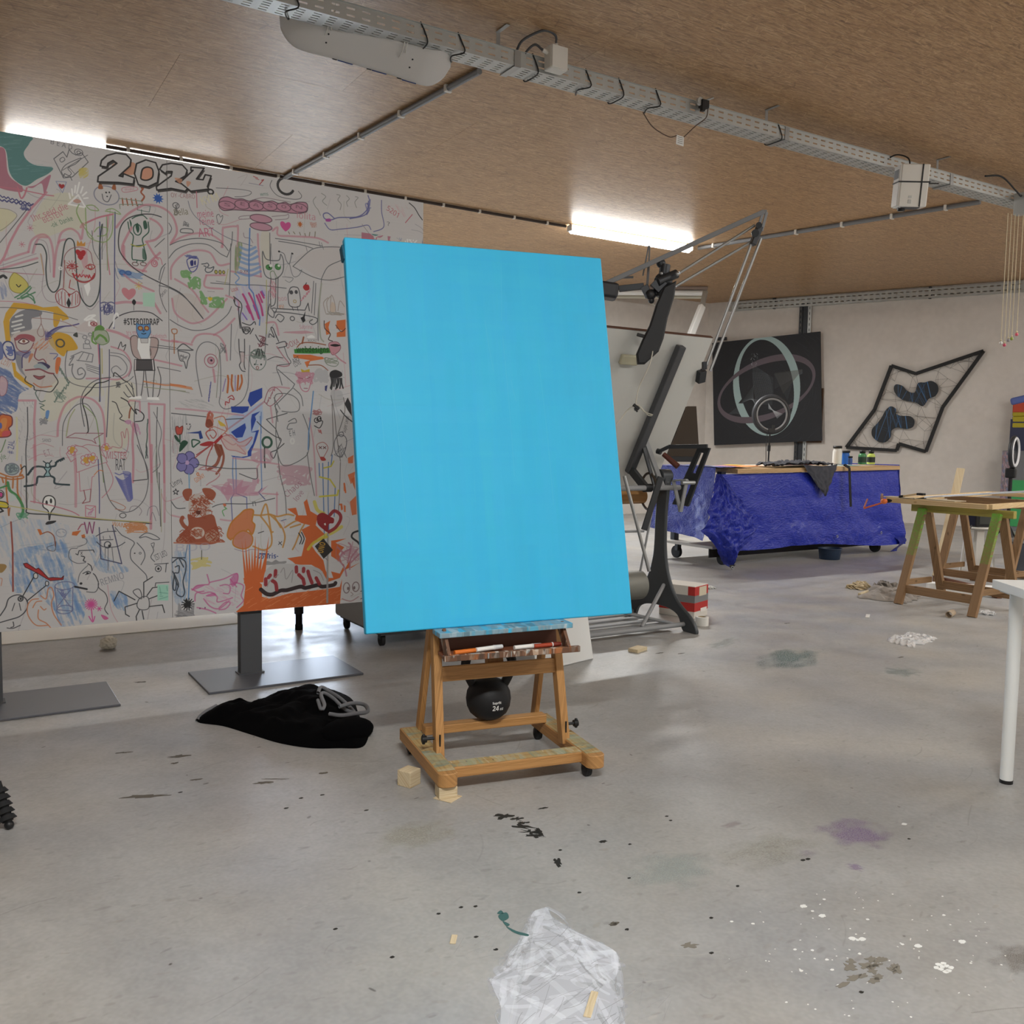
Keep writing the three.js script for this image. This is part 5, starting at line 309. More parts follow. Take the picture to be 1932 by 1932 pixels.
  // blue kite shapes, winged red haired figure
  q('#9fb2d0', [[171.9,128.6],[174.6,127.4],[184.6,122.7],[191.3,119.1],[191.8,128],[187.8,136],[185,143.8],[181.1,145.5],[174.5,139.5]], 0.75); q('#203f96', [[184.6,114.4],[191.3,111.6],[191.3,116.9],[185.1,122.1],[183.5,118.8]]); q('#203f96', [[174.6,122.2],[184.3,121.8],[183.4,124.4],[180.7,125.7],[174.9,125.2]]); q('#203f96', [[174.5,135.7],[182,130.8],[182.5,133.3],[180.6,138.3],[177.3,138.7]]); q('#203f96', [[185.7,126],[190.2,124.2],[187.3,127],[187.9,128.7],[185.3,135.5],[189.5,134.2],[187.8,139.9],[185.3,146.1],[185.2,148.3],[181,149.4],[175.5,148.9],[174.4,148.1],[179.9,148.9],[183.3,148.3],[183.3,146.1],[186.1,141.6],[187.8,135.4],[185.3,135.7],[185.1,129.3]]); for (const p of [[[175.5,148.9],[175.2,157.2],[175.9,168.4]], [[176.9,148.9],[177.1,158.4],[177,168.4]], [[190.7,124.7],[190.3,141.5],[190.8,165.8]], [[190.1,127],[190.7,135.9]]]) l('#6a86b4', 0.6, p); l('#5a5f92', 0.5, [[175.9,168.4],[174.3,171.1],[175.2,187.9]]); l('#5a5f92', 0.5, [[177,168.4],[182.6,170.7],[182.8,182]]); l('#4a4f82', 0.5, [[190.8,165.8],[189.1,168],[192.5,171.8]]); l('#a87a86', 0.9, [[172.4,134.6],[182.3,127.2],[192.4,119]], 0.7); s('#8f5a64', 0.45, [[192.4,119],[194.7,112.8],[198.2,111],[202.2,114.2],[201,116.5],[195.8,121.2],[192.4,119]]); squig('#8f5a64', 0.4, [[193.6,120.1],[198.2,111.5]], 12, 1.6);
  s('#a4453c', 0.6, [[163.8,125],[162.2,129.4],[161.7,132.7],[163.8,134.2],[161.6,136.5],[163.2,139.7]]); mess('#a8452c', 0.7, [[161.7,125.6],[165.4,133.7]], 26, 0.7); f('#7c3a26', [[161.7,129.9],[163.8,129.3],[165.4,132],[163.8,133.7],[161.9,133.2]], 0.9); s('#b07468', 0.5, [[163.2,133.7],[165.9,133.1],[170.2,134.7],[172.4,135.2],[171.3,132.4]]); f('#c8a83e', [[167.8,129.8],[169.2,130.3],[171.8,132.4],[169.1,132.5]]); s('#b8745c', 0.6, [[165.9,128.7],[170.3,127.5],[171.9,130.2],[172.4,134.6],[169.1,138]]); s('#a4453c', 0.5, [[163.2,135.3],[165.4,134.8],[166.9,136.9],[165.3,139.1],[163.7,137.5]]); for (const p of [[[169.1,138.5],[174.5,137.3],[178.9,141.1],[185.6,138.2],[182.2,142.7],[177.8,142.8]], [[169.1,139.1],[172.3,144.5],[177.2,145.6],[182.2,147.2],[177.8,142.2]], [[170.2,139],[175,142.3],[177.2,141.7]], [[171.3,136.3],[174.5,138.4],[177.8,139.5]]]) s('#a8656a', 0.6, p); f('#c3a29c', [[169.6,138.5],[174.5,137.9],[178.9,141.1],[185.6,138.2],[182.2,142.7],[182.7,147.2],[177.2,145.9],[172.3,144.5]], 0.6); q('#a02a2c', [[165.3,141.3],[169.6,137.1],[170.4,138.2],[166.4,142.4]]); f('#a02a2c', [[158.4,142.5],[162.6,140.8],[165.8,141.3],[163.7,143],[160.5,143.3]]); for (const p of [[[164.8,142.4],[160.5,145.7],[155.7,149.6]], [[165,142.7],[162,150.1],[161.4,155.6]], [[165.3,142.4],[164.2,145.1]], [[163.7,143],[156.7,147.9]]]) s('#9c3a38', 0.5, p); s('#8a4632', 1.6, [[166.4,142.9],[168.5,147.3],[166.8,152.8],[162.5,155.6]]); s('#8a4632', 1.2, [[169.1,142.9],[170.6,148.4],[169.5,153.9],[166.8,157.8]]); f('#7c3a22', [[165.8,142.4],[169.6,142.9],[170.1,147.3],[167.9,149]], 0.8); s('#b0767c', 0.5, [[157.7,155.5],[164.1,156.1],[168.4,157.8],[166.7,160.5],[163,162.7],[161.6,163.8]]); s('#b0767c', 0.5, [[158.3,155],[161.4,153.9],[166.8,155]]);
  // flowers on the left of the right panel
  hatch('#8f9194', 0.22, [[144.5,128.5],[153.3,128.3],[153.1,145.8],[144.3,146.4]], 120, 0.1, 3, 0.5); f('#b5493c', [[146.5,133.8],[147.5,133.3],[148.3,134],[149.9,133.2],[149.7,136.2],[148.8,137.5],[147.2,137.4],[146.6,136.2]], 1, '#6a2620', 0.4); f('#1d4634', [[145.7,138.4],[146.5,137.8],[148,139.9],[148.2,141.5],[146.7,140.5]]); f('#1d4634', [[148.2,146.4],[148.7,142.1],[150.6,140.4],[152.5,141.5],[151,143.7]]); s('#1d4634', 0.6, [[148.5,137.5],[148.5,142.1]]); q('#1f3a80', [[151.4,136.7],[157.9,135.7],[159,135.2],[160.1,139.2],[158.4,139.7],[157.9,136.8]]); s(DG, 0.7, [[154.7,143.6],[154.5,140.4],[156.3,140.1],[158.4,141.1],[156.8,142.5],[155.2,143.9]]); s(GR, 0.4, [[152.2,134.5],[153.2,134.7],[154,132.8]]); e(null, 0, [[151.6,131.7],[152.2,132.3]], BK); e(null, 0, [[153.2,131.8],[153.9,132.4]], BK); { const [[X, Y]] = [[152,152]]; for (let i = 0; i < 5; i++) { const a = -1.2 + i * 1.257, r = 3.3; const c = [X + Math.cos(a) * r, Y + Math.sin(a) * r * 1.05]; f('#7c76ad', blob(c[0], c[1], 2.5, 2.6, 0.06, 14), 1, '#3d3a66', 0.4); } f('#b79ac0', blob(X, Y, 1.1, 1.1, 0.2, 10)); } l('#6a9ac0', 0.6, [[152.8,157.7],[152.9,165.3]]); t('Linny', '#2f3036', [[144.3,164.7],[149.5,161.5]], 6.5); o('#2f3036', 0.4, [[144.8,166.8],[145.9,166.3],[146.1,165.5],[146.6,166.6],[147.6,166.6],[146.7,167.4],[147,168.5],[146,167.8],[145.2,168.3],[145.6,167.4]]); t('GINNY', OR, [[156.3,162.6],[161.1,159.4]], 5.5); o(OR, 0.4, [[156.7,157.7],[157.4,157.2],[157.8,158.3],[157.1,158.7]]); e('#1d4634', 1.2, [[191.3,138.1],[196.3,143.6]]); l('#1d2a26', 0.7, [[192.4,143.8],[192.3,149.4],[192.6,154.5]]); s('#3b3d40', 0.5, [[188.4,129.8],[192.4,133.6],[198.1,137.5],[201.5,139.1],[199.8,143.7],[197.4,149.4],[195.7,146.5],[199.2,144.8],[203.2,141.4]]); l('#3b3d40', 0.45, [[205,124.8],[193.5,128.5],[198.6,133.5],[200.9,139.7]]);
  // pink lettering and the tall figure at the right
  mess('#b0788c', 1.4, [[170,161.1],[188.8,168.6]], 34, 0.55); q('#b0788c', [[163.5,163.5],[172.1,165],[173.2,162.2],[175.4,166.7],[181,160.6],[179.8,165.1],[184.3,164],[180.9,168.5],[187.7,168],[194.5,164.1],[188.8,169.7],[174.3,170],[172.6,172.8],[169.9,167.7]], 0.6); mess('#a8707f', 1.3, [[185,144.4],[196.8,151.6]], 20, 0.45); mess('#a8707f', 1.2, [[199.1,153.9],[218,164.4]], 26, 0.5); t('Chaos', '#9c6f7c', [[204.9,171.7],[213.8,164.3]], 8); t('love', '#9c6f7c', [[210.2,173.6],[214.4,168.4]], 7); for (const p of [[[199.8,129.5],[198.1,116.6],[202.2,114.2],[208,115.1],[211.5,118.3],[211.5,122.9],[207.4,124.2],[202.1,123.8]], [[199.3,124.4],[198.6,135.8],[199.7,147.1],[202,152.8],[206.1,153.3],[213.2,149.9],[216.8,145.8],[217.4,135.4],[213.8,125.1]], [[208.6,111.1],[212.7,114.9],[213.9,120.5]], [[199.7,147.7],[200.9,158.5],[203.7,170],[204.3,180.4]], [[216.2,146.4],[218,158.6],[220.4,170.3]]]) s('#5c5e5e', 0.45, p); l('#5c5e5e', 0.4, [[197.6,116.6],[201,122.7]]); s('#4c4e50', 0.4, [[205.6,129.4],[209.1,127.6],[210,129.8],[206.2,130.5],[205,133.4],[207.9,133.3]]); t('E H', '#55585a', [[206.2,137.3],[209.7,136.7]], 7); e('#cfcfcc', 1, [[206.9,138.6],[208.8,141.4]]); for (const p of [[[195.8,121.2],[196.9,130.1]], [[188.8,162.9],[188.3,155],[189.4,152.8]], [[175.5,149.5],[188.9,151.1],[200.3,152.8]], [[168.7,182.1],[174.2,182.9],[182.5,182]], [[143.9,179.2],[150.6,181]], [[199.1,168.2],[199,180.8]], [[191,168.6],[199.7,169.3]], [[217.4,127.3],[219.8,141.1],[221,158.6],[221.6,170.3]], [[146.6,124.2],[156.5,124.7],[181.2,126.7]], [[195.3,113.3],[199.3,110.9],[206.2,111.2]]]) s(PK, 0.9, p, 0.5); for (const p of [[[164.5,175.4],[169.9,173.8],[183.1,174.1],[192.2,172.6],[197.9,171.3]], [[143.7,171.7],[146.5,175.5],[150.7,175.6]], [[156.7,152.8],[172.2,155],[187.7,155]], [[144.5,126.7],[161.7,128]], [[171.9,129.1],[181.2,128.3]], [[188.3,155],[187.7,160.7],[178.8,157.8]]]) s('#45474a', 0.45, p);
  l('#5a84b4', 0.7, [[219.8,112.3],[218.6,123.8],[217.1,135.4],[216.8,144.6]]); for (const p of [[[223.1,152.2],[223.4,159.8]], [[225.2,152.2],[225.8,176.2],[226.2,195.9]], [[228.6,151.6],[228.3,170.4],[228.9,192.9]], [[230.8,147.5],[230.1,153.3]], [[232.6,165.7],[232,182.3]]]) l('#4d6ea0', 0.6, p); l('#b9ae3a', 0.8, [[231.7,151],[230.1,153.9],[225.9,154.8]]); l('#b9ae3a', 0.9, [[223.4,159.8],[229.5,161.3],[232.6,165.7]]); l('#c3b63a', 1, [[234.5,167.5],[233.9,170.2],[223.4,170.9]]); s('#c3b63a', 2, [[220.4,173.8],[222.2,178.5],[225.8,180.4]], 0.7); s('#c3b63a', 2, [[222.8,193.8],[230.2,191.8],[236.4,188.4]], 0.7); for (const p of [[[230.1,114.2],[232,123.4],[233.2,135.1],[235.7,151]], [[237.5,115],[238.2,123.2],[233.8,136.8]], [[235.7,151.6],[235.1,170.5],[234.5,179.4]], [[230.7,118.8],[231.4,141],[230.1,148]]]) s('#63605e', 0.45, p); mess('#8c4a4e', 0.45, [[219.2,122.1],[225.2,125.4]], 22); e('#2a2a2c', 0.5, [[220.4,127],[222.8,129.5]]); e('#2a2a2c', 0.5, [[222.2,126],[224.3,128.9]]); e(null, 0, [[221.5,127.5],[222.5,128.6]], BK); e(null, 0, [[223.3,126.7],[224.2,127.8]], BK); s('#2a2a2c', 0.5, [[220.4,131.3],[223.4,132.4],[225.2,128.9],[223.4,128.3]]); mess('#a03a3a', 0.5, [[222.2,133],[224.9,135.5]], 10); o('#9c5a54', 0.4, [[221.6,142.9],[222.8,141.1],[225.9,140.5],[228.3,143.4],[226.5,147.5],[224.6,149.8],[222.8,146.9]]); for (const p of [[[223.1,142.8],[224.6,144]], [[224.6,142.8],[223.1,144]], [[225.5,142.8],[227.1,144]], [[227.1,142.8],[225.5,144]]]) l('#5a2f2c', 0.4, p); f('#a03a34', [[223.7,148.7],[225.9,148.7],[227.1,150.4],[224.6,150.7]]); o('#55555c', 0.45, [[232.6,138.6],[235.1,136.2],[238.2,136.8],[239.4,139.7],[238.2,145.6],[235.7,148.6],[233.2,146.8],[232,142.7]]); e('#55555c', 0.4, [[234.8,134.5],[237.6,137.1]]); mess('#44444a', 0.3, [[232,141],[239.5,149.2]], 16, 0.6); t('Super Leon!', '#3c3c40', [[238.5,135],[240.7,125.5]], 5); for (const p of [[[240.1,149.2],[243.5,147.4],[243.2,152.1],[240.4,152.1]], [[240.1,158.7],[244.5,156.9],[243.9,161.7],[242,164.1]], [[237.6,163.4],[238.5,163.4],[238.6,168.2],[237.7,167.9]], [[235.7,175.9],[236.7,175.9],[237,178.9],[236.1,178.9]], [[237.6,175.9],[238.9,176.5],[238.9,180.1],[237.8,179.8]], [[241.4,174.2],[245.2,170.7],[245.5,181.5],[242.7,182]]]) q('#cc6f42', p, 0.95);
  // ---- right panel, lower part: dog
  for (let i = 0; i < 1; i++) { const brown = '#93452a'; f(brown, [[149.4,168],[150.8,165.7],[154.1,166],[153.5,170.9],[151.3,171.7]], 0.9); f(brown, [[159.4,165.8],[163.6,165.6],[166.4,168.2],[164.7,171.7],[161.8,170.5]], 0.9); f(brown, [[152,178.9],[156.7,180.7],[164,179.2],[166.3,183.4],[166.7,194.5],[147.2,193.6],[148.3,189.1],[152.2,184.6]], 0.92); f('#b7a9a0', [[152.9,170.3],[156.8,168.1],[161.3,169.9],[163.5,174.6],[162.3,179.2],[157.3,180.2],[152.9,178.3]], 0.8); for (let k = 0; k < 70; k++) { const [[X, Y], [X2, Y2]] = [[152.7,168.6],[163.2,179.5]]; const a = rr(X, X2), b = rr(Y, Y2); s(brown, 0.35, [[a, b], [a + rr(-2, 2), b + 1.5], [a + rr(-3, 3), b + rr(1, 3)]], 0.8); } e(null, 0, [[154,171.2],[156,173.2]], brown); e(null, 0, [[159.6,171],[161.3,173.2]], brown); f('#5c2616', [[156.2,177.3],[158.4,177.3],[158.1,178.9],[156.7,179]]); e('#c9bdb2', 0.8, [[153.3,186.1],[160,191.6]], '#b9a79c'); mess(brown, 0.4, [[153.9,186.4],[159.4,191.3]], 24); e(null, 0, [[146.7,190.2],[153,193.9]], '#a8826e', 0.7); e(null, 0, [[160.6,187.2],[167.9,194]], '#b09888', 0.8); for (let k = 0; k < 60; k++) { const [[X, Y], [X2, Y2]] = k % 2 ? [[147.3,187.9],[152.7,193.9]] : [[160.8,186.7],[167.9,194]]; const a = rr(X, X2), b = rr(Y, Y2); s(brown, 0.4, [[a, b], [a + 1.5, b - 1], [a + 3, b + 0.3]], 0.9); } s(brown, 2, [[149.3,180.5],[148.7,182.2],[149.8,184.6],[151.1,185.8]], 0.9); l('#a8624a', 0.7, [[145,193.5],[153.8,194.2],[170.2,194.1]]); }
  s('#5a9a5a', 0.5, [[170.6,180.3],[169.7,177.6],[171.5,176.5],[170.6,175.3],[172,176.5]]); f('#c06a4a', [[170,174.1],[170.9,173.6],[171.8,174.5],[170.9,175.4]]); t('n', '#5a5c60', [[185.5,176],[188.1,175.7]], 8); f('#c0744a', [[173.9,193.1],[172.2,190.6],[174.3,184.2],[179,179.6],[181.9,177.3],[186.1,177.7],[185.4,183.4],[186.9,185.8],[185.4,190.6],[183,188.1],[179.5,192.7],[174.8,192.5]], 0.95, '#b5742c', 0.8); f('#bb7c68', [[176,191.4],[180.7,188.6],[185.4,191.7],[184.8,196.5],[180.6,198.4],[175.4,196.1]], 0.95, '#b5742c', 0.7); for (const p of [[[185.7,180.1],[190.2,180.5],[195,180.1],[199.3,181.4],[204.8,180.4],[208.5,181.1]], [[190.2,180.5],[193.2,174.6],[195.6,188.5],[196.8,189.8]], [[190.2,181.1],[195,187.9],[196.2,194.6],[194.9,198.2],[191.3,199.5],[185.9,197.2]], [[195,180.1],[201.1,186.3],[203.5,192.5],[202.3,198.5]], [[197.4,180.8],[201.1,187.5]], [[203.5,187.6],[209.8,184.2],[214.8,184.9],[212.3,189.8],[209.7,196.4],[207.8,200]], [[206.6,187.7],[212.3,186.1]]]) s('#b5803a', 0.9, p, 0.85); l('#2f2f33', 0.4, [[188.7,190.2],[191.7,189.3]]); l('#3a3a3e', 0.4, [[199.8,196.9],[201.7,195.4]]); l('#3a3a3e', 0.4, [[200.1,195.4],[201.7,197.3]]); for (const p of [[[211.3,191],[212.9,194.1],[211.9,197.1]], [[212.9,190.7],[214.4,194.2],[213.2,197.2]]]) s('#2b2b2e', 0.6, p); s('#4a5a80', 0.4, [[201.4,183.9],[204.2,183.1]]); s('#8b7d90', 0.35, [[175.9,198.2],[181.2,199.9],[185.3,198.9],[194.3,200.6]]);
  t('-souris-', '#34447c', [[186.8,203.9],[199.8,204.2]], 6.6, 'bold'); l('#34447c', 0.8, [[189.5,201.5],[194.3,201.9]]); f('#8d8b8b', [[192.2,207.1],[193.7,205.7],[196.1,206.4],[198.3,205.3],[200.4,206.4],[204.1,206.3],[202.9,207.7],[193.1,207.9]]); mess('#c2ae3a', 0.8, [[153.2,202],[163.8,207.8]], 26, 0.5); l('#4a4c40', 0.4, [[158.8,198.2],[158.7,202.9]]); l('#5a86b4', 0.7, [[152.7,195],[152.6,208.3],[151.8,223.4]]); s('#55769a', 0.5, [[151.6,195],[150.4,201.8]]); for (const p of [[[144.1,203.8],[147.1,201.7],[150.4,203.6],[150.6,208.2],[149.2,213.9],[149.9,219.8],[148.5,222],[145.8,220],[146.9,215.5],[145.3,210.8],[144,208.4]], [[145.4,206.2],[147.3,205.7],[147,209.2],[144.8,209.6],[145.9,214.3],[146.9,216.6]], [[144.8,210.7],[144.2,217],[145.3,218.3],[145.9,214.3]], [[147.6,202.3],[149.5,206.4]]]) s('#303842', 0.6, p); l('#303842', 0.5, [[144.1,201.2],[150.4,201.6]]); t('BOO', '#9a9ab0', [[145,198.1],[163.8,198.2]], 9, '', 0.5); f(BK, blob(...[[151.5,226.3]][0], 1.7, 2.2, 0.5, 26)); star(BK, [[151.5,226.3]], 5.4, 14, 0.5); f('#8a8a8d', [[146.8,225.3],[148.4,227.8],[148.4,229.5],[152.9,229.6],[153.4,227.6],[154.8,226.5],[154.5,231.2],[155,234.2],[145.1,233.9],[146.2,231.1]], 0.85); hatch('#6d6d70', 0.3, [[146.2,228.8],[154.5,229.4],[155,234.2],[145.1,233.9]], 50, 1, 0.3);
  for (const p of [[[153.8,218.9],[156.3,216.7],[162,216.5],[163.1,215.4],[170,214.1],[177,211.6],[177,216.4],[173.4,217.3]], [[153.5,218.3],[158.5,221],[163.1,220.7],[166.5,223.3],[167,226.3],[174.6,224.6]], [[155.1,224.8],[155.7,220.8],[159.7,219.9]], [[159.6,224],[163,228.4],[167.6,229.9],[172.8,226.2]], [[167.6,229.4],[171.1,226.7],[173.4,227.4],[171,230.2],[167.6,230.5]], [[175.8,216.3],[180.5,218.4],[179.3,223.7],[180.4,226.8],[176.9,230.1]], [[161.5,211.2],[162.6,215.4]], [[168.2,217.6],[171.1,217.2],[173.4,218.5],[172.8,222],[169.9,221.8]], [[173.5,214.4],[176.9,218.8]], [[156.2,228.4],[161.8,230.1],[165.8,232.2]]]) s('#b8608c', 0.7, p, 0.75); f('#b8508a', [[173.5,214.4],[177.3,211.3],[177.2,216.4],[174.6,218.6]], 0.6); f('#b8508a', [[160.8,222.3],[164.8,221.1],[165.9,222.7],[161.9,223]], 0.7); f('#b8508a', [[153.8,218.9],[156.3,216.7],[160.3,216.7],[156.3,218.5]], 0.6); hatch('#c88aa8', 0.5, [[159.7,217.5],[173.4,217.9],[179.2,224.9],[171,230.2],[159.6,224.6]], 60, 1.6, 1, 0.35); for (const p of [[[157.2,228.5],[158,229.4]], [[159.9,228.4],[160.6,229.4]]]) e(null, 0, p, '#7a3a6a');
  // orange wall lettering
  const OG = '#c4602c'; q(OG, [[176.3,232.5],[180.4,229.2],[181.6,219.1],[180.5,214.2],[182.6,214.9],[182.3,211.9],[184.7,211.5],[187,215.2],[190.6,218.5],[190.6,225.2],[194.8,226.7],[205.9,224.5],[217.3,224.1],[227.6,223.6],[235.4,222.9],[236.8,218.5],[235.5,233],[222.4,232.6],[206.5,232.6],[191.1,232.8],[180.4,233.1]]); for (let i = 0; i < 9; i++) { const [[X, Y], [X2, Y2]] = [[180.8,214.2],[191.2,217.3]]; const k = X + ((X2 - X) * i) / 9; q(OG, [[k, Y2], [k + 2, Y2], [k - 1 + i * 0.7, Y2 - rr(14, 26)], [k + 0.2, Y]]); } q(OG, [[204.7,204.8],[212.9,204],[215.4,194.2],[212.9,189.2],[217.9,186.9],[212.9,185.5],[209.1,183.5],[209.8,181.1],[204.8,177.3],[209.8,176.8],[211,181.1],[216,181.3],[214.2,173.9],[216.1,172.1],[218,178.9],[222.4,181.5],[221.1,187],[226.3,192.2],[222.4,194.5],[218.6,198],[221.1,201.9],[225.6,207.1],[226.9,212.8],[228.9,217.4],[231.5,217.5],[230.2,213.7],[235.4,215.3],[238.1,210.3],[230.2,204.9],[230.2,196.1],[239.4,195.2],[232.8,197.4],[238.1,200.2],[234.8,203.8],[238.1,213.5],[247.5,209.6],[242.1,212.5],[241.4,208],[235.4,217.8],[227.6,219.8],[225,213.3],[218.6,209.2],[209.7,208.7],[207.8,206.8]]); hatch('#d98a5c', 0.35, [[181.6,219.1],[235.4,223.5],[235.5,233],[181.6,232.3]], 60, 1.6, -0.8, 0.8); q(OG, [[242,161.2],[244.3,160],[244.6,167.6]], 0.9); f('#b3b1b0', [[191.2,219.8],[192.5,211.4],[197.3,208],[203.5,207.7],[212.8,208.9],[222.4,211.3],[226.3,215.9],[227.6,221.7],[216,222.7],[203.4,221.8],[197.3,223.9],[192.4,222.9]], 1); s('#1e0d10', 2.2, [[190,221.2],[193,223.8],[196.3,224.4],[201,222.6],[204.7,222.6],[212.2,221.2],[215.3,222.1],[222.4,221],[225,222.1],[231.5,221.6],[232.8,220.5]]); for (const p of [[[192.7,218.7],[192.7,215.6]], [[194.3,214.8],[195.2,213.7]], [[198,214.4],[198.2,211.4]], [[196.4,216.8],[198.2,218.4],[198.8,222.1]], [[210,212.7],[209.9,210]], [[214,212.7],[214.1,211.1]], [[211.3,214.4],[213.1,216.3]], [[213.8,217],[214.4,219.8]], [[216.6,212.8],[217.3,215.4],[218.9,219.5]], [[221.4,216.9],[223.2,220.4]]]) s('#8c1f26', 2, p); for (const p of [[[201,212.5],[202.9,210.2],[204.1,216.4],[207.8,211.7],[207.2,218.4]], [[193.6,219.9],[194.9,217],[199.8,213.6]], [[219.8,212.4],[223.7,214.5],[225.6,218.4]]]) s('#8d8888', 0.5, p, 0.8); l('#8f8d90', 1.2, [[228.2,192.2],[228.1,209.8],[227.9,231.2]]); l('#8a7a78', 0.5, [[226.9,205.9],[228.2,207.3]]); l('#b8b0a2', 0.5, [[228.9,192.3],[228.6,216.1]]);
  f('#8c1d22', [[221.8,183.3],[222.4,181.2],[225,180],[228.2,181.3],[229.5,182.3],[231.8,183.6],[231.5,186.1],[228.9,186.6],[228.2,191],[225,189],[222.4,186.4]]); s('#8c1d22', 1.9, [[229.5,181.4],[232.1,179.2],[235.4,181.2],[235.7,184.4],[232.8,188.7],[228.9,191]]); q('#cfcac2', [[225.9,186.2],[226.9,185.8],[227.2,187.2],[226.3,187.2]]); s('#bfae3a', 1.6, [[216.7,200.4],[219.8,196.9],[225,194.6],[227.6,193.8]]); q('#28231f', [[220.6,198.8],[225.6,194.6],[231.3,201.5],[225.8,206.2]]); t('UNO', '#c99a34', [[225.8,203.4],[227.4,197.2]], 8, 'bold'); for (const p of [[[239.4,216.8],[238.1,211.6],[235.4,207.7],[236.7,203.9],[241.4,201.6]], [[241.4,213.1],[242.1,206.8],[246.1,201.9]], [[240.1,209.2],[242.1,200.4],[240.7,197.8]], [[242.1,209.3],[247.4,204.5]], [[238.1,204],[234.1,200]]]) s('#a8707f', 1, p, 0.8); mess('#a8707f', 0.6, [[234.1,197.5],[247.5,208.3]], 40, 0.5); e('#7d6a6a', 0.6, [[237.6,220.8],[241.4,226.8]]); e('#7d6a6a', 0.6, [[243.1,220.8],[247.2,226.3]]); e(null, 0, [[239.8,223.2],[241.1,225.2]], '#6a5656'); e(null, 0, [[243.5,223.1],[244.9,225.1]], '#6a5656'); s('#a07a7c', 0.6, [[236.8,230],[242.1,231.7],[246.8,229.5]]); s('#8d7a7a', 0.4, [[242.1,226.5],[243.5,227.9],[242.1,228.8]]); s(BK, 1.1, [[246.7,191.1],[243.4,192.2],[242.7,194.7],[246.1,197.4],[247.1,198.7]]); for (const p of [[[235.4,175.6],[236.4,175.6],[236.7,178.1]], [[238,163.7],[238.8,168.7]]]) l('#c4602c', 1, p);
}
function panelTexture(x0, width) { return canvasTex(1264, 2048, (x, w, h) => { const k = w / (width * 100); x.fillStyle = paper; x.fillRect(0, 0, w, h); x.globalAlpha = 0.05; for (let i = 0; i < 700; i++) { x.fillStyle = rnd() < 0.5 ? '#8a8888' : '#cfcdcd'; x.fillRect(rnd() * w, rnd() * h, rr(10, 160), rr(1, 5)); } x.globalAlpha = 1; x.setTransform(k, 0, 0, h / (BOARD.h * 100), -(x0 - BOARD.x0) * 100 * k, 0); seed = 99; doodles(x); for (const [u0, u1, v0, shift] of [[0, 63, 0, -126], [248, 290, 22, 176]]) { x.save(); x.beginPath(); x.rect(u0, v0, u1 - u0, 240); x.clip(); x.translate(shift, 0); seed = 99; doodles(x); x.restore(); } }); }
{
  const b = thing('drawing_board', 'tall grey double panel covered in coloured doodles, on steel posts', 'partition');
  const face = (x0, x1, tex) => { const w = x1 - x0, g = clean(new THREE.BoxGeometry(w, BOARD.h, 0.03)), p = g.attributes.position, n = g.attributes.normal, uv = g.attributes.uv; for (let i = 0; i < p.count; i++) if (n.getZ(i) > 0.5) uv.setXY(i, p.getX(i) / w + 0.5, p.getY(i) / BOARD.h + 0.5); else uv.setXY(i, 0.002, 0.999); g.translate((x0 + x1) / 2, BOARD.y1 - BOARD.h / 2, BOARD.z - 0.015); return g; };
  const wL = BOARD.seam - 0.001 - BOARD.x0, wR = BOARD.x1 - BOARD.seam - 0.001;
  mesh('panel', face(BOARD.x0, BOARD.seam - 0.001), std('#ffffff', 0.62, 0, { map: panelTexture(BOARD.x0, wL) }), b).userData.label = 'left panel with the big face and the block digits';
  mesh('panel', face(BOARD.seam + 0.001, BOARD.x1), std('#ffffff', 0.62, 0, { map: panelTexture(BOARD.seam + 0.001, wR) }), b).userData.label = 'right panel with the brown dog and orange lettering';
  mesh('light_stop_strip', box(0.06, BOARD.h - 0.02, 0.012, [BOARD.seam, BOARD.y1 - BOARD.h / 2, BOARD.z - 0.037]), M.darkGrey, b);  // added behind the seam so no light leaks through the gap
  for (const px of [0.12, 1.375]) { mesh('post', [rbox(0.12, 2.3, 0.06, [px, 1.15, BOARD.z - 0.062], [0, 0, 0], 0.006)], M.darkGrey, b); const plate = mesh('base_plate', [rbox(0.84, 0.012, 0.475, [px + 0.125, 0.006, -4.89], [0, 0, 0], 0.003)], std('#5e5f65', 0.42, 0.2), b); mesh('weld', box(0.14, 0.006, 0.08, [px, 0.015, BOARD.z - 0.062]), M.darkGrey, plate); }
}
// ---------- blue canvas on the studio easel ----------
const EA = { p: [1.85, 0, -3.05], turn: -0.18 };
const paintedBeech = std('#ffffff', 0.55, 0, { map: canvasTex(1024, 256, (x, w, h) => {   // rail tops: old paint films over the wood
  x.fillStyle = '#b39a68'; x.fillRect(0, 0, w, h);
  for (let i = 0; i < 90; i++) { x.globalAlpha = rr(0.05, 0.2); x.strokeStyle = '#7e4f22'; x.lineWidth = rr(0.6, 3); const y = rnd() * h; x.beginPath(); x.moveTo(0, y); x.bezierCurveTo(w / 3, y + rr(-6, 6), (2 * w) / 3, y + rr(-6, 6), w, y); x.stroke(); }
  for (let i = 0; i < 420; i++) { x.globalAlpha = rr(0.12, 0.4); x.fillStyle = ['#aeb49a', '#b8bba8', '#9aa58c', '#d8d6cc', '#8d9a8a', '#5f7f80'][(rnd() * 6) | 0]; x.beginPath(); x.ellipse(rnd() * w, rnd() * h, rr(4, 50), rr(3, 22), rr(0, 3), 0, 7); x.fill(); }
  for (let i = 0; i < 60; i++) { x.globalAlpha = rr(0.4, 0.9); x.fillStyle = ['#e6e4de', '#3f5f66', '#5a4a70', '#2a2a2a', '#c8b04a'][(rnd() * 5) | 0]; x.beginPath(); x.ellipse(rnd() * w, rnd() * h, rr(1, 6), rr(1, 4), rr(0, 3), 0, 7); x.fill(); }
  x.globalAlpha = 1;
}) });
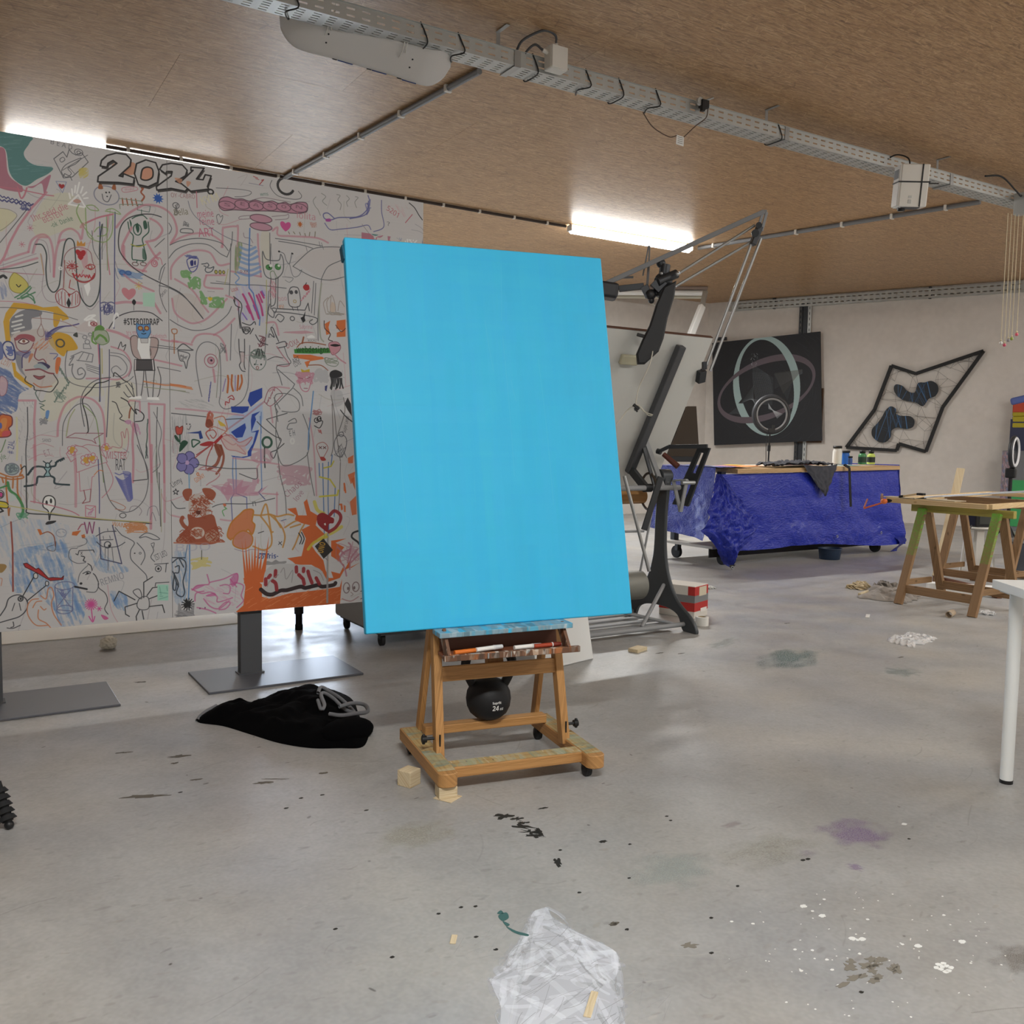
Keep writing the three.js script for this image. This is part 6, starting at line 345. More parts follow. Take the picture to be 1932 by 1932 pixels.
const alongX = (g) => metric(g, 1), wood = (g, across = 4) => { const m = metric(g, 1); const p = m.attributes.position; let lo = V(1e9, 1e9, 1e9), hi = V(-1e9, -1e9, -1e9); m.computeBoundingBox(); const s = m.boundingBox.getSize(V(0, 0, 0)); const ax = s.x >= s.y && s.x >= s.z ? 'getX' : s.y >= s.z ? 'getY' : 'getZ'; const ot = ['getX', 'getY', 'getZ'].filter((k) => k !== ax); const off = rr(0, 1); for (let i = 0; i < p.count; i++) m.attributes.uv.setXY(i, p[ax](i) + off, (p[ot[0]](i) + p[ot[1]](i)) * across + off); return m; };
{
  const e = thing('studio_easel', 'beech studio easel on castors under the large blue canvas', 'easel', EA.p, EA.turn);
  const railShape = (s) => { const pts = [[-0.035, -0.31], [0.035, -0.31], [0.035, 0.235]]; for (let i = 0; i <= 6; i++) { const a = (i / 6) * (Math.PI / 2); pts.push([0.007 + Math.cos(a) * 0.028, 0.235 + Math.sin(a) * 0.03]); } for (let i = 0; i <= 6; i++) { const a = Math.PI / 2 + (i / 6) * (Math.PI / 2); pts.push([-0.007 + Math.cos(a) * 0.028, 0.235 + Math.sin(a) * 0.03]); } return xf(extr(pts.map(([a, b]) => [a, -b]), 0.046, 0.003), [s * 0.3, 0.05, 0], [-Math.PI / 2, 0, 0]); };
  for (const s of [-1, 1]) { const r = mesh('base_rail', wood(railShape(s)), M.beech, e); mesh('paint_film', metric(xf(extr([[-0.033, 0.3], [0.033, 0.3], [0.033, -0.23], [-0.033, -0.23]], 0.0008), [s * 0.3, 0.0992, 0], [-Math.PI / 2, 0, 0]), 1.6, true), paintedBeech, r); }
  const fb = mesh('base_crossbar', wood(rbox(0.54, 0.042, 0.07, [0, 0.076, 0.165], [0, 0, 0], 0.004)), M.beech, e); mesh('paint_film', metric(box(0.53, 0.0008, 0.066, [0, 0.0975, 0.165]), 1.6), paintedBeech, fb);
  mesh('base_crossbar', wood(rbox(0.54, 0.036, 0.055, [0, 0.122, -0.19], [0, 0, 0], 0.004)), M.beech, e);
  const lean = Math.tan(0.2077), at = (x, y, z0 = 0.0) => [x, y, z0 - (y - 0.1) * lean];
  for (const s of [-1, 1]) {
    mesh('post', wood(bar(at(s * 0.268, 0.075, 0.02), at(s * 0.255, 0.6, 0.02), 0.034, 0.046, [0, 0, 1])), M.beech, e);
    mesh('rear_leg', wood(bar([s * 0.262, 0.1, -0.28], [s * 0.25, 0.66, -0.13], 0.022, 0.045, [0, 0, 1])), M.beech, e);
    const k = mesh('hinge_bolt', cyl([s * 0.285, 0.15, 0.01], [s * 0.315, 0.15, 0.01], 0.006), M.darkSteel, e); mesh('wing_knob', [cyl([s * 0.315, 0.15, 0.01], [s * 0.333, 0.15, 0.01], 0.014, 0.014, 10), rbox(0.012, 0.04, 0.012, [s * 0.326, 0.15, 0.01])], M.black, k);
    mesh('slot', box(0.006, 0.05, 0.004, at(s * 0.268, 0.145, 0.046)), M.black, e);
  }
  mesh('crossbeam', wood(rbox(0.5, 0.06, 0.028, at(0, 0.388, 0.02), [-0.2077, 0, 0], 0.004)), M.beech, e);
  mesh('mast', wood(bar(at(0, 0.36, -0.03), at(0, 1.95, -0.03), 0.07, 0.035, [0, 0, 1])), M.beech, e);
  mesh('top_clamp', wood(rbox(0.1, 0.05, 0.05, at(0, 1.93, 0.0), [-0.2077, 0, 0])), M.beech, e);
  // tray: paint crusted box with a ledge for the canvas above it
  const crust = std('#ffffff', 0.6, 0, { map: canvasTex(1024, 128, (x, w, h) => { x.fillStyle = '#6b4a36'; x.fillRect(0, 0, w, h); for (let i = 0; i < 420; i++) { x.globalAlpha = rr(0.2, 0.85); x.fillStyle = ['#e8e6e0', '#d8d4cc', '#e9e8e4', '#8a6a52', '#b06a3a', '#9aa8ae', '#4a3a30', '#d0b8a0'][(rnd() * 8) | 0]; x.beginPath(); x.ellipse(rnd() * w, rnd() * h, rr(2, 26), rr(2, 12), rr(-0.4, 0.4), 0, 7); x.fill(); } x.globalAlpha = 1; }) });
  const blueCrust = std('#ffffff', 0.55, 0, { map: canvasTex(1024, 64, (x, w, h) => { x.fillStyle = '#7fa6b8'; x.fillRect(0, 0, w, h); for (let i = 0; i < 260; i++) { x.globalAlpha = rr(0.2, 0.8); x.fillStyle = ['#2fb4e0', '#9fb4bc', '#c2ccd0', '#5a7a88', '#38b6e2', '#8a98a0'][(rnd() * 6) | 0]; x.beginPath(); x.ellipse(rnd() * w, rnd() * h, rr(3, 40), rr(2, 10), rr(-0.3, 0.3), 0, 7); x.fill(); } x.globalAlpha = 1; }) });
  const tray = mesh('tray_back', metric(rbox(0.5, 0.105, 0.014, at(0, 0.513, 0.045), [-0.2077, 0, 0], 0.002), 1), std('#6a3f2c', 0.5), e);
  mesh('tray_floor', metric(rbox(0.52, 0.014, 0.1, [0.0, 0.474, 0.02], [0.06, 0, 0], 0.002), 1.5), std('#7a4a34', 0.5), tray);
  mesh('tray_lip', metric(rbox(0.57, 0.024, 0.02, [0.015, 0.48, 0.082], [0, 0, 0], 0.003), 1.7), crust, tray);
  for (const s of [-1, 1]) mesh('tray_side', metric(bar([s * 0.25, 0.568, 0.0], [s * 0.25, 0.478, 0.075], 0.014, 0.05, [0, 0, 1]), 2), crust, tray);
  mesh('canvas_ledge', metric(rbox(0.56, 0.02, 0.1, [0.0, 0.5665, 0.01], [0, 0, 0.015], 0.003), 1.7), blueCrust, e);
  // castors; the near left corner stands on a wooden block instead
  for (const [x, z] of [[0.285, 0.2], [-0.3, -0.27], [0.275, -0.27]]) { const c = mesh('castor', [cyl([x - 0.012, 0.026, z], [x + 0.012, 0.026, z], 0.026, 0.026, 20), ball(0.027, [x, 0.027, z], [0.75, 1, 1])], M.black, e); mesh('castor_fork', [box(0.02, 0.012, 0.03, [x, 0.048, z])], M.darkSteel, c); }
}
{
  // stretched canvas: bottom edge on the ledge, leaning back with the easel
  const W = 1.143, H = 1.572, T = 0.042;
  const blue = canvasTex(1024, 1408, (x, w, h) => {
    x.fillStyle = '#33bcec'; x.fillRect(0, 0, w, h);
    for (let i = 0; i < 520; i++) { x.globalAlpha = rr(0.015, 0.06); x.fillStyle = rnd() < 0.5 ? '#4ac8f2' : '#22aee2'; const X = rnd() * w, Y = rnd() * h, L = rr(60, 520), B = rr(10, 70); rnd() < 0.75 ? x.fillRect(X, Y - L / 2, B, L) : x.fillRect(X - L / 2, Y, L, B); }
    for (const [a, c, d, f] of [[0.14, 0.36, 0.16, 0.78], [0.58, 0.04, 0.565, 0.2], [0.565, 0.24, 0.57, 0.62], [0.7, 0.3, 0.715, 0.7], [0.09, 0.42, 0.1, 0.55], [0.585, 0.36, 0.6, 0.42], [0.5, 0.2, 0.52, 0.34]]) { x.globalAlpha = 0.3; x.strokeStyle = '#7fd4f2'; x.lineWidth = 1.6; x.beginPath(); x.moveTo(a * w, c * h); x.quadraticCurveTo(((a + d) / 2) * w + rr(-8, 8), ((c + f) / 2) * h, d * w, f * h); x.stroke(); }
    for (let i = 0; i < 60; i++) { x.globalAlpha = 0.07; x.strokeStyle = '#8fdcf5'; x.lineWidth = rr(0.5, 1.2); const X = rnd() * w, Y = rnd() * h; x.beginPath(); x.moveTo(X, Y); x.lineTo(X + rr(-6, 6), Y + rr(30, 180)); x.stroke(); }
    x.globalAlpha = 1;
  });
  const weave = dataTex(256, (u, v) => { const q = 128 + 60 * (Math.sin(u * 128 * 6.283) * 0.5 + Math.sin(v * 128 * 6.283) * 0.5) + (rnd() - 0.5) * 30; return [q, q, q]; }, false); weave.repeat.set(8, 8);
  const c = thing('stretched_canvas', 'large upright canvas painted plain sky blue, standing on the wooden easel', 'canvas', [1.879, 0.5785, -3.067], EA.turn);
  c.rotation.order = 'YXZ'; c.rotation.x = -0.2077; c.rotation.z = 0.0153;
  const g = clean(new RoundedBoxGeometry(W, H, T, 2, 0.006)); { const p = g.attributes.position, n = g.attributes.normal; for (let i = 0; i < p.count; i++) { if (Math.abs(n.getX(i)) > 0.7) g.attributes.uv.setXY(i, 0.02 + (p.getZ(i) / W), p.getY(i) / H + 0.5); else g.attributes.uv.setXY(i, p.getX(i) / W + 0.5, p.getY(i) / H + 0.5); } }
  g.translate(0, H / 2, -T / 2);
  mesh('painted_linen', g, std('#ffffff', 0.58, 0, { map: blue, bumpMap: weave, bumpScale: 0.0004 }), c);
  mesh('stretcher_bar', [box(W - 0.01, 0.04, 0.016, [0, 0.03, -T - 0.007]), box(W - 0.01, 0.04, 0.016, [0, H - 0.03, -T - 0.007]), box(0.04, H - 0.02, 0.016, [-W / 2 + 0.03, H / 2, -T - 0.007]), box(0.04, H - 0.02, 0.016, [W / 2 - 0.03, H / 2, -T - 0.007]), box(W - 0.02, 0.04, 0.012, [0, H / 2, -T - 0.006])], M.pine, c);
  mesh('folded_corner', [rbox(0.012, 0.06, 0.05, [-W / 2 - 0.003, H - 0.06, -T / 2 - 0.008], [0, 0, 0.1], 0.005)], std('#1b5f78', 0.7), c);
}
// easel space to the room
const eal = (x, y, z) => { const c = Math.cos(EA.turn), s = Math.sin(EA.turn); return [EA.p[0] + x * c + z * s, y, EA.p[2] - x * s + z * c]; };
{
  // kettlebell on the rear crossbar, handle behind the crossbeam
  const r = 0.095, k = thing('kettlebell', 'matt black cast iron kettlebell marked 24 resting on the easel crossbar', 'kettlebell', eal(0.012, 0.14, -0.19), EA.turn - 0.2);
  mesh('bell', lathe([[0.0001, 0], [0.03, 0.002], [0.055, 0.012], [0.078, 0.032], [0.091, 0.06], [0.095, 0.09], [0.091, 0.12], [0.078, 0.147], [0.055, 0.166], [0.03, 0.176], [0.0001, 0.18]], [0, 0, 0], [0, 0, 0], 40), std('#141518', 0.62), k);
  mesh('handle', tube([[-0.055, 0.13, 0], [-0.082, 0.18, 0], [-0.098, 0.225, 0], [-0.09, 0.268, 0], [-0.055, 0.288, 0], [0, 0.291, 0], [0.055, 0.288, 0], [0.09, 0.268, 0], [0.098, 0.225, 0], [0.082, 0.18, 0], [0.055, 0.13, 0]], 0.02, 60, 12), std('#141518', 0.62), k);
  // printed weight, laid on the ball
  const txt = canvasTex(512, 256, (x, w, h) => { x.fillStyle = '#141518'; x.fillRect(0, 0, w, h); x.fillStyle = '#e9e9e6'; x.font = 'bold 150px sans-serif'; x.fillText('24', 70, 220); x.font = 'bold 74px sans-serif'; x.fillText('KG', 262, 220); x.font = 'bold 66px sans-serif'; x.fillText('Suprfit', 70, 78); });
  const P = [], UV = [], I = []; const th0 = -0.1, th1 = 0.86, y0 = 0.052, y1 = 0.104; for (let j = 0; j <= 8; j++) for (let i = 0; i <= 16; i++) { const a = th0 + ((th1 - th0) * i) / 16, y = y0 + ((y1 - y0) * j) / 8, R2 = Math.sqrt(Math.max(0, 0.0958 ** 2 - (y - 0.09) ** 2 * 1.02)) + 0.0006; P.push(Math.sin(a) * R2, y, Math.cos(a) * R2); UV.push(i / 16, j / 8); } for (let j = 0; j < 8; j++) for (let i = 0; i < 16; i++) { const a = j * 17 + i; I.push(a, a + 1, a + 17, a + 1, a + 18, a + 17); }
  const g = new THREE.BufferGeometry(); g.setAttribute('position', new THREE.Float32BufferAttribute(P, 3)); g.setAttribute('uv', new THREE.Float32BufferAttribute(UV, 2)); g.setIndex(I); g.computeVertexNormals(); mesh('printed_weight', g, std('#ffffff', 0.62, 0, { map: txt }), k);
}
// markers lying in the tray
const marker = (label, x, z, len, a, body, cap, y = 0.497) => { const t = thing('paint_marker', label, 'marker', eal(x, y, z), EA.turn + a, 'markers in the easel tray'); mesh('barrel', cyl([-len / 2, 0, 0], [len * 0.18, 0, 0], 0.009, 0.009, 14), std(body, 0.4), t); mesh('cap', [cyl([len * 0.18, 0, 0], [len / 2, 0, 0], 0.0098, 0.0085, 14)], std(cap, 0.4), t); mesh('collar', cyl([len * 0.16, 0, 0], [len * 0.2, 0, 0], 0.0102, 0.0102, 14), std('#dddddb', 0.4), t); };
marker('orange paint marker with white cap at the left of the easel tray', -0.15, 0.058, 0.15, 0.16, '#d9752c', '#e8e6e0');
marker('white marker with pale cap lying beside the orange one in the tray', -0.075, 0.05, 0.12, 0.22, '#e8e8e4', '#cfd2d4', 0.5);
marker('white marker with clear tip in the middle of the easel tray', 0.085, 0.055, 0.12, 0.1, '#eceae6', '#c9ccd0');
marker('slim red marker at the right of the easel tray', 0.17, 0.055, 0.12, 0.08, '#a8442c', '#7c2f22');
// blocks and scraps of wood round the easel
const woodBlock = (label, p, s, turn = 0, mat = M.rawWood, name = 'wood_block', cat = 'wood block') => { const m = mesh(name, wood(rbox(s[0], s[1], s[2], [0, s[1] / 2, 0], [0, 0, 0], 0.002), 4), mat); m.position.set(...p); m.rotation.y = turn; return tag(m, label, cat); };
woodBlock('pale cube of wood on the floor left of the easel', [[1.447,0,-3.057]][0], [0.064, 0.06, 0.062], 0.45);
{ const [X, , Z] = eal(-0.3, 0, 0.225); woodBlock('small wooden block propping up the near left corner of the easel', [X, 0.003, Z], [0.07, 0.0425, 0.055], EA.turn); woodBlock('flat wooden wedge under the propping block of the easel', [X - 0.0, 0, Z + 0.012], [0.075, 0.003, 0.08], 0.5, M.rawWood, 'wood_wedge', 'wood scrap'); }
woodBlock('short pine offcut on the floor right of the easel', [[3.667,0,-4.396]][0], [0.12, 0.022, 0.07], 0.35);
woodBlock('thin pale stick lying on the white paint patch', [[1.232,0,-1.611]][0], [0.1, 0.004, 0.018], 0.75, M.rawWood, 'wood_stick', 'wood scrap');
woodBlock('small pale wood chip on the floor in front of the easel', [[1.086,0,-2.016]][0], [0.042, 0.003, 0.016], 0.95, M.rawWood, 'wood_chip', 'wood scrap');
woodBlock('small white chip on the floor beside the plastic foil', [[6.028,0,-4.475]][0], [0.13, 0.006, 0.03], 0.6, M.whitePlastic, 'plaster_chip', 'scrap');
// ---------- drafting stand, seen from behind: cast iron frame, tilted board, jointed arms ----------
{
  const d = thing('drafting_stand', 'old cast iron drafting stand with tilted board and jointed steel arms', 'drafting table');
  const xr = 4.36, xl = 3.3;
  const side = (x) => {
    // casting in the plane x = const: column, spreading feet; points are (z, y)
    const P = smooth([[-5.02, 1.06], [-4.945, 1.06], [-4.95, 0.8], [-4.945, 0.55], [-4.9, 0.36], [-4.8, 0.2], [-4.66, 0.1], [-4.6, 0.03], [-4.6, 0.0], [-4.72, 0.0], [-4.78, 0.1], [-4.88, 0.14], [-5.1, 0.14], [-5.22, 0.1], [-5.28, 0.0], [-5.4, 0.0], [-5.38, 0.06], [-5.28, 0.18], [-5.14, 0.3], [-5.06, 0.5], [-5.045, 0.8]], 5).map(([z, y]) => [z, Math.max(0, y)]);
    return xf(extr(P, 0.02, 0.004), [x + 0.01, 0, 0], [0, -Math.PI / 2, 0]);
  };
  const rib = (x, pts) => tube(pts.map(([z, y]) => [x, y, z]), 0.014, 50, 8);
  for (const x of [xr, xl]) {
    const s = mesh('side_frame', side(x), M.castIron, d);
    mesh('front_flange', [rib(x, [[-4.95, 1.05], [-4.955, 0.8], [-4.95, 0.55], [-4.905, 0.36], [-4.805, 0.2], [-4.665, 0.1], [-4.61, 0.03]])], M.castIron, s);
    mesh('rear_flange', [rib(x, [[-5.02, 1.05], [-5.045, 0.8], [-5.06, 0.5], [-5.14, 0.3], [-5.28, 0.18], [-5.37, 0.05]])], M.castIron, s);
    mesh('web_rib', [rib(x + 0.012, [[-4.99, 0.95], [-5.0, 0.6], [-4.99, 0.35]])], M.castIron, s);
    mesh('bearing_head', [xf(new THREE.CylinderGeometry(0.05, 0.05, 0.09, 20), [x, 1.08, -4.985], [0, 0, Math.PI / 2]), rbox(0.06, 0.1, 0.1, [x, 1.03, -4.985], [0, 0, 0], 0.01)], M.castIron, s);
  }
  mesh('foot_tube', cyl([xl, 0.05, -4.72], [xr, 0.05, -4.72], 0.017), M.grey, d);
  mesh('foot_tube', cyl([xl, 0.05, -5.28], [xr, 0.05, -5.28], 0.017), M.grey, d);
  for (let i = 0; i < 4; i++) mesh('foot_slat', rbox(xr - xl - 0.1, 0.015, 0.05, [(xl + xr) / 2, 0.045, -4.82 - i * 0.13]), M.grey, d);
  mesh('diagonal_brace', cyl([xr - 0.02, 0.3, -4.93], [xr - 0.36, 0.055, -4.76], 0.014), M.grey, d);
  mesh('diagonal_brace', cyl([xr - 0.1, 0.06, -4.73], [xr - 0.36, 0.12, -4.98], 0.012), M.grey, d);
  mesh('counterweight', [xf(new THREE.CylinderGeometry(0.105, 0.105, 0.42, 32), [3.98, 0.3, -5.02], [0, 0, Math.PI / 2])], std('#7d7c74', 0.55, 0.2), d);
  mesh('main_axle', cyl([xl, 1.0, -4.93], [xr + 0.1, 1.0, -4.93], 0.019), M.grey, d);
  mesh('wooden_roller', wood(cyl([3.7, 0.93, -5.12], [xr - 0.08, 0.93, -5.12], 0.055, 0.055, 20)), M.beech, d);
  // tilted board, underside towards the camera
  const a = 0.5, up = [0, Math.cos(a), Math.sin(a)], bx0 = 3.0, bx1 = 4.53, topP = [2.045, -4.705], L = 1.25;
  const brd = (s, t, o) => [s, topP[0] - t * Math.cos(a) - o * Math.sin(a), topP[1] - t * Math.sin(a) + o * Math.cos(a)];   // s along x, t down the board, o out of its back
  const board = mesh('drawing_surface', xf(rbox(bx1 - bx0, L, 0.028, [0, 0, 0], [0, 0, 0], 0.003), brd((bx0 + bx1) / 2, L / 2, -0.02), [a, 0, 0]), std('#c9c9c4', 0.6), d);
  mesh('top_edge_strip', xf(rbox(bx1 - bx0, 0.008, 0.03, [0, 0, 0]), brd((bx0 + bx1) / 2, -0.004, -0.02), [a, 0, 0]), std('#5b3b2c', 0.6), board);
  mesh('bracket', [xf(rbox(0.06, 0.09, 0.05), brd(bx1 + 0.01, 0.28, 0.01), [a, 0, 0.3])], M.darkSteel, board);
  mesh('socket_plate', xf(rbox(0.15, 0.07, 0.03, [0, 0, 0], [0, 0, 0], 0.01), brd(3.86, 0.2, 0.01), [a, 0, 0]), std('#b9b49a', 0.5), board);
  mesh('back_rail', [bar(brd(4.235, 0.06, 0.035), brd(4.2, 1.06, 0.035), 0.062, 0.05, [0, 0, 1], 0.008)], M.darkGrey, d);
  mesh('rail_foot', [bar([4.2, 1.12, -5.16], [4.17, 1.0, -4.96], 0.045, 0.05, [0, 0, 1]), cyl([4.14, 1.0, -4.94], [4.2, 1.0, -4.94], 0.03)], M.darkSteel, d);
  mesh('strut', bar([[4.26,1.395,-5.119]][0], [4.3, 0.99, -4.92], 0.02, 0.04, [1, 0, 0]), M.grey, d);
  mesh('strut', bar([[4.22,1.383,-5.1]][0], [4.25, 1.0, -4.95], 0.014, 0.03, [1, 0, 0]), M.darkSteel, d);
  // tilting lever with slots, wooden handle, quadrant hoop
  const S = (x, y) => [x, y]; void S;
  { const o = [[4.56,1.298,-4.847],[4.56,1.285,-4.734],[4.56,.862,-4.938],[4.56,.867,-5.104]]; const zy = o.map(([, y, z]) => [z, y]); const mix = (u, v) => { const t = [zy[0][0] + (zy[1][0] - zy[0][0]) * u, zy[0][1] + (zy[1][1] - zy[0][1]) * u], b = [zy[3][0] + (zy[2][0] - zy[3][0]) * u, zy[3][1] + (zy[2][1] - zy[3][1]) * u]; return [t[0] + (b[0] - t[0]) * v, t[1] + (b[1] - t[1]) * v]; };
    const rect = (u0, v0, u1, v1) => [mix(u0, v0), mix(u1, v0), mix(u1, v1), mix(u0, v1)];
    mesh('slotted_lever', xf(extr(rect(0, 0, 1, 1), 0.014, 0.002, [rect(0.36, 0.09, 0.68, 0.44), rect(0.36, 0.6, 0.68, 0.92)]), [4.567, 0, 0], [0, -Math.PI / 2, 0]), M.darkSteel, d);
    const arm = mesh('lever_arm', [bar([[4.55,1.299,-4.75]][0], [[4.4,1.291,-4.988]][0], 0.03, 0.03), bar([[4.4,1.291,-4.988]][0], [[4.36,1.255,-5.049]][0], 0.025, 0.025), cyl([[4.355,1.259,-5.061]][0], [[4.365,1.252,-5.032]][0], 0.02)], M.darkSteel, d);
    mesh('wooden_handle', cyl([[4.37,1.237,-5.008]][0], [[4.42,1.152,-4.908]][0], 0.018, 0.022, 14), std('#5c2f24', 0.5), arm); }
  mesh('hoop', [ring(0.13, 0.009, [4.25, 0.97, -5.02], [0, Math.PI / 2 - 0.25, 0])], std('#4a3f36', 0.5, 0.3), d);
  const cr = mesh('crank', [bar([4.4, 1.05, -4.93], [4.415, 0.83, -4.86], 0.012, 0.03, [1, 0, 0]), bar([4.43, 1.06, -4.82], [4.415, 0.83, -4.86], 0.012, 0.03, [1, 0, 0]), bar([4.4, 1.05, -4.93], [4.43, 1.06, -4.82], 0.012, 0.03, [1, 0, 0])], M.grey, d); mesh('crank_pin', cyl([4.38, 1.04, -4.82], [4.5, 1.04, -4.82], 0.014), M.steel, cr);
  mesh('pedal_rod', [cyl([[3.877,1.09,-4.836]][0], [[4.036,.441,-4.739]][0], 0.012)], M.steel, d);
  mesh('pedal_rod', [cyl([[4.216,.947,-4.909]][0], [[4.112,.412,-4.925]][0], 0.008)], M.grey, d);
  mesh('pedal_rod', [bar([[4.221,1.08,-4.858]][0], [[4.11,.708,-4.894]][0], 0.012, 0.05, [1, 0, 0])], M.darkSteel, d);
  mesh('tie_rod', [cyl([[3.812,.704,-4.9]][0], [[4.078,.705,-4.855]][0], 0.008)], M.grey, d);
  // jointed parallel arms above the board
  const J = [[4.534,2.824,-4.29],[4.191,2.604,-4.483],[3.522,2.282,-4.808],[4.484,2.737,-4.313],[4.06,2.42,-4.547],[4.485,2.638,-4.327],[4.071,2.342,-4.592],[4.486,2.685,-4.308],[4.229,1.826,-4.449],[4.517,2.652,-4.285],[4.249,1.792,-4.433],[4.507,2.699,-4.296]];
  mesh('top_arm', [bar(J[2], J[0], 0.03, 0.03, [0, 1, 0])], M.conduit, d);
  mesh('arm_fork', [bar(J[0], [[4.501,2.713,-4.301]][0], 0.008, 0.02), bar([[4.554,2.824,-4.278]][0], [[4.522,2.7,-4.287]][0], 0.008, 0.02), bar(J[0], [[4.554,2.821,-4.278]][0], 0.01, 0.03)], M.conduit, d);
  mesh('elbow_joint', [bar([[4.511,2.727,-4.296]][0], [[4.469,2.609,-4.311]][0], 0.05, 0.035), cyl([[4.456,2.676,-4.278]][0], [[4.516,2.695,-4.337]][0], 0.025), cyl([[4.477,2.728,-4.27]][0], [[4.538,2.747,-4.328]][0], 0.02)], M.darkSteel, d);
  mesh('parallel_rod', cyl(J[3], J[4], 0.009), M.steel, d); mesh('parallel_rod', cyl(J[5], J[6], 0.009), M.steel, d);
  mesh('parallel_rod', cyl(J[7], J[8], 0.009), M.steel, d); mesh('parallel_rod', cyl(J[9], J[10], 0.009), M.steel, d);
  mesh('rod_end', [bar([[4.229,1.826,-4.449]][0], [[4.205,1.825,-4.463]][0], 0.04, 0.05)], M.darkSteel, d);
  const hub = mesh('arm_hub', [ball(0.05, [[3.97,2.367,-4.598]][0], [1.3, 1.1, 1]), cyl([[3.982,2.47,-4.6]][0], [[3.956,2.263,-4.597]][0], 0.035), cyl([[3.901,2.35,-4.58]][0], [[4.042,2.413,-4.558]][0], 0.03), ball(0.03, [[3.959,2.48,-4.615]][0]), bar([[3.907,2.362,-4.613]][0], [[3.95,2.312,-4.582]][0], 0.06, 0.08)], M.darkSteel, d);
  mesh('hub_screw', [ball(0.01, [[3.906,2.4,-4.546]][0]), ball(0.014, [[4.006,2.402,-4.508]][0])], M.steel, hub);
  mesh('hub_bracket', [bar([[3.754,2.319,-4.786]][0], [[3.874,2.334,-4.678]][0], 0.03, 0.04), bar([[3.874,2.334,-4.678]][0], [[3.901,2.266,-4.655]][0], 0.04, 0.05), ball(0.035, [[3.897,2.276,-4.635]][0]), bar([[3.901,2.266,-4.655]][0], [[3.948,2.315,-4.607]][0], 0.03, 0.04), ball(0.02, [[3.899,2.238,-4.63]][0])], M.darkSteel, d);
  mesh('hub_bracket', [bar([[3.726,2.391,-4.809]][0], [[3.836,2.397,-4.742]][0], 0.012, 0.015), bar([[3.726,2.391,-4.809]][0], [[3.722,2.357,-4.809]][0], 0.012, 0.015)], M.conduit, d);
  mesh('wire_stay', [cyl([[3.96,2.614,-4.744]][0], [[3.889,2.408,-4.71]][0], 0.005), cyl([[3.966,2.614,-4.74]][0], [[3.918,2.392,-4.691]][0], 0.005), bar([[3.924,2.478,-4.695]][0], [[3.894,2.284,-4.673]][0], 0.015, 0.015)], M.conduit, d);
  // black tapered counter arm
  { const w = [[3.958,2.312,-4.577],[4.015,2.347,-4.545],[4.001,2.261,-4.546],[3.962,2.124,-4.557],[3.938,1.993,-4.561],[3.91,1.911,-4.571],[3.837,1.834,-4.609],[3.808,1.833,-4.627],[3.804,1.888,-4.634],[3.838,1.978,-4.621],[3.879,2.071,-4.604],[3.918,2.208,-4.592]].map(vec); const o = w[0].clone(), ex = w[1].clone().sub(w[7]).normalize(), n = V(-0.525, 0, 0.851), ux = V(0.851, 0, 0.525), uy = V(0, 1, 0); void ex; const pts = w.map((p) => { const q = p.clone().sub(o); return [q.dot(ux), q.dot(uy)]; }); const g = extr(pts, 0.035, 0.01); g.applyMatrix4(new THREE.Matrix4().makeBasis(ux, uy, n).setPosition(o)); mesh('counter_arm', g, std('#222326', 0.55), d); mesh('arm_clip', [bar([[3.814,2.017,-4.663]][0], [[3.858,2.004,-4.635]][0], 0.03, 0.02)], M.black, d); }
  mesh('lamp_head', [bar([[3.576,2.308,-4.836]][0], [[3.713,2.286,-4.749]][0], 0.16, 0.1, [0, 1, 0], 0.02)], std('#2a2b30', 0.5), d);
  // thin white cable hanging along the board
  mesh('cable', tube([[3.932,2.236,-4.668],[3.991,2.192,-4.687],[3.948,2.063,-4.643],[3.853,1.845,-4.564],[3.817,1.677,-4.631],[3.797,1.574,-4.634],[3.789,1.522,-4.634],[3.798,1.546,-4.607],[3.822,1.511,-4.566],[3.849,1.494,-4.524],[3.833,1.495,-4.557],[3.795,1.556,-4.61],[3.742,1.531,-4.641],[3.699,1.469,-4.661],[3.672,1.434,-4.675]], 0.004, 120, 5), std('#cfcabc', 0.5), d);
  mesh('cable_switch', [bar([[3.756,1.561,-4.611]][0], [[3.787,1.531,-4.589]][0], 0.03, 0.02), bar([[3.761,1.538,-4.606]][0], [[3.778,1.514,-4.593]][0], 0.014, 0.012)], M.black, d);
}
{
  // unlit tube fitting on the ceiling far behind the stand, one half hanging down
  const t = thing('tube_fitting', 'unlit white tube fitting with a hanging end behind the drafting arms', 'lamp fitting');
  mesh('reflector', [bar([[10.033,4.07,-13.064]][0], [[11.435,4.07,-12.077]][0], 0.2, 0.05, [0, 1, 0])], std('#8a7a70', 0.6), t);
  for (const z of [0, 1]) mesh('mounting_plate', box(0.12, 0.02, 0.12, z ? [[11.302,4.09,-12.258]][0] : [[10.371,4.09,-12.889]][0]), M.zinc, t);
  mesh('tube', [cyl([[10.013,3.99,-13.036]][0], [[11.359,3.99,-12.087]][0], 0.045)], M.whitePaint, t); mesh('tube', [cyl([[10.185,3.97,-13.257]][0], [[11.538,3.97,-12.302]][0], 0.035)], std('#d6d3c2', 0.4), t);
  mesh('hanging_arm', [bar([[11.105,3.95,-11.766]][0], [[10.911,3.673,-11.626]][0], 0.08, 0.05)], M.zinc, t);
  mesh('hanging_tube', [bar([[10.911,3.673,-11.626]][0], [[10.59,3.144,-11.541]][0], 0.12, 0.09, [0, 0, 1], 0.02)], M.whitePaint, t);
}
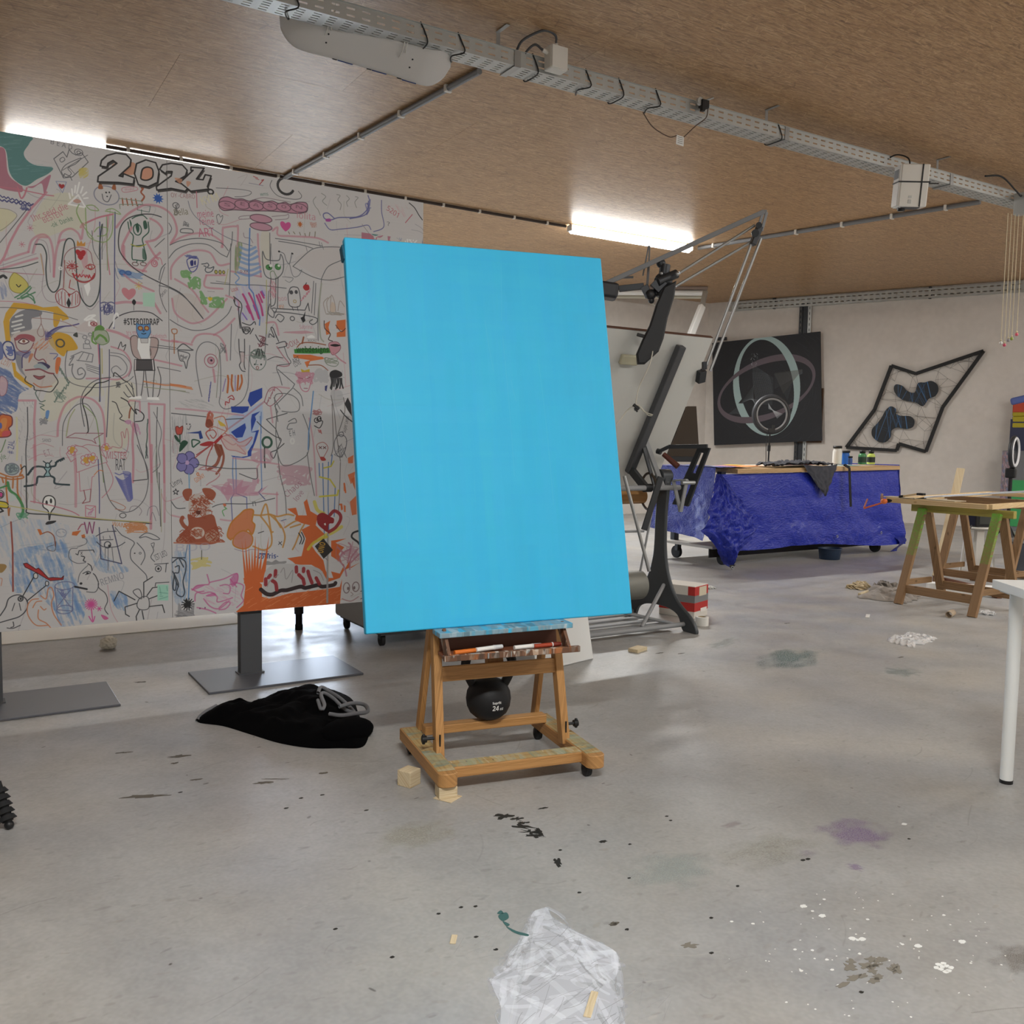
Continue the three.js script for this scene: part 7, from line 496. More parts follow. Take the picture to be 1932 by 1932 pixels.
{
  // dark bronze hood standing on the left end of the work table
  const p = [[6.975,1.736,-7.636],[7.061,1.738,-7.583],[7.079,1.297,-7.533],[7.076,1.168,-7.523],[6.769,1.162,-7.712],[6.818,1.292,-7.694]].map(vec), n = V(-0.525, 0, 0.851), ux = V(0.851, 0, 0.525), o = p[4]; const pts = p.map((q) => { const k = q.clone().sub(o); return [k.dot(ux), k.y]; });
  const g = extr(pts, 0.006, 0.001); g.applyMatrix4(new THREE.Matrix4().makeBasis(ux, V(0, 1, 0), n).setPosition(o));
  const t = thing('metal_hood', 'dark bronze tapered metal hood on the left end of the work table', 'metal hood'); mesh('hood_sheet', g, std('#4a4138', 0.38, 0.6), t);
  mesh('hood_back', xf(g.clone(), [0.06, 0, -0.1]), std('#4a4138', 0.38, 0.6), t); mesh('hood_foot', xf(rbox(0.3, 0.06, 0.14, [0, 0, 0]), [[6.959,1.152,-7.653]][0], [0, -0.55, 0]), M.darkSteel, t);
}
{
  // red and white carton, tape roll, white panel, scraps
  const t = thing('carton', 'red and white striped cardboard carton behind the drafting stand foot', 'box', [4.78, 0, -5.2], 0.35);
  mesh('body', rbox(0.22, 0.245, 0.3, [0, 0.1225, 0]), std('#d9d4cb', 0.8), t);
  mesh('stripe', [rbox(0.223, 0.07, 0.06, [0, 0.207, 0.122]), box(0.222, 0.066, 0.302, [0, 0.085, 0])], std('#b5302c', 0.75), t);
  mesh('grey_band', box(0.2224, 0.055, 0.3024, [0, 0.146, 0]), std('#7e7f80', 0.75), t);
  mesh('paper_label', box(0.12, 0.07, 0.002, [0.02, 0.2, 0.1512]), std('#cfc4ad', 0.8), t); mesh('white_tag', box(0.1, 0.03, 0.002, [0.04, 0.055, 0.152]), std('#e4e0da', 0.8), t);
  const k = thing('tape_roll', 'roll of white tape standing beside the cast iron foot', 'tape roll', [[4.609,0,-4.813]][0]); mesh('tape', lathe([[0.03, 0], [0.048, 0], [0.049, 0.003], [0.049, 0.062], [0.047, 0.065], [0.03, 0.065], [0.03, 0]], [0, 0, 0], [0, 0, 0], 32), M.whitePlastic, k); mesh('core', lathe([[0.0295, 0.001], [0.0295, 0.064], [0.026, 0.064], [0.026, 0.001], [0.0295, 0.001]]), std('#b9a583', 0.8), k);
  const p = mesh('blank_canvas', rbox(0.5, 0.52, 0.012, [0, 0.26, 0], [0, 0, 0], 0.002), M.whitePaint); p.position.set(3.04, 0.003, -4.3); p.rotation.order = 'YXZ'; p.rotation.set(-0.2, 0.23, 0); tag(p, 'blank white canvas leaning behind the right leg of the easel', 'canvas');
}
// ---------- work table under a blue tarpaulin ----------
const TB = { x: 8.53, z: -7.62, L: 3.2, D: 0.9, h: 1.075 };
{
  const t = thing('work_table', 'long rolling work table with a plank top, draped in blue tarpaulin', 'table', [TB.x, 0, TB.z], 0.03);
  mesh('table_top', wood(rbox(TB.L - 0.28, 0.05, TB.D + 0.06, [0.14, TB.h - 0.025, 0.03], [0, 0, 0.012], 0.003), 2), std('#ffffff', 0.6, 0, { map: woodTex('#c9a87c', '#8f6a3c', 2) }), t);
  mesh('lower_shelf', wood(rbox(TB.L - 0.1, 0.03, TB.D - 0.1, [0, 0.2, 0.0], [0, 0, 0], 0.003), 2), std('#b7b2a8', 0.6), t);
  for (const [x, z] of [[-1.4, -0.35], [-1.4, 0.35], [1.4, -0.35], [1.4, 0.35]]) mesh('leg', rbox(0.07, TB.h - 0.25, 0.07, [x, 0.2 + (TB.h - 0.25) / 2, z]), M.darkSteel, t);
  for (const [x, z] of [[-1.35, -0.36], [-1.35, 0.36], [1.36, -0.36], [1.36, 0.37]]) { const c = mesh('castor', [cyl([x - 0.02, 0.07, z], [x + 0.02, 0.07, z], 0.07, 0.07, 22)], M.rubber, t); mesh('castor_fork', [rbox(0.06, 0.1, 0.05, [x, 0.135, z + 0.02])], M.darkSteel, c); }
  mesh('skirt_board', rbox(TB.L - 0.2, 0.1, 0.02, [0, 0.13, 0.3]), std('#2a2826', 0.8), t);
}
const tarpBump = dataTex(512, (u, v) => { const r = Math.abs(tileNoise(u, v, 9, 3)), s = Math.abs(tileNoise(u, v, 22, 8)), w = 0.5 + 0.5 * Math.sin(u * 512) * Math.sin(v * 512); const q = 255 - 150 * Math.sqrt(r) - 70 * Math.sqrt(s) + 10 * w; return [q, q, q]; }, false); tarpBump.repeat.set(3, 2);
{
  // tarpaulin: front and left drapes, a gathered corner that hangs to the floor, right drape
  const tp = thing('blue_tarpaulin', 'shiny blue plastic tarpaulin hanging over the sides of the work table', 'tarpaulin', [TB.x, 0, TB.z], 0.03);
  const blue = phys('#1d2fa6', 0.34, { bumpMap: tarpBump, bumpScale: 0.009, clearcoat: 0.12, clearcoatRoughness: 0.2, side: THREE.DoubleSide });
  const x0 = -TB.L / 2, x1 = TB.L / 2, zf = TB.D / 2 + 0.012, zb = -TB.D / 2, h = TB.h;
  const wr = (x, y, k) => 0.02 * n2(x * 1.6 + k, y * 2) + 0.006 * n2(x * 5 + k, y * 6) + 0.003 * n2(x * 13 + k, y * 12);
  const front = (u, v) => { const x = x0 + u * (x1 - x0), drop = 0.8 + 0.12 * u + 0.02 * Math.sin(u * 9), yTop = h - 0.074 + u * 0.036, y = yTop - v * drop, flare = 0.1 * v * v * Math.exp(-(((u - 0.02) / 0.1) ** 2)) + 0.06 * v * Math.exp(-(((u - 1) / 0.12) ** 2)); return [x + 0.09 * v * v * (u > 0.9 ? (u - 0.9) * 10 : 0), y, zf + 0.01 + 0.05 * v + flare + wr(x, y, 0) * (0.4 + v) + 0.008 * Math.abs(Math.sin(v * 9.4)) ]; };
  mesh('front_drape', sheet(front, 120, 50), blue, tp);
  const left = (u, v) => { const z = zf + 0.02 - u * (TB.D + 0.05), y = h + 0.0 - v * (0.78 - 0.06 * u), x = x0 - 0.02 - 0.07 * v + wr(z, y, 5) * (0.4 + v) - 0.08 * v * v * Math.exp(-((u / 0.18) ** 2)); return [x, y, z]; };
  mesh('side_drape', sheet(left, 50, 44), blue, tp);
  const right = (u, v) => { const z = zf + 0.03 + 0.03 * v - u * (TB.D + 0.05), y = h + 0.03 - v * 0.92; return [x1 + 0.02 + 0.1 * v * v + wr(z, y, 9) * (0.4 + v), y, z]; };
  mesh('side_drape', sheet(right, 40, 40), blue, tp);
  const flap = (u, v) => { const s = u - 0.5; const wdt = (v < 0.6 ? 0.06 + 1.0 * v : 0.66 * (1 - v) / 0.4 + 0.012), y = (h - 0.08) * (1 - v) + 0.012; return [x0 - 0.02 + s * wdt * 1.25 + 0.04 * v - 0.02 * Math.sin(v * 5), Math.max(0.008, y + 0.08 * Math.abs(s) * v), zf + 0.06 + 0.26 * Math.sin(v * Math.PI * 0.75) - 0.26 * Math.abs(s) * v + 0.035 * n2(u * 5, v * 7) * v * (1 - v) * 4 + 0.012 * n2(u * 14, v * 16)]; };
  mesh('corner_fold', sheet(flap, 44, 70), blue, tp);
  const top = (u, v) => { const x = x0 - 0.02 + u * 0.42, z = zf - v * (TB.D + 0.02); return [x, h + 0.004 + 0.006 * n2(x * 5, z * 5), z]; };
  mesh('top_flap', sheet(top, 20, 26), blue, tp);
  const tail = (u, v) => [x1 - 0.12 + 0.16 * u + 0.1 * Math.sin(v * 3) * (1 - v), 0.2 - 0.19 * v, zf + 0.08 + 0.05 * Math.sin(v * 4 + u)];
  mesh('loose_tail', sheet(tail, 14, 24), blue, tp);
  for (const [x, y] of [[0.35, 0.26], [1.2, 0.27]]) mesh('eyelet', ring(0.014, 0.004, [x, y, zf + 0.1], [0, 0, 0], 8, 20), M.steel, tp);
  mesh('eyelet', ring(0.016, 0.005, [x0 + 0.01, 0.03, zf + 0.27], [-0.6, 0, 0], 8, 20), M.steel, tp);
  mesh('corner_patch', extr([[-0.05, 0.05], [0.05, 0.05], [0, 0]], 0.003), std('#16181c', 0.6), tp).position.set(x0 + 0.01, 0.008, zf + 0.262);
}
{ const b = mesh('plastic_tub', lathe([[0.0001, 0.004], [0.1, 0.004], [0.1, 0], [0.115, 0], [0.13, 0.12], [0.138, 0.12], [0.138, 0.13], [0.124, 0.13], [0.108, 0.01], [0.0001, 0.01]]), std('#1c3048', 0.5)); b.position.set(8.75, 0.001, -7.05); tag(b, 'dark blue plastic tub on the floor under the work table', 'tub'); }
const tb = (x, y, z) => { const c = Math.cos(0.03), s = Math.sin(0.03); return [TB.x + x * c + z * s, y, TB.z - x * s + z * c]; };
const topY = (x) => TB.h + 0.002 + (x - 0.14) * 0.012;
{
  // bottles standing at the right end of the table
  const spots = { white: [9.31], blue: [9.53], green: [9.71], lime: [9.88], small: [9.43] };
  const put = (name, label, cat, key, dz = 0) => { const p = spots[key], x = p[0] - TB.x; return thing(name, label, cat, [p[0], topY(x) + 0.012, TB.z + 0.17 + dz], 0, 'paint bottles on the work table'); };
  const bt = (t, r, h, neck, body, cap, capH, lab) => { mesh('bottle_body', lathe([[0.0001, 0], [r * 0.93, 0], [r, 0.006], [r, h * 0.68], [r * 0.85, h * 0.78], [neck, h * 0.84], [neck, h * 0.88], [0.0001, h * 0.88]]), body, t); mesh('bottle_cap', lathe([[0.0001, h * 0.86], [neck * 1.2, h * 0.86], [neck * 1.2, h * 0.86 + capH], [0.0001, h * 0.86 + capH]]), cap, t); if (lab) mesh('bottle_label', lathe([[r + 0.0008, h * 0.16], [r + 0.0008, h * 0.58]]), lab, t); };
  bt(put('paint_bottle', 'tall white paint bottle with black cap on the blue covered table', 'bottle', 'white'), 0.056, 0.235, 0.045, M.whitePlastic, M.black, 0.03);
  bt(put('paint_bottle', 'bright blue paint bottle with black lid beside the white bottle', 'bottle', 'blue', -0.06), 0.055, 0.17, 0.05, std('#1f62b8', 0.35), M.black, 0.025);
  bt(put('paint_bottle', 'green paint bottle with dark label between blue and lime bottles', 'bottle', 'green', 0.06), 0.05, 0.165, 0.03, std('#4a8a58', 0.35), M.black, 0.035, std('#1e3a28', 0.5));
  bt(put('paint_bottle', 'lime yellow paint bottle with black label, rightmost on the table', 'bottle', 'lime', 0.06), 0.048, 0.16, 0.026, std('#c2d464', 0.35), M.black, 0.04, std('#1c2420', 0.5));
  bt(put('paint_bottle', 'very small dark blue bottle right in front of the blue one', 'bottle', 'small', 0.1), 0.026, 0.1, 0.022, std('#3a5a9c', 0.35), M.black, 0.02);
  // papers, ruler, lid, brush, cloth, strap
  const flat = (name, label, cat, x, z, w, d, turn, color, y = 0.0015, th = 0.002, rough = 0.7) => { const m = mesh(name, rbox(w, th, d, [0, th / 2, 0], [0, 0, 0], 0.0005), std(color, rough)); m.position.set(...tb(x, topY(x) + y, z)); m.rotation.set(0, turn, 0.012); return tag(m, label, cat); };
  flat('paper_sheet', 'mint green sheet of paper at the left end of the table', 'paper', -1.28, -0.05, 0.42, 0.5, 0.2, '#a4dccb', 0.011); flat('paper_sheet', 'pink sheet of paper between mint and orange sheets', 'paper', -0.98, 0.1, 0.3, 0.4, -0.3, '#e09aa4', 0.015); flat('paper_sheet', 'bright orange sheet of paper near the front of the table', 'paper', -0.97, 0.28, 0.42, 0.2, 0.12, '#f08a2c', 0.019); flat('paper_sheet', 'yellow sheet of paper beside the grey cloth', 'paper', -0.84, 0.0, 0.16, 0.2, 0.3, '#f2cf2a', 0.023); flat('paper_sheet', 'white sheet of paper under the bottles', 'paper', 1.0, 0.08, 0.6, 0.5, 0.05, '#e2e2de', -0.001, 0.0015); flat('paper_sheet', 'teal paint sheet at the foot of the white bottle', 'paper', 0.86, 0.3, 0.3, 0.14, 0.1, '#58b0a8', 0.002, 0.001);
  flat('cardboard_sheet', 'broad cream cardboard sheet across the middle of the table', 'cardboard', 0.1, -0.12, 1.2, 0.5, 0.04, '#d8c8b4', 0.002, 0.006); flat('red_ruler', 'long dark red ruler lying along the table', 'ruler', 0.35, 0.0, 1.1, 0.04, 0.03, '#7c3444', 0.009, 0.008);
  const lid = mesh('bucket_lid', lathe([[0.0001, 0.012], [0.17, 0.012], [0.18, 0.02], [0.185, 0.02], [0.185, 0], [0.0001, 0]]), M.whitePaint); lid.position.set(...tb(0.3, topY(0.3) + 0.026, -0.08)); tag(lid, 'round white bucket lid on the table below the dark painting', 'lid');
  const cloth = std('#45464d', 0.92); const ct = thing('grey_cloth', 'dark grey cloth hanging as a pointed corner over the table front', 'cloth', tb(0, 0, 0), 0.03);
  const lie = (u, v) => { const x = -0.62 + u * 0.98 - 0.1 * v, z = 0.12 + v * 0.41 + 0.05 * Math.sin(u * 7) * (1 - v); return [x, topY(x) + 0.03 + 0.035 * Math.abs(n2(u * 4, v * 3)) + 0.012 * n2(u * 11, v * 9) + 0.02 * Math.sin(u * Math.PI), z]; };
  mesh('cloth_top', sheet(lie, 50, 20, 0.012), cloth, ct);
  const hang = (u, v) => { const w = 0.62 * (1 - v) + 0.02, x = 0.02 + (u - 0.5) * w + 0.1 * v, y = topY(0) + 0.035 - v * 0.37 - 0.02 * Math.sin(u * Math.PI) * (1 - v); return [x, y, 0.545 + 0.012 * Math.sin(u * 5) * (1 - v) + 0.012 * n2(u * 5, v * 4)]; };
  mesh('cloth_corner', sheet(hang, 30, 30), std('#45464d', 0.92, 0, { side: THREE.DoubleSide }), ct);
  const st = mesh('black_strap', [bar([0, 0.0, 0], [0.012, -0.46, 0.035], 0.04, 0.004, [0, 0, 1], 0), bar([0, 0, 0], [-0.02, 0.035, -0.06], 0.04, 0.004, [0, 0, 1], 0), bar([-0.02, 0.035, -0.06], [-0.4, 0.055, -0.3], 0.03, 0.006, [0, 1, 0], 0)], M.blackMatte); st.position.set(...tb(0.5, topY(0.5) - 0.01, 0.575)); tag(st, 'black strap hanging down the front of the blue tarpaulin', 'strap');
  // ring light on the table stand
  const L = thing('ring_light', 'unlit ring light on a thin pole in front of the dark painting', 'ring light', [[9.548,1.745,-8.759]][0], -0.45); mesh('ring', ring(0.24, 0.034, [0, 0, 0], [0, 0, 0], 12, 48), std('#2c2d31', 0.5), L); mesh('diffuser', ring(0.21, 0.012, [0, 0, 0.026], [0, 0, 0], 10, 48), std('#8d8e90', 0.4), L);
  const yb = TB.h - [[9.548,1.745,-8.759]][0][1]; mesh('pole', cyl([0, -0.24, -0.02], [-0.03, -1.75, -0.02], 0.011), M.black, L); mesh('pole_grip', cyl([-0.005, -0.42, -0.02], [-0.008, -0.5, -0.02], 0.022), M.black, L); mesh('phone_clamp', [rbox(0.1, 0.06, 0.04, [0, -0.22, 0.02]), rbox(0.03, 0.1, 0.03, [0.03, -0.19, 0.02])], M.black, L); mesh('cable', tube([[-0.04, -0.2, 0], [-0.06, -0.4, 0.01], [-0.05, -0.7, 0], [-0.06, -1.1, 0]], 0.005, 30, 5), M.black, L); for (let i = 0; i < 3; i++) { const a = i * 2.1; mesh('foot', cyl([-0.03, -1.5, -0.02], [-0.03 + Math.cos(a) * 0.3, -1.78, -0.02 + Math.sin(a) * 0.3], 0.009), M.black, L); } void yb;
}
// ---------- trestles with a stretcher frame, things round them ----------
const greenTop = std('#ffffff', 0.65, 0, { map: canvasTex(512, 512, (x, w, h) => {   // sprayed legs: green paint with a grainy lower edge over old pine
  x.fillStyle = '#937350'; x.fillRect(0, 0, w, h);
  for (let i = 0; i < 120; i++) { x.globalAlpha = rr(0.05, 0.2); x.strokeStyle = '#5d3d20'; x.lineWidth = rr(0.6, 3); const X = rnd() * w; x.beginPath(); x.moveTo(X, 0); x.lineTo(X + rr(-8, 8), h); x.stroke(); }
  x.globalAlpha = 1; for (let i = 0; i < 24000; i++) { const y = Math.pow(rnd(), 2.1) * h * 0.5; x.globalAlpha = 0.5; x.fillStyle = rnd() < 0.7 ? '#63c42e' : '#4fae2e'; x.fillRect(rnd() * w, y, rr(1, 4), rr(1, 4)); }
  x.globalAlpha = 1;
}) });
const mossy = std('#ffffff', 0.65, 0, { map: woodTex('#a3984a', '#5f5a2a', 1) });
function trestle(label, x, z0, z1, sprayed) {
  const t = thing('trestle', label, 'trestle', [x, 0, 0], 0, 'wooden trestles under the frame'), h = 0.83;
  mesh('top_beam', wood(rbox(0.045, 0.06, z1 - z0 + 0.24, [0, h - 0.03, (z0 + z1) / 2], [0, 0, 0], 0.003), 3), sprayed ? mossy : M.oldPine, t);
  for (const z of [z0, z1]) for (const s of [-1, 1]) {
    const g = bar([s * 0.31, 0.0, z + s * 0.0], [s * 0.035, h - 0.03, z], 0.034, 0.07, [0, 0, 1], 0.003);
    if (sprayed && s < 0) { const m = metric(g, 1), p = m.attributes.position; for (let i = 0; i < p.count; i++) m.attributes.uv.setXY(i, (p.getZ(i) - z) * 3 + 0.5, p.getY(i) / h); mesh('leg', m, greenTop, t); } else mesh('leg', wood(g, 3), M.oldPine, t);
  }
  for (const s of [-1, 1]) mesh('stretcher', wood(rbox(0.022, 0.07, z1 - z0, [s * 0.26, 0.13, (z0 + z1) / 2], [0, 0, 0], 0.003), 3), M.oldPine, t);
  for (const z of [z0, z1]) mesh('gusset', wood(rbox(0.4, 0.05, 0.02, [0, 0.17, z - 0.045], [0, 0, 0], 0.003), 3), M.oldPine, t);
}
trestle('near trestle with green sprayed leg tops in front of the wooden frame', 7.06, -4.72, -4.07, true);
trestle('plain brown trestle further back under the wooden frame', 8.35, -5.22, -4.55, false);
{
  const f = thing('stretcher_frame', 'bare pale wooden stretcher frame lying across the two trestles', 'wooden frame');
  const A = [6.95, 0.856, -4.1], B = [6.95, 0.856, -5.0], C = [9.2, 0.856, -5.42], D = [9.2, 0.856, -4.4];
  for (const [p, q] of [[A, B], [B, C], [C, D], [D, A]]) mesh('frame_bar', wood(bar(p, q, 0.055, 0.04, [0, 1, 0]), 4), M.pine, f);
  mesh('cross_bar', wood(bar([8.05, 0.856, -4.25], [8.05, 0.856, -5.2], 0.045, 0.03, [0, 1, 0]), 4), M.oldPine, f);
  const pl = mesh('leaning_plank', wood(bar([[8.553,-.078,-5.557]][0].map((v, i) => (i === 1 ? 0.01 : v)), [[9.228,1.103,-5.776]][0], 0.02, 0.08, [0.5, 0, 1]), 3), M.rawWood); tag(pl, 'narrow pale plank leaning upright behind the trestles', 'plank');
  // litter grabber with orange jaws
  const g = thing('litter_grabber', 'long white litter grabber with black grip and orange jaws on the frame', 'grabber');
  mesh('shaft', [bar([[7.021,.897,-4.704]][0], [[6.725,1.014,-3.601]][0], 0.022, 0.016)], std('#dfe0e2', 0.35, 0.3), g);
  mesh('grip', [cyl([[6.927,.85,-4.994]][0], [[6.989,.871,-4.781]][0], 0.018, 0.016), bar([[6.954,.866,-4.802]][0], [[7.032,.893,-4.697]][0], 0.02, 0.014)], M.black, g);
  mesh('pivot', [ball(0.03, [[6.9,.845,-5.01]][0], [1, 0.8, 1])], std('#e2743a', 0.45), g);
  mesh('jaw', bar([[6.895,.835,-5.012]][0], [[6.834,.775,-5.162]][0], 0.016, 0.014), std('#d8663a', 0.45), g); mesh('jaw', bar([[6.834,.78,-5.163]][0], [[6.864,.86,-5.151]][0], 0.014, 0.01), std('#b5674a', 0.45), g);
  mesh('trigger', [ring(0.035, 0.008, [[6.928,.869,-5.054]][0], [0, 0.5, 0], 8, 24)], std('#8c6a5c', 0.5), g);
  const br = thing('paint_brush', 'flat paint brush with dark bristles lying at the frame corner', 'brush'); mesh('brush_handle', bar([[6.912,.901,-4.83]][0], [[6.926,.926,-4.706]][0], 0.03, 0.014), M.pine, br); mesh('bristles', bar([[6.926,.926,-4.706]][0], [[6.926,.925,-4.647]][0], 0.045, 0.018), M.blackMatte, br); mesh('ferrule', bar([[6.908,.894,-4.868]][0], [[6.916,.901,-4.828]][0], 0.034, 0.02), M.black, br);
  // support so that brush and grabber lie on the near end of the frame
  const bd = mesh('thin_board', rbox(0.16, 0.006, 0.7, [0, 0.003, 0], [0, 0, 0], 0.001), std('#b9ab90', 0.7)); bd.position.set(7.05, 0.877, -4.75); tag(bd, 'thin pale board lying on the near end of the frame', 'board');
}
{
  // under and behind the trestles
  const pt = mesh('cardboard_tube', lathe([[0.022, 0], [0.026, 0], [0.026, 0.115], [0.022, 0.115], [0.022, 0]], [0, 0, 0], [0, 0, 0], 24), std('#b7a48c', 0.85)); pt.position.set(...[[6.552,0,-4.136]][0]); pt.position.y = 0.026; pt.rotation.set(0, 0.35, -Math.PI / 2); tag(pt, 'empty cardboard tube on the floor by the near trestle foot', 'tube');
  const foam = mesh('foam_block', rbox(0.7, 0.09, 0.12, [0, 0.045, 0], [0, 0, 0], 0.006), std('#e8e8e6', 0.8)); foam.position.set(...[[7.784,0,-4.733]][0]); foam.position.y = 0; foam.rotation.y = -0.95; tag(foam, 'white foam strip lying on the floor between the trestles', 'foam');
  const bm = mesh('wood_beam', wood(rbox(0.9, 0.07, 0.05, [0, 0.035, 0], [0, 0, 0], 0.003), 3), std('#6a3f26', 0.7)); bm.position.set(8.0, 0, -4.9); bm.rotation.y = 1.2; tag(bm, 'dark brown beam on the floor behind the white foam strip', 'beam');
  // crumpled dust sheet and loose scraps
  const sh = (name, label, cat, c, w, d, hh, mat, k, turn = 0) => { const m = mesh(name, sheet((u, v) => { const x = (u - 0.5) * w, z = (v - 0.5) * d, e = Math.min(1, 6 * Math.min(u, 1 - u, v, 1 - v)); return [x + 0.04 * n2(v * 4, k), 0.005 + hh * e * (0.35 + 0.65 * Math.abs(n3(u * 3, v * 3, k))) + 0.01 * e * n3(u * 9, v * 9, k), z + 0.05 * n2(u * 4, k + 5)]; }, 40, 26, 0.004), mat); m.position.set(...c); m.position.y = 0.0; m.rotation.y = turn; return tag(m, label, cat); };
  sh('dust_sheet', 'crumpled whitish dust sheet beside the near trestle', 'sheet', [6.98, 0, -4.98], 0.5, 0.4, 0.09, std('#9c958e', 0.9), 3, 0.4);
  sh('paper_bag', 'torn brown paper bag on the floor left of the trestles', 'paper bag', [[7.233,0,-5.471]][0], 0.34, 0.13, 0.05, std('#c2b08e', 0.85), 8, 0.35);
  const pf = sh('plastic_foil', 'crumpled clear plastic foil lying on the open floor', 'plastic foil', [[5.548,0,-3.763]][0], 0.42, 0.2, 0.03, phys('#ffffff', 0.1, { transmission: 0.6, thickness: 0, side: THREE.DoubleSide }), 12, 0.2); void pf;
  sh('plastic_foil', 'small scrap of clear foil behind the cardboard tube', 'plastic foil', [[7.006,0,-4.101]][0], 0.12, 0.06, 0.02, phys('#ffffff', 0.1, { transmission: 0.6, thickness: 0, side: THREE.DoubleSide }), 15, 0.2);
  sh('paper_scrap', 'small white paper scrap between table and drafting stand', 'paper scrap', [[5.874,0,-6.067]][0], 0.1, 0.05, 0.012, std('#e6e6e2', 0.8), 17);
  const lath = mesh('wood_lath', wood(rbox(0.3, 0.02, 0.03, [0, 0.01, 0], [0, 0, 0], 0.002), 3), M.rawWood); lath.position.set(...[[6.959,0,-5.205]][0]); lath.rotation.y = 0.35; tag(lath, 'thin grey lath on the floor under the paper bag', 'lath');
  const rag = sh('grey_rag', 'twisted grey rag by the left trestle foot', 'rag', [[7.335,0,-5.283]][0], 0.22, 0.16, 0.07, std('#8c857e', 0.9), 21); void rag;
  // storage corner behind the trestles
  const s = thing('storage_box', 'clear plastic storage box with dark contents behind the trestles', 'storage box', [9.62, 0, -4.95], -0.5); mesh('box_body', rbox(0.75, 0.36, 0.5, [0, 0.18, 0], [0, 0, 0], 0.02, 2), phys('#8f98a4', 0.25, { transmission: 0.55, thickness: 0 }), s); mesh('contents', [rbox(0.6, 0.2, 0.36, [0, 0.12, 0]), ball(0.14, [0.12, 0.22, 0.02], [1.4, 0.6, 1])], std('#2f3540', 0.8), s); mesh('box_lid', rbox(0.78, 0.03, 0.52, [0, 0.376, 0], [0, 0, 0], 0.01), std('#b8bcc0', 0.35), s);
  const tc = thing('tool_case', 'grey black tool case with a handle standing on the storage box', 'tool case', [9.62, 0.392, -4.95], -0.5); mesh('case_body', rbox(0.6, 0.2, 0.3, [0, 0.1, 0], [0, 0, 0], 0.02, 2), std('#5d6058', 0.6), tc); mesh('case_edge', rbox(0.62, 0.03, 0.32, [0, 0.09, 0], [0, 0, 0], 0.01), M.black, tc); mesh('case_handle', [rbox(0.14, 0.02, 0.02, [0, 0.225, 0]), rbox(0.02, 0.03, 0.02, [-0.06, 0.21, 0]), rbox(0.02, 0.03, 0.02, [0.06, 0.21, 0])], M.black, tc); mesh('latch', rbox(0.05, 0.06, 0.01, [0.1, 0.12, 0.153]), M.grey, tc);
  const bk = thing('black_case', 'small black equipment case on the white stool behind the trestles', 'case', [9.25, 0.5, -5.55], -0.4); mesh('case_body', rbox(0.24, 0.17, 0.22, [0, 0.085, 0], [0, 0, 0], 0.012), M.black, bk); mesh('case_panel', rbox(0.2, 0.11, 0.004, [0.02, 0.085, 0.111]), std('#3c3f3a', 0.5), bk);
  const st = thing('white_stool', 'white moulded plastic stool below the small black case', 'stool', [9.25, 0, -5.55], -0.4); mesh('seat', lathe([[0.0001, 0.498], [0.15, 0.498], [0.165, 0.49], [0.165, 0.47], [0.0001, 0.46]]), M.whitePlastic, st); for (let i = 0; i < 4; i++) { const a = i * 1.571 + 0.5; mesh('leg', bar([Math.cos(a) * 0.16, 0, Math.sin(a) * 0.16], [Math.cos(a) * 0.12, 0.47, Math.sin(a) * 0.12], 0.07, 0.02), M.whitePlastic, st); } mesh('cable', tube([[-0.16, 0.52, 0.1], [-0.22, 0.42, 0.14], [-0.2, 0.25, 0.15], [-0.16, 0.12, 0.16], [-0.18, 0.006, 0.17]], 0.006, 40, 5), M.black, st);
  const or = mesh('orange_bundle', [ball(0.08, [0, 0.05, 0], [1.5, 0.62, 1]), ball(0.05, [0.12, 0.035, 0.03], [1.3, 0.7, 1])], std('#d8582c', 0.7)); or.position.set(9.52, 0.64, -4.98); tag(or, 'bright orange bundle of cloth on top of the grey tool case', 'bundle');
  const ob = mesh('orange_box', rbox(0.2, 0.09, 0.12, [0, 0.045, 0], [0, 0, 0], 0.006), std('#b8683e', 0.7)); ob.position.set(9.22, 0.67, -5.55); ob.rotation.y = -0.4; tag(ob, 'dull orange carton on top of the small black case', 'box');
  // white table at the right edge
  const c0 = [3.51, 0, -2.04], e1 = V(-0.58, 0, 0.815).normalize(), e2 = V(0.815, 0, 0.58).normalize(), ang = Math.atan2(-e2.z, e2.x);
  const wt = thing('white_table', 'white laminate table with round legs at the right edge', 'table', c0, ang), TL = 1.2, TD = 0.75;
  mesh('table_top', rbox(TL, 0.035, TD, [TL / 2, 0.7725, TD / 2], [0, 0, 0], 0.002), M.whitePaint, wt);
  for (const [x, z] of [[0.05, 0.1], [TL - 0.05, 0.1], [0.05, TD - 0.1], [TL - 0.05, TD - 0.1]]) { const l = mesh('leg', cyl([x, 0.012, z], [x, 0.755, z], 0.0235, 0.025, 24), M.whitePaint, wt); mesh('rubber_foot', cyl([x, 0, z], [x, 0.014, z], 0.0245, 0.0245, 24), M.black, l); mesh('mounting_plate', rbox(0.09, 0.006, 0.09, [x, 0.752, z]), M.zinc, l); }
  void e1;
}
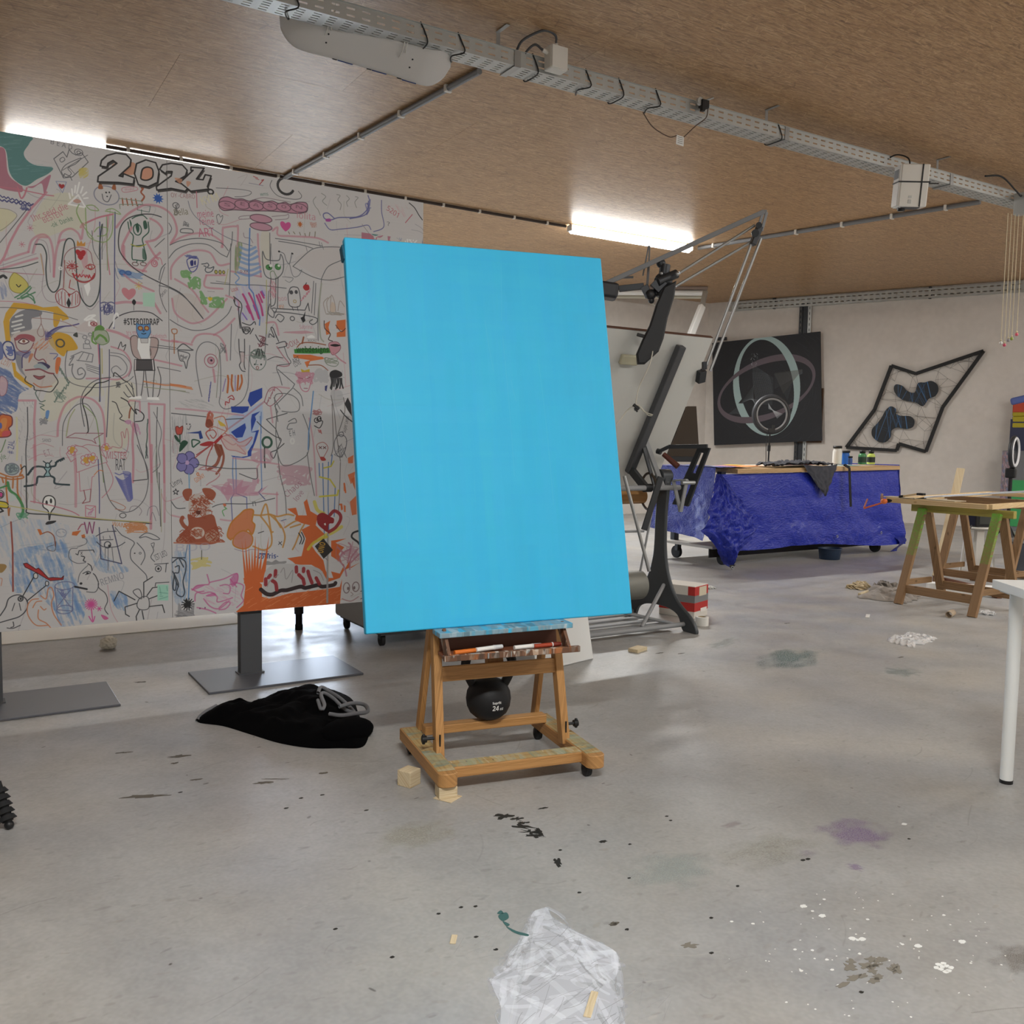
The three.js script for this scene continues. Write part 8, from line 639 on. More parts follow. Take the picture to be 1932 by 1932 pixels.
// ---------- cable tray, conduits and what hangs from them ----------
const slotted = (len, hh, rows, pitch, slot, sh, off = 0) => { const holes = []; for (const r of rows) for (let x = pitch / 2 + off; x < len - slot / 2; x += pitch) holes.push([[x - slot / 2, r - sh / 2], [x - slot / 2, r + sh / 2], [x + slot / 2, r + sh / 2], [x + slot / 2, r - sh / 2]]); return new THREE.ExtrudeGeometry(shapeOf([[0, 0], [len, 0], [len, hh], [0, hh]], holes), { depth: 0.002, bevelEnabled: false }); };
function cableTray(name, label, len, w, h, place) {
  const t = thing(name, label, 'cable tray'); place(t);
  const n = Math.ceil(len), side = [], bot = [], mid = [0.3, 0.72].map((k) => k * h), cols = [0.14, 0.32, 0.5, 0.68, 0.86].map((k) => k * w);
  for (let i = 0; i < n; i++) { side.push(xf(slotted(1, h, mid, 0.1, 0.055, 0.012), [i, 0, 0])); bot.push(xf(slotted(1, w, cols, 0.1, 0.05, 0.009, 0), [i, 0, 0])); }
  const S = merge(side), Bt = merge(bot);
  mesh('side_wall', S, M.zinc, t); mesh('side_wall', xf(S.clone(), [0, 0, -w]), M.zinc, t);
  mesh('tray_floor', xf(Bt, [0, 0, 0], [-Math.PI / 2, 0, 0]), M.zinc, t);
  mesh('rim', [box(n, 0.003, 0.014, [n / 2, h, 0.005])], M.zinc, t); mesh('rim', [box(n, 0.003, 0.014, [n / 2, h, -w - 0.003])], M.zinc, t);
  return t;
}
const TR = { y: 3.862, z: -5.45, w: 0.175, h: 0.1 };
{
  const t = cableTray('cable_tray', 'perforated grey metal cable tray running diagonally under the ceiling', 11.5, TR.w, TR.h, (o) => o.position.set(0.3, TR.y, TR.z));
  for (const x of [0.7, 2.95, 5.55, 7.9, 9.9]) { mesh('hanger', [box(0.03, 0.14, 0.003, [x, TR.h + 0.06, -TR.w / 2]), box(0.03, 0.003, 0.14, [x, TR.h + 0.133, -TR.w / 2 + 0.06]), box(0.03, 0.003, TR.w, [x, TR.h * 0.6, -TR.w / 2])], M.steel, t); }
  for (const x of [3.05, 5.7, 8.0]) mesh('joint_bracket', [box(0.05, TR.h + 0.01, 0.006, [x, TR.h / 2 - 0.005, 0.006]), box(0.05, 0.005, TR.w + 0.02, [x, -0.006, -TR.w / 2])], M.steel, t);
  // cables lying in the tray, tied with black ties
  mesh('cable', tube(Array.from({ length: 24 }, (_, i) => [i * 0.46, 0.016 + 0.006 * Math.sin(i * 2.1), -0.06 + 0.03 * Math.sin(i * 1.3)]), 0.011, 120, 6), M.black, t);
  mesh('cable', tube(Array.from({ length: 24 }, (_, i) => [i * 0.46, 0.018, -0.11 + 0.025 * Math.sin(i * 0.9 + 2)]), 0.009, 120, 6), M.darkGrey, t);
  for (const [x, k] of [[0.6, 1], [1.5, 0], [2.35, 1], [2.62, 0], [3.2, 1], [3.65, 0], [3.95, 1], [4.3, 0], [5.62, 1]]) mesh('tie', tube([[x - 0.03, 0.11, 0.004], [x, 0.05, 0.009], [x + 0.02, -0.006, 0.006], [x - 0.03 + k * 0.06, -0.012, -0.08], [x + 0.02, -0.006, -TR.w - 0.004], [x + 0.03, 0.08, -TR.w - 0.008]], 0.005, 26, 5), M.black, t);
}
{
  const w = thing('cable_tray', 'perforated cable tray along the top of the far white wall', 'cable tray'); w.position.set(12.75, 0, -13.4); w.rotation.y = -1.1328;
  const [[u0, v0], [u1, v1], [, v2]] = [[.411,3.91],[5.43,3.881],[.405,4.062]]; const len = 14, tilt = Math.atan2(v1 - v0, u1 - u0) * 0.35, hh = 0.16; void v2;
  const n = 14, geo = []; for (let i = 0; i < n; i++) geo.push(xf(slotted(1, hh, [0.04, 0.12], 0.1, 0.06, 0.02), [i, 0, 0]));
  const r = mesh('side_wall', merge(geo), M.zinc, w); r.position.set(u0, v0, 0.09); r.rotation.z = tilt; const f = mesh('tray_floor', box(len, 0.004, 0.08, [len / 2, 0, -0.04]), M.zinc, w); f.position.copy(r.position); f.rotation.z = tilt;
  for (const [px] of [[0.9], [3.6], [6.4]]) mesh('wall_bracket', box(0.04, 0.2, 0.085, [u0 + px, v0 + 0.09 + px * tilt, 0.045]), M.darkSteel, w);
  // upright steel channel behind the dark painting
  const c = thing('steel_channel', 'upright perforated steel channel running down the far wall behind the painting', 'steel channel', [12.75, 0, -13.4]); c.rotation.y = -1.1328; const [[a], [b]] = [[1.918,3.794],[2.082,3.783]]; const uc = (a + b) / 2 - 0.1;
  mesh('flange', xf(slotted(4, 0.06, [0.03], 0.1, 0.05, 0.012), [0, 0, 0], [0, 0, Math.PI / 2]), M.darkSteel, c).position.set(uc - 0.05, 0.02, 0.055); mesh('flange', xf(slotted(4, 0.06, [0.03], 0.1, 0.05, 0.012), [0, 0, 0], [0, 0, Math.PI / 2]), M.zinc, c).position.set(uc + 0.11, 0.02, 0.055); mesh('web', box(0.17, 4, 0.004, [uc, 2.02, 0.03]), M.darkSteel, c);
}
const conduit = (name, label, p, q, r, clips, mat = M.conduit) => { const t = thing(name, label, 'conduit'); mesh('pipe', cyl([p[0], R.h - r - 0.004, p[1]], [q[0], R.h - r - 0.004, q[1]], r, r, 10), mat, t); for (let i = 0; i < clips; i++) { const k = (i + 0.4) / clips, x = p[0] + (q[0] - p[0]) * k, z = p[1] + (q[1] - p[1]) * k, a = Math.atan2(q[0] - p[0], q[1] - p[1]); mesh('clip', xf(rbox(r * 2.6, r * 2.3, 0.03, [0, 0, 0], [0, 0, 0], 0.004), [x, R.h - r * 1.2, z], [0, a, 0]), M.whitePlastic, t); } return t; };
conduit('conduit_pipe', 'thin grey conduit pipe from the board edge up to the cable tray', [[3.087,-9.718]][0], [[3.44,-6.13]][0], 0.024, 5);
conduit('conduit_pipe', 'grey conduit pipe from the lit lamp to the boxy projector', [[9.001,-9.703]][0], [[9.869,-6.115]][0], 0.026, 6);
conduit('conduit_pipe', 'dark conduit line with clips running from the board to the lit lamp', [[1.339,-9.69]][0], [[6.778,-9.767]][0], 0.017, 11, std('#3a2f2a', 0.6));
{
  // snowboard tied under the tray
  const s = thing('snowboard', 'white snowboard with blue edge checks tied under the cable tray', 'snowboard');
  const L = 1.15, pts = []; for (let i = 0; i <= 16; i++) { const a = -Math.PI / 2 + (Math.PI * i) / 16; pts.push([L / 2 - 0.14 + Math.cos(a) * 0.14, Math.sin(a) * 0.135]); } pts.push([0.2, 0.122], [-0.2, 0.122]); for (let i = 0; i <= 16; i++) { const a = Math.PI / 2 + (Math.PI * i) / 16; pts.push([-L / 2 + 0.14 + Math.cos(a) * 0.14, Math.sin(a) * 0.135]); } pts.push([-0.2, -0.122], [0.2, -0.122]);
  const sub = []; for (let i = 0; i < pts.length; i++) { const a = pts[i], b = pts[(i + 1) % pts.length], n = Math.max(1, Math.ceil(Math.hypot(b[0] - a[0], b[1] - a[1]) / 0.05)); for (let k = 0; k < n; k++) sub.push([a[0] + ((b[0] - a[0]) * k) / n, a[1] + ((b[1] - a[1]) * k) / n]); }
  const bend = (g) => { const p = g.attributes.position; for (let i = 0; i < p.count; i++) { const d = Math.max(0, Math.abs(p.getX(i)) - 0.52); p.setZ(i, p.getZ(i) + d * d * 1.1); } g.computeVertexNormals(); return g; };
  // strips across the board so that nose and tail can curl
  const P = [], I = [], nx = 60, ny = 8; const half = (x) => { const a = Math.abs(x), e = L / 2 - 0.14; if (a <= 0.2) return 0.122; if (a <= e) return 0.122 + (0.013 * (a - 0.2)) / (e - 0.2); const k = Math.min(1, (a - e) / 0.14); return 0.135 * Math.sqrt(Math.max(0, 1 - k * k)); };
  for (const o of [0, 0.012]) for (let i = 0; i <= nx; i++) for (let j = 0; j <= ny; j++) { const x = -L / 2 + (L * i) / nx, y = half(x) * (-1 + (2 * j) / ny), d = Math.max(0, Math.abs(x) - 0.34); P.push(x, y, o + d * d * 1.6); }
  const id = (l, i, j) => l * (nx + 1) * (ny + 1) + i * (ny + 1) + j; for (let i = 0; i < nx; i++) { for (let j = 0; j < ny; j++) { I.push(id(0, i, j), id(0, i, j + 1), id(0, i + 1, j), id(0, i + 1, j), id(0, i, j + 1), id(0, i + 1, j + 1)); I.push(id(1, i, j), id(1, i + 1, j), id(1, i, j + 1), id(1, i + 1, j), id(1, i + 1, j + 1), id(1, i, j + 1)); } for (const j of [0, ny]) I.push(id(0, i, j), id(0, i + 1, j), id(1, i, j), id(1, i, j), id(0, i + 1, j), id(1, i + 1, j)); }
  const g = new THREE.BufferGeometry(); g.setAttribute('position', new THREE.Float32BufferAttribute(P, 3)); g.setIndex(I); g.computeVertexNormals(); void bend; void sub;
  const inner = new THREE.Group(); void inner;
  mesh('deck', g, std('#d4d2cf', 0.5, 0, { side: THREE.DoubleSide }), s);
  for (const [x, c] of [[0.13, '#27427c'], [-0.1, '#27427c'], [-0.31, '#27427c'], [0.2, '#15161c'], [-0.03, '#15161c'], [-0.24, '#15161c']]) mesh('edge_check', box(c === '#15161c' ? 0.03 : 0.1, 0.006, 0.016, [x, -half(x) - 0.002, 0.006]), std(c, 0.5), s);
  for (const x of [-0.28, 0.28]) for (const y of [-0.03, 0.03]) mesh('insert', cyl([x, y, -0.001], [x, y, 0.003], 0.006), M.black, s);
  for (const x of [-0.22, 0.27]) mesh('tie', [tube([[x, 0.06, -0.004], [x + 0.01, 0.1, -0.02], [x + 0.005, 0.16, 0.03], [x, 0.2, 0.1]], 0.004, 16, 5), tube([[x + 0.03, 0.02, -0.004], [x + 0.03, 0.1, -0.02], [x + 0.03, 0.17, 0.04], [x + 0.03, 0.2, 0.1]], 0.004, 16, 5)], M.whitePlastic, s);
  const ends = [[1.808,3.851,-5.712],[2.922,3.759,-5.605]].map(vec), mid = ends[0].clone().add(ends[1]).multiplyScalar(0.5), ux = ends[1].clone().sub(ends[0]).normalize(), toCam = V(0, 1.3, 0).sub(mid).normalize(); let nz = V(0.05, 0.8, -0.55); nz.addScaledVector(ux, -nz.dot(ux)).normalize(); const uy = nz.clone().cross(ux); void toCam;
  s.matrix.makeBasis(ux.negate(), uy.negate(), nz).setPosition(mid); s.matrix.decompose(s.position, s.quaternion, s.scale);
}
{
  const y = TR.y, z = TR.z + 0.02;
  const j = thing('junction_box', 'small white junction box mounted on the side of the cable tray', 'junction box', [3.62, y + 0.03, z + 0.05], 0); mesh('box_body', rbox(0.14, 0.16, 0.09, [0, 0.05, 0], [0, 0, 0], 0.012, 2), M.whitePlastic, j); mesh('box_lid', rbox(0.13, 0.15, 0.012, [0, 0.05, 0.05], [0, 0, 0], 0.008), M.whitePlastic, j); mesh('gland', [cyl([-0.07, 0.08, 0], [-0.11, 0.09, 0], 0.014)], M.whitePlastic, j); mesh('gland', [cyl([0, 0.13, 0], [0, 0.155, 0], 0.014)], M.whitePlastic, j); mesh('cable', tube([[-0.11, 0.09, 0], [-0.16, 0.12, -0.02], [-0.2, 0.08, -0.06], [-0.2, 0.05, -0.1]], 0.008, 20, 6), M.darkGrey, j); mesh('cable', tube([[0, 0.155, 0], [-0.02, 0.2, 0.02], [-0.12, 0.205, 0.03], [-0.24, 0.14, -0.04], [-0.26, 0.08, -0.1]], 0.009, 26, 6), M.darkGrey, j);
  // projector strapped below the tray
  const p = thing('projector', 'boxy white projector strapped to the cable tray with black bands', 'projector'); const c = [[7.471,3.683,-5.33]][0]; p.position.set(c[0], c[1], c[2]); p.rotation.order = 'YXZ'; p.rotation.set(0.12, -0.62, -0.02);
  const b = mesh('housing', rbox(0.25, 0.37, 0.16, [0.03, 0, 0], [0, 0, 0], 0.012, 2), M.whitePlastic, p); const sd = mesh('side_cover', rbox(0.02, 0.355, 0.15, [-0.1, 0, 0.0], [0, 0, 0], 0.006), std('#cfcdc8', 0.5), p); for (let i = 0; i < 6; i++) mesh('vent_slat', box(0.004, 0.08, 0.012, [-0.1115, 0.1, -0.05 + i * 0.02]), std('#8a8c8e', 0.6), sd); mesh('lens_recess', rbox(0.17, 0.012, 0.12, [0.02, -0.187, 0]), M.darkGrey, b); mesh('lens', [cyl([-0.04, -0.18, 0], [-0.04, -0.215, 0], 0.032)], M.black, b); mesh('lens_glass', [cyl([-0.04, -0.214, 0], [-0.04, -0.217, 0], 0.024)], phys('#444a55', 0.08), b); mesh('button', [rbox(0.03, 0.02, 0.004, [0.0, -0.1, 0.081])], std('#c2c2be', 0.5), b); mesh('button', [rbox(0.03, 0.035, 0.004, [0.0, -0.14, 0.081])], std('#c2c2be', 0.5), b);
  mesh('strap', [box(0.275, 0.012, 0.004, [0.028, 0.03, 0.082]), box(0.004, 0.012, 0.165, [-0.112, 0.03, 0]), box(0.09, 0.01, 0.004, [0.2, 0.02, 0.07])], M.black, p); mesh('strap', [box(0.012, 0.37, 0.004, [0.09, 0.0, 0.0825])], M.black, p); mesh('cable', tube([[0.0, 0.18, 0], [-0.02, 0.25, -0.02], [-0.12, 0.28, -0.05], [-0.22, 0.22, -0.08]], 0.007, 24, 6), M.black, p);
  const ej = thing('junction_box', 'grey metal junction box at the right end of the cable tray', 'junction box', [[9.372,3.816,-5.36]][0]); mesh('box_body', rbox(0.1, 0.22, 0.12, [0, 0, 0], [0, 0, 0], 0.01), M.zinc, ej); mesh('cable', tube([[-0.02, 0.1, 0], [-0.08, 0.06, 0.03], [-0.2, 0.1, 0.04], [-0.42, 0.2, 0.02], [-0.6, 0.19, -0.04]], 0.009, 30, 6), M.black, ej);
  // paper tag on a drooping wire
  const t = thing('paper_tag', 'white paper tag on a drooping brown wire below the tray', 'tag'); const q = [[4.778,3.614,-5.389]][0], a0 = [[4.444,3.768,-5.432]][0], a1 = [[5.074,3.914,-5.41]][0]; mesh('tag_sheet', rbox(0.075, 0.07, 0.004, [0, 0, 0], [0, 0, -0.05], 0.001), M.whitePaint, t).position.set(...q); mesh('printed_lines', [0, 1, 2, 3].map((i) => box(0.05, 0.004, 0.001, [q[0], q[1] + 0.022 - i * 0.014, q[2] + 0.0026])), std('#8a8a88', 0.7), t); mesh('wire', tube([a0, [[4.539,3.677,-5.424]][0], [[4.672,3.624,-5.396]][0], [q[0] - 0.035, q[1] + 0.03, q[2]]], 0.004, 24, 5), std('#5a4436', 0.6), t); mesh('wire', tube([[q[0] + 0.035, q[1] + 0.03, q[2]], [[4.915,3.742,-5.374]][0], [[5.022,3.826,-5.375]][0], a1], 0.004, 24, 5), std('#5a4436', 0.6), t);
  const cl = thing('clamp_camera', 'small black clamp fixed on top of the cable tray', 'clamp', [[5.011,3.928,-5.391]][0]); mesh('clamp_body', [rbox(0.07, 0.06, 0.05), rbox(0.03, 0.09, 0.03, [-0.03, -0.02, 0.02])], M.black, cl); mesh('clamp_lever', cyl([0.01, 0.03, 0], [0.08, 0.06, 0.02], 0.007), M.steel, cl); mesh('clamp_disc', cyl([-0.05, 0.01, 0.0], [-0.05, 0.01, 0.02], 0.03), M.zinc, cl);
}
{
  // threads with beads at the right edge
  const H = [[1902, 402, 640, '#c8586e'], [1909, 404, 648, '#c65a70'], [1916, 404, 638, '#8f8a8e'], [1922, 405, 634, '#94a24a'], [1930, 406, 628, '#d0586c']];
  const beads = [[[8.584,3.547,-5.036],[8.5,2.329,-4.979]], [[8.613,3.538,-5.017],[8.521,2.31,-4.964]], [[8.643,3.538,-4.999],[8.565,2.355,-4.941]], [[8.669,3.534,-4.982],[8.595,2.371,-4.924]], [[8.707,3.529,-4.958],[8.669,2.412,-4.882]]];
  const words = ['pale bead, leftmost of the hanging threads', 'pink bead, second of the hanging threads', 'grey bead, third of the hanging threads', 'green bead, fourth of the hanging threads', 'pink bead, rightmost of the hanging threads'];
  beads.forEach(([a, b], i) => { const t = thing('bead_thread', 'thin thread from the cable tray ending in a ' + words[i], 'bead thread', [0, 0, 0], 0, 'bead threads under the cable tray'); b = [a[0], b[1], a[2]]; mesh('thread', cyl(a, b, 0.0035, 0.0035, 5), std('#cbbd9c', 0.7), t); mesh('bead', ball(0.0155, b), std(['#d8d6d2', '#c8506a', '#8f8a8e', '#94a24a', '#d0586c'][i], 0.4), t); mesh('knot', ball(0.009, [b[0], b[1] + 0.025, b[2]]), std('#cbbd9c', 0.7), t); }); void H;
}
// ---------- pictures on the far wall ----------
const onWall = (o, z = 0) => { o.position.set(12.75 - 0.9056 * z, 0, -13.4 + 0.4241 * z); o.rotation.y = -1.1328; return o; };
{
  const q = [[.227,3.369],[2.246,3.328],[2.211,1.368],[.239,1.414]]; const cx = (q[0][0] + q[1][0] + q[2][0] + q[3][0]) / 4, cy = (q[0][1] + q[1][1] + q[2][1] + q[3][1]) / 4, w = 2.06, h = 1.99;
  const tex = canvasTex(1024, 1024, (x) => {
    x.fillStyle = '#181a20'; x.fillRect(0, 0, 1024, 1024); x.lineCap = 'round';
    for (let i = 0; i < 300; i++) { const r = rr(120, 760), a = rr(0, 6.28), d = rr(0.05, 0.35); x.globalAlpha = rr(0.12, 0.4); x.strokeStyle = '#7c858c'; x.lineWidth = rr(0.6, 1.6); x.beginPath(); x.ellipse(480, 520, r, r * rr(0.8, 1.2), 0, a, a + d); x.stroke(); }
    const E = (cx, cy, rx, ry, rot, w0, w1, c, from = 0, to = 6.283) => { x.globalAlpha = 1; x.strokeStyle = c; x.lineCap = 'butt'; const n = 90; for (let i = 0; i < n; i++) { const a = from + ((to - from) * i) / n, b = from + ((to - from) * (i + 1.3)) / n, k = 0.5 + 0.5 * Math.cos(a * 2 + w1); x.lineWidth = w0 * (0.45 + 0.75 * k); x.beginPath(); x.ellipse(cx, cy, rx, ry, rot, a, b); x.stroke(); } x.lineCap = 'round'; };
    E(520, 470, 285, 470, -0.12, 58, 0.8, '#9db4b4'); E(510, 500, 470, 265, -0.32, 52, 2.2, '#5f545c'); E(520, 470, 285, 470, -0.12, 58, 0.8, '#9db4b4', -1.5, 0.6); E(510, 500, 470, 265, -0.32, 52, 2.2, '#5f545c', 3.2, 4.4);
    x.fillStyle = '#15171c'; x.beginPath(); x.moveTo(250, 620); x.lineTo(420, 420); x.lineTo(500, 640); x.fill();
    x.globalAlpha = 0.6; x.strokeStyle = '#9aa2a6'; x.lineWidth = 1.2; for (let i = 0; i < 26; i++) { const k = i / 26; x.beginPath(); x.moveTo(400 + k * 140, 250 + k * 110); x.quadraticCurveTo(380 + k * 220, 430, 430 + k * 150, 640 + k * 20); x.stroke(); x.beginPath(); x.moveTo(390 + k * 30, 330 + k * 300); x.quadraticCurveTo(520, 330 + k * 260, 590, 400 + k * 220); x.stroke(); x.beginPath(); x.moveTo(260 + k * 150, 640 - k * 200); x.quadraticCurveTo(380, 560 + k * 60, 430, 600 + k * 80); x.stroke(); }
    x.globalAlpha = 0.35; for (let i = 0; i < 30; i++) { const k = i / 30; x.beginPath(); x.moveTo(600, 360 + k * 150); x.lineTo(860, 340 + k * 40); x.stroke(); x.beginPath(); x.moveTo(600 + k * 200, 360); x.lineTo(720 + k * 60, 620 - k * 200); x.stroke(); x.beginPath(); x.moveTo(150 + k * 110, 720); x.lineTo(260, 640 + k * 100); x.stroke(); }
    x.fillStyle = '#4c4640'; x.globalAlpha = 0.4; x.beginPath(); x.moveTo(600, 350); x.lineTo(860, 340); x.lineTo(680, 560); x.fill();
    x.globalAlpha = 0.8; x.strokeStyle = '#b8bdc0'; for (let i = 0; i < 18; i++) { x.lineWidth = rr(1, 3); x.beginPath(); const X = rr(380, 460), Y = rr(140, 260); x.moveTo(X, Y); x.lineTo(X + rr(-14, 14), Y + rr(8, 30)); x.stroke(); } for (let i = 0; i < 14; i++) { x.beginPath(); x.moveTo(540, 640 + i * 4); x.lineTo(620 + i * 4, 790 - i * 3); x.stroke(); }
    x.globalAlpha = 1;
  });
  const t = thing('dark_painting', 'square black painting with two overlapping pale ellipses on the wall', 'painting'); onWall(t);
  const g = clean(new THREE.BoxGeometry(w, h, 0.05)), p = g.attributes.position, n = g.attributes.normal; for (let i = 0; i < p.count; i++) if (n.getZ(i) > 0.5) g.attributes.uv.setXY(i, p.getX(i) / w + 0.5, p.getY(i) / h + 0.5); else g.attributes.uv.setXY(i, 0.01, 0.01);
  const m = mesh('canvas', g, std('#ffffff', 0.6, 0, { map: tex }), t); m.position.set(cx, cy, 0.12); m.rotation.z = 0.055 - 0.0; mesh('stretcher', xf(box(w - 0.1, h - 0.1, 0.04, [0, 0, -0.045]), [cx, cy, 0.12], [0, 0, 0.055]), M.pine, t); mesh('hook', rbox(0.18, 0.06, 0.05, [cx - 0.9, cy + h / 2 + 0.02, 0.1]), M.darkSteel, t);
  const wb = [[2.198,2.353],[2.284,2.352],[2.264,1.438]]; const b = mesh('brown_board', box(0.5, 1.0, 0.03, [wb[1][0] - 0.25, (wb[0][1] + wb[2][1]) / 2, 0.04]), std('#5c4330', 0.75)); onWall(b); tag(b, 'brown board showing behind the right edge of the black painting', 'board');
}
{
  // polygon frame with thread web and two dark cut shapes
  const t = thing('string_art', 'black angular wall frame with a thread web and two dark curved shapes', 'wall art'); onWall(t);
  const O = [[3.44,2.767],[3.846,2.616],[4.884,2.965],[4.303,2.034],[4.07,1.265],[3.624,1.397],[3.594,1.276],[2.734,1.318],[3.19,1.996]];
  for (let i = 0; i < O.length; i++) { const a = O[i], b = O[(i + 1) % O.length]; mesh('frame_bar', bar([a[0], a[1], 0.05], [b[0], b[1], 0.05], 0.055, 0.06, [0, 0, 1], 0.004), std('#141415', 0.6), t); }
  // web of threads between scattered knots inside the outline
  const inside = (p) => { let c = false; for (let i = 0, j = O.length - 1; i < O.length; j = i++) if (O[i][1] > p[1] !== O[j][1] > p[1] && p[0] < ((O[j][0] - O[i][0]) * (p[1] - O[i][1])) / (O[j][1] - O[i][1]) + O[i][0]) c = !c; return c; };
  const xs = O.map((p) => p[0]), ys = O.map((p) => p[1]), K = []; let guard = 0; while (K.length < 50 && guard++ < 4000) { const p = [rr(Math.min(...xs), Math.max(...xs)), rr(Math.min(...ys), Math.max(...ys))]; if (inside(p) && K.every((k) => Math.hypot(k[0] - p[0], k[1] - p[1]) > 0.13)) K.push(p); }
  O.forEach((a, i) => { const b = O[(i + 1) % O.length], n = Math.ceil(Math.hypot(a[0] - b[0], a[1] - b[1]) / 0.25); for (let k = 0; k < n; k++) K.push([a[0] + ((b[0] - a[0]) * k) / n, a[1] + ((b[1] - a[1]) * k) / n]); });
  const th = []; for (let i = 0; i < K.length; i++) { const d = K.map((k, j) => [Math.hypot(k[0] - K[i][0], k[1] - K[i][1]), j]).filter(([q, j]) => j > i && q < 0.45).sort((a, b) => a[0] - b[0]).slice(0, 3); for (const [, j] of d) { const m = [(K[i][0] + K[j][0]) / 2, (K[i][1] + K[j][1]) / 2]; if (inside(m)) th.push(cyl([K[i][0], K[i][1], 0.045], [K[j][0], K[j][1], 0.045], 0.0018, 0.0018, 4)); } }
  mesh('thread_web', th, std('#5f5850', 0.8), t).userData.kind = 'stuff';
  const dark = std('#ffffff', 0.5, 0, { map: canvasTex(512, 512, (x) => { x.fillStyle = '#14181f'; x.fillRect(0, 0, 512, 512); x.lineCap = 'butt'; for (let i = 0; i < 16; i++) { x.strokeStyle = i % 3 ? '#3f74a8' : '#24486c'; x.globalAlpha = rr(0.5, 0.95); x.lineWidth = rr(3, 12); x.beginPath(); const X = rr(0, 512); x.moveTo(X, 0); x.lineTo(X + rr(-160, 220), 512); x.stroke(); } for (let i = 0; i < 6; i++) { x.globalAlpha = 0.5; x.lineWidth = rr(2, 5); x.beginPath(); x.moveTo(0, rr(0, 512)); x.lineTo(512, rr(0, 512)); x.stroke(); } x.globalAlpha = 1; }) });
  for (const pts of [[[3.506,2.355],[3.529,2.429],[3.634,2.408],[3.725,2.314],[3.847,2.285],[3.899,2.449],[4.001,2.455],[4.101,2.48],[4.196,2.415],[4.218,2.315],[4.172,2.225],[4.073,2.181],[3.986,2.054],[3.872,2.119],[3.68,2.158],[3.563,2.243]], [[3.467,2.049],[3.548,2.002],[3.552,1.918],[3.641,1.881],[3.797,1.871],[3.861,1.797],[3.84,1.696],[3.738,1.659],[3.58,1.686],[3.494,1.629],[3.482,1.517],[3.397,1.422],[3.272,1.44],[3.178,1.533],[3.173,1.647],[3.25,1.741],[3.325,1.854],[3.39,1.985]]]) { const s = smooth(pts, 4); const g = clean(extr(s, 0.02, 0.004)); g.computeBoundingBox(); const bb = g.boundingBox, p = g.attributes.position; for (let i = 0; i < p.count; i++) g.attributes.uv.setXY(i, (p.getX(i) - bb.min.x) / (bb.max.x - bb.min.x), (p.getY(i) - bb.min.y) / (bb.max.y - bb.min.y)); g.translate(0, 0, 0.06); mesh('cut_shape', g, dark, t); }
}
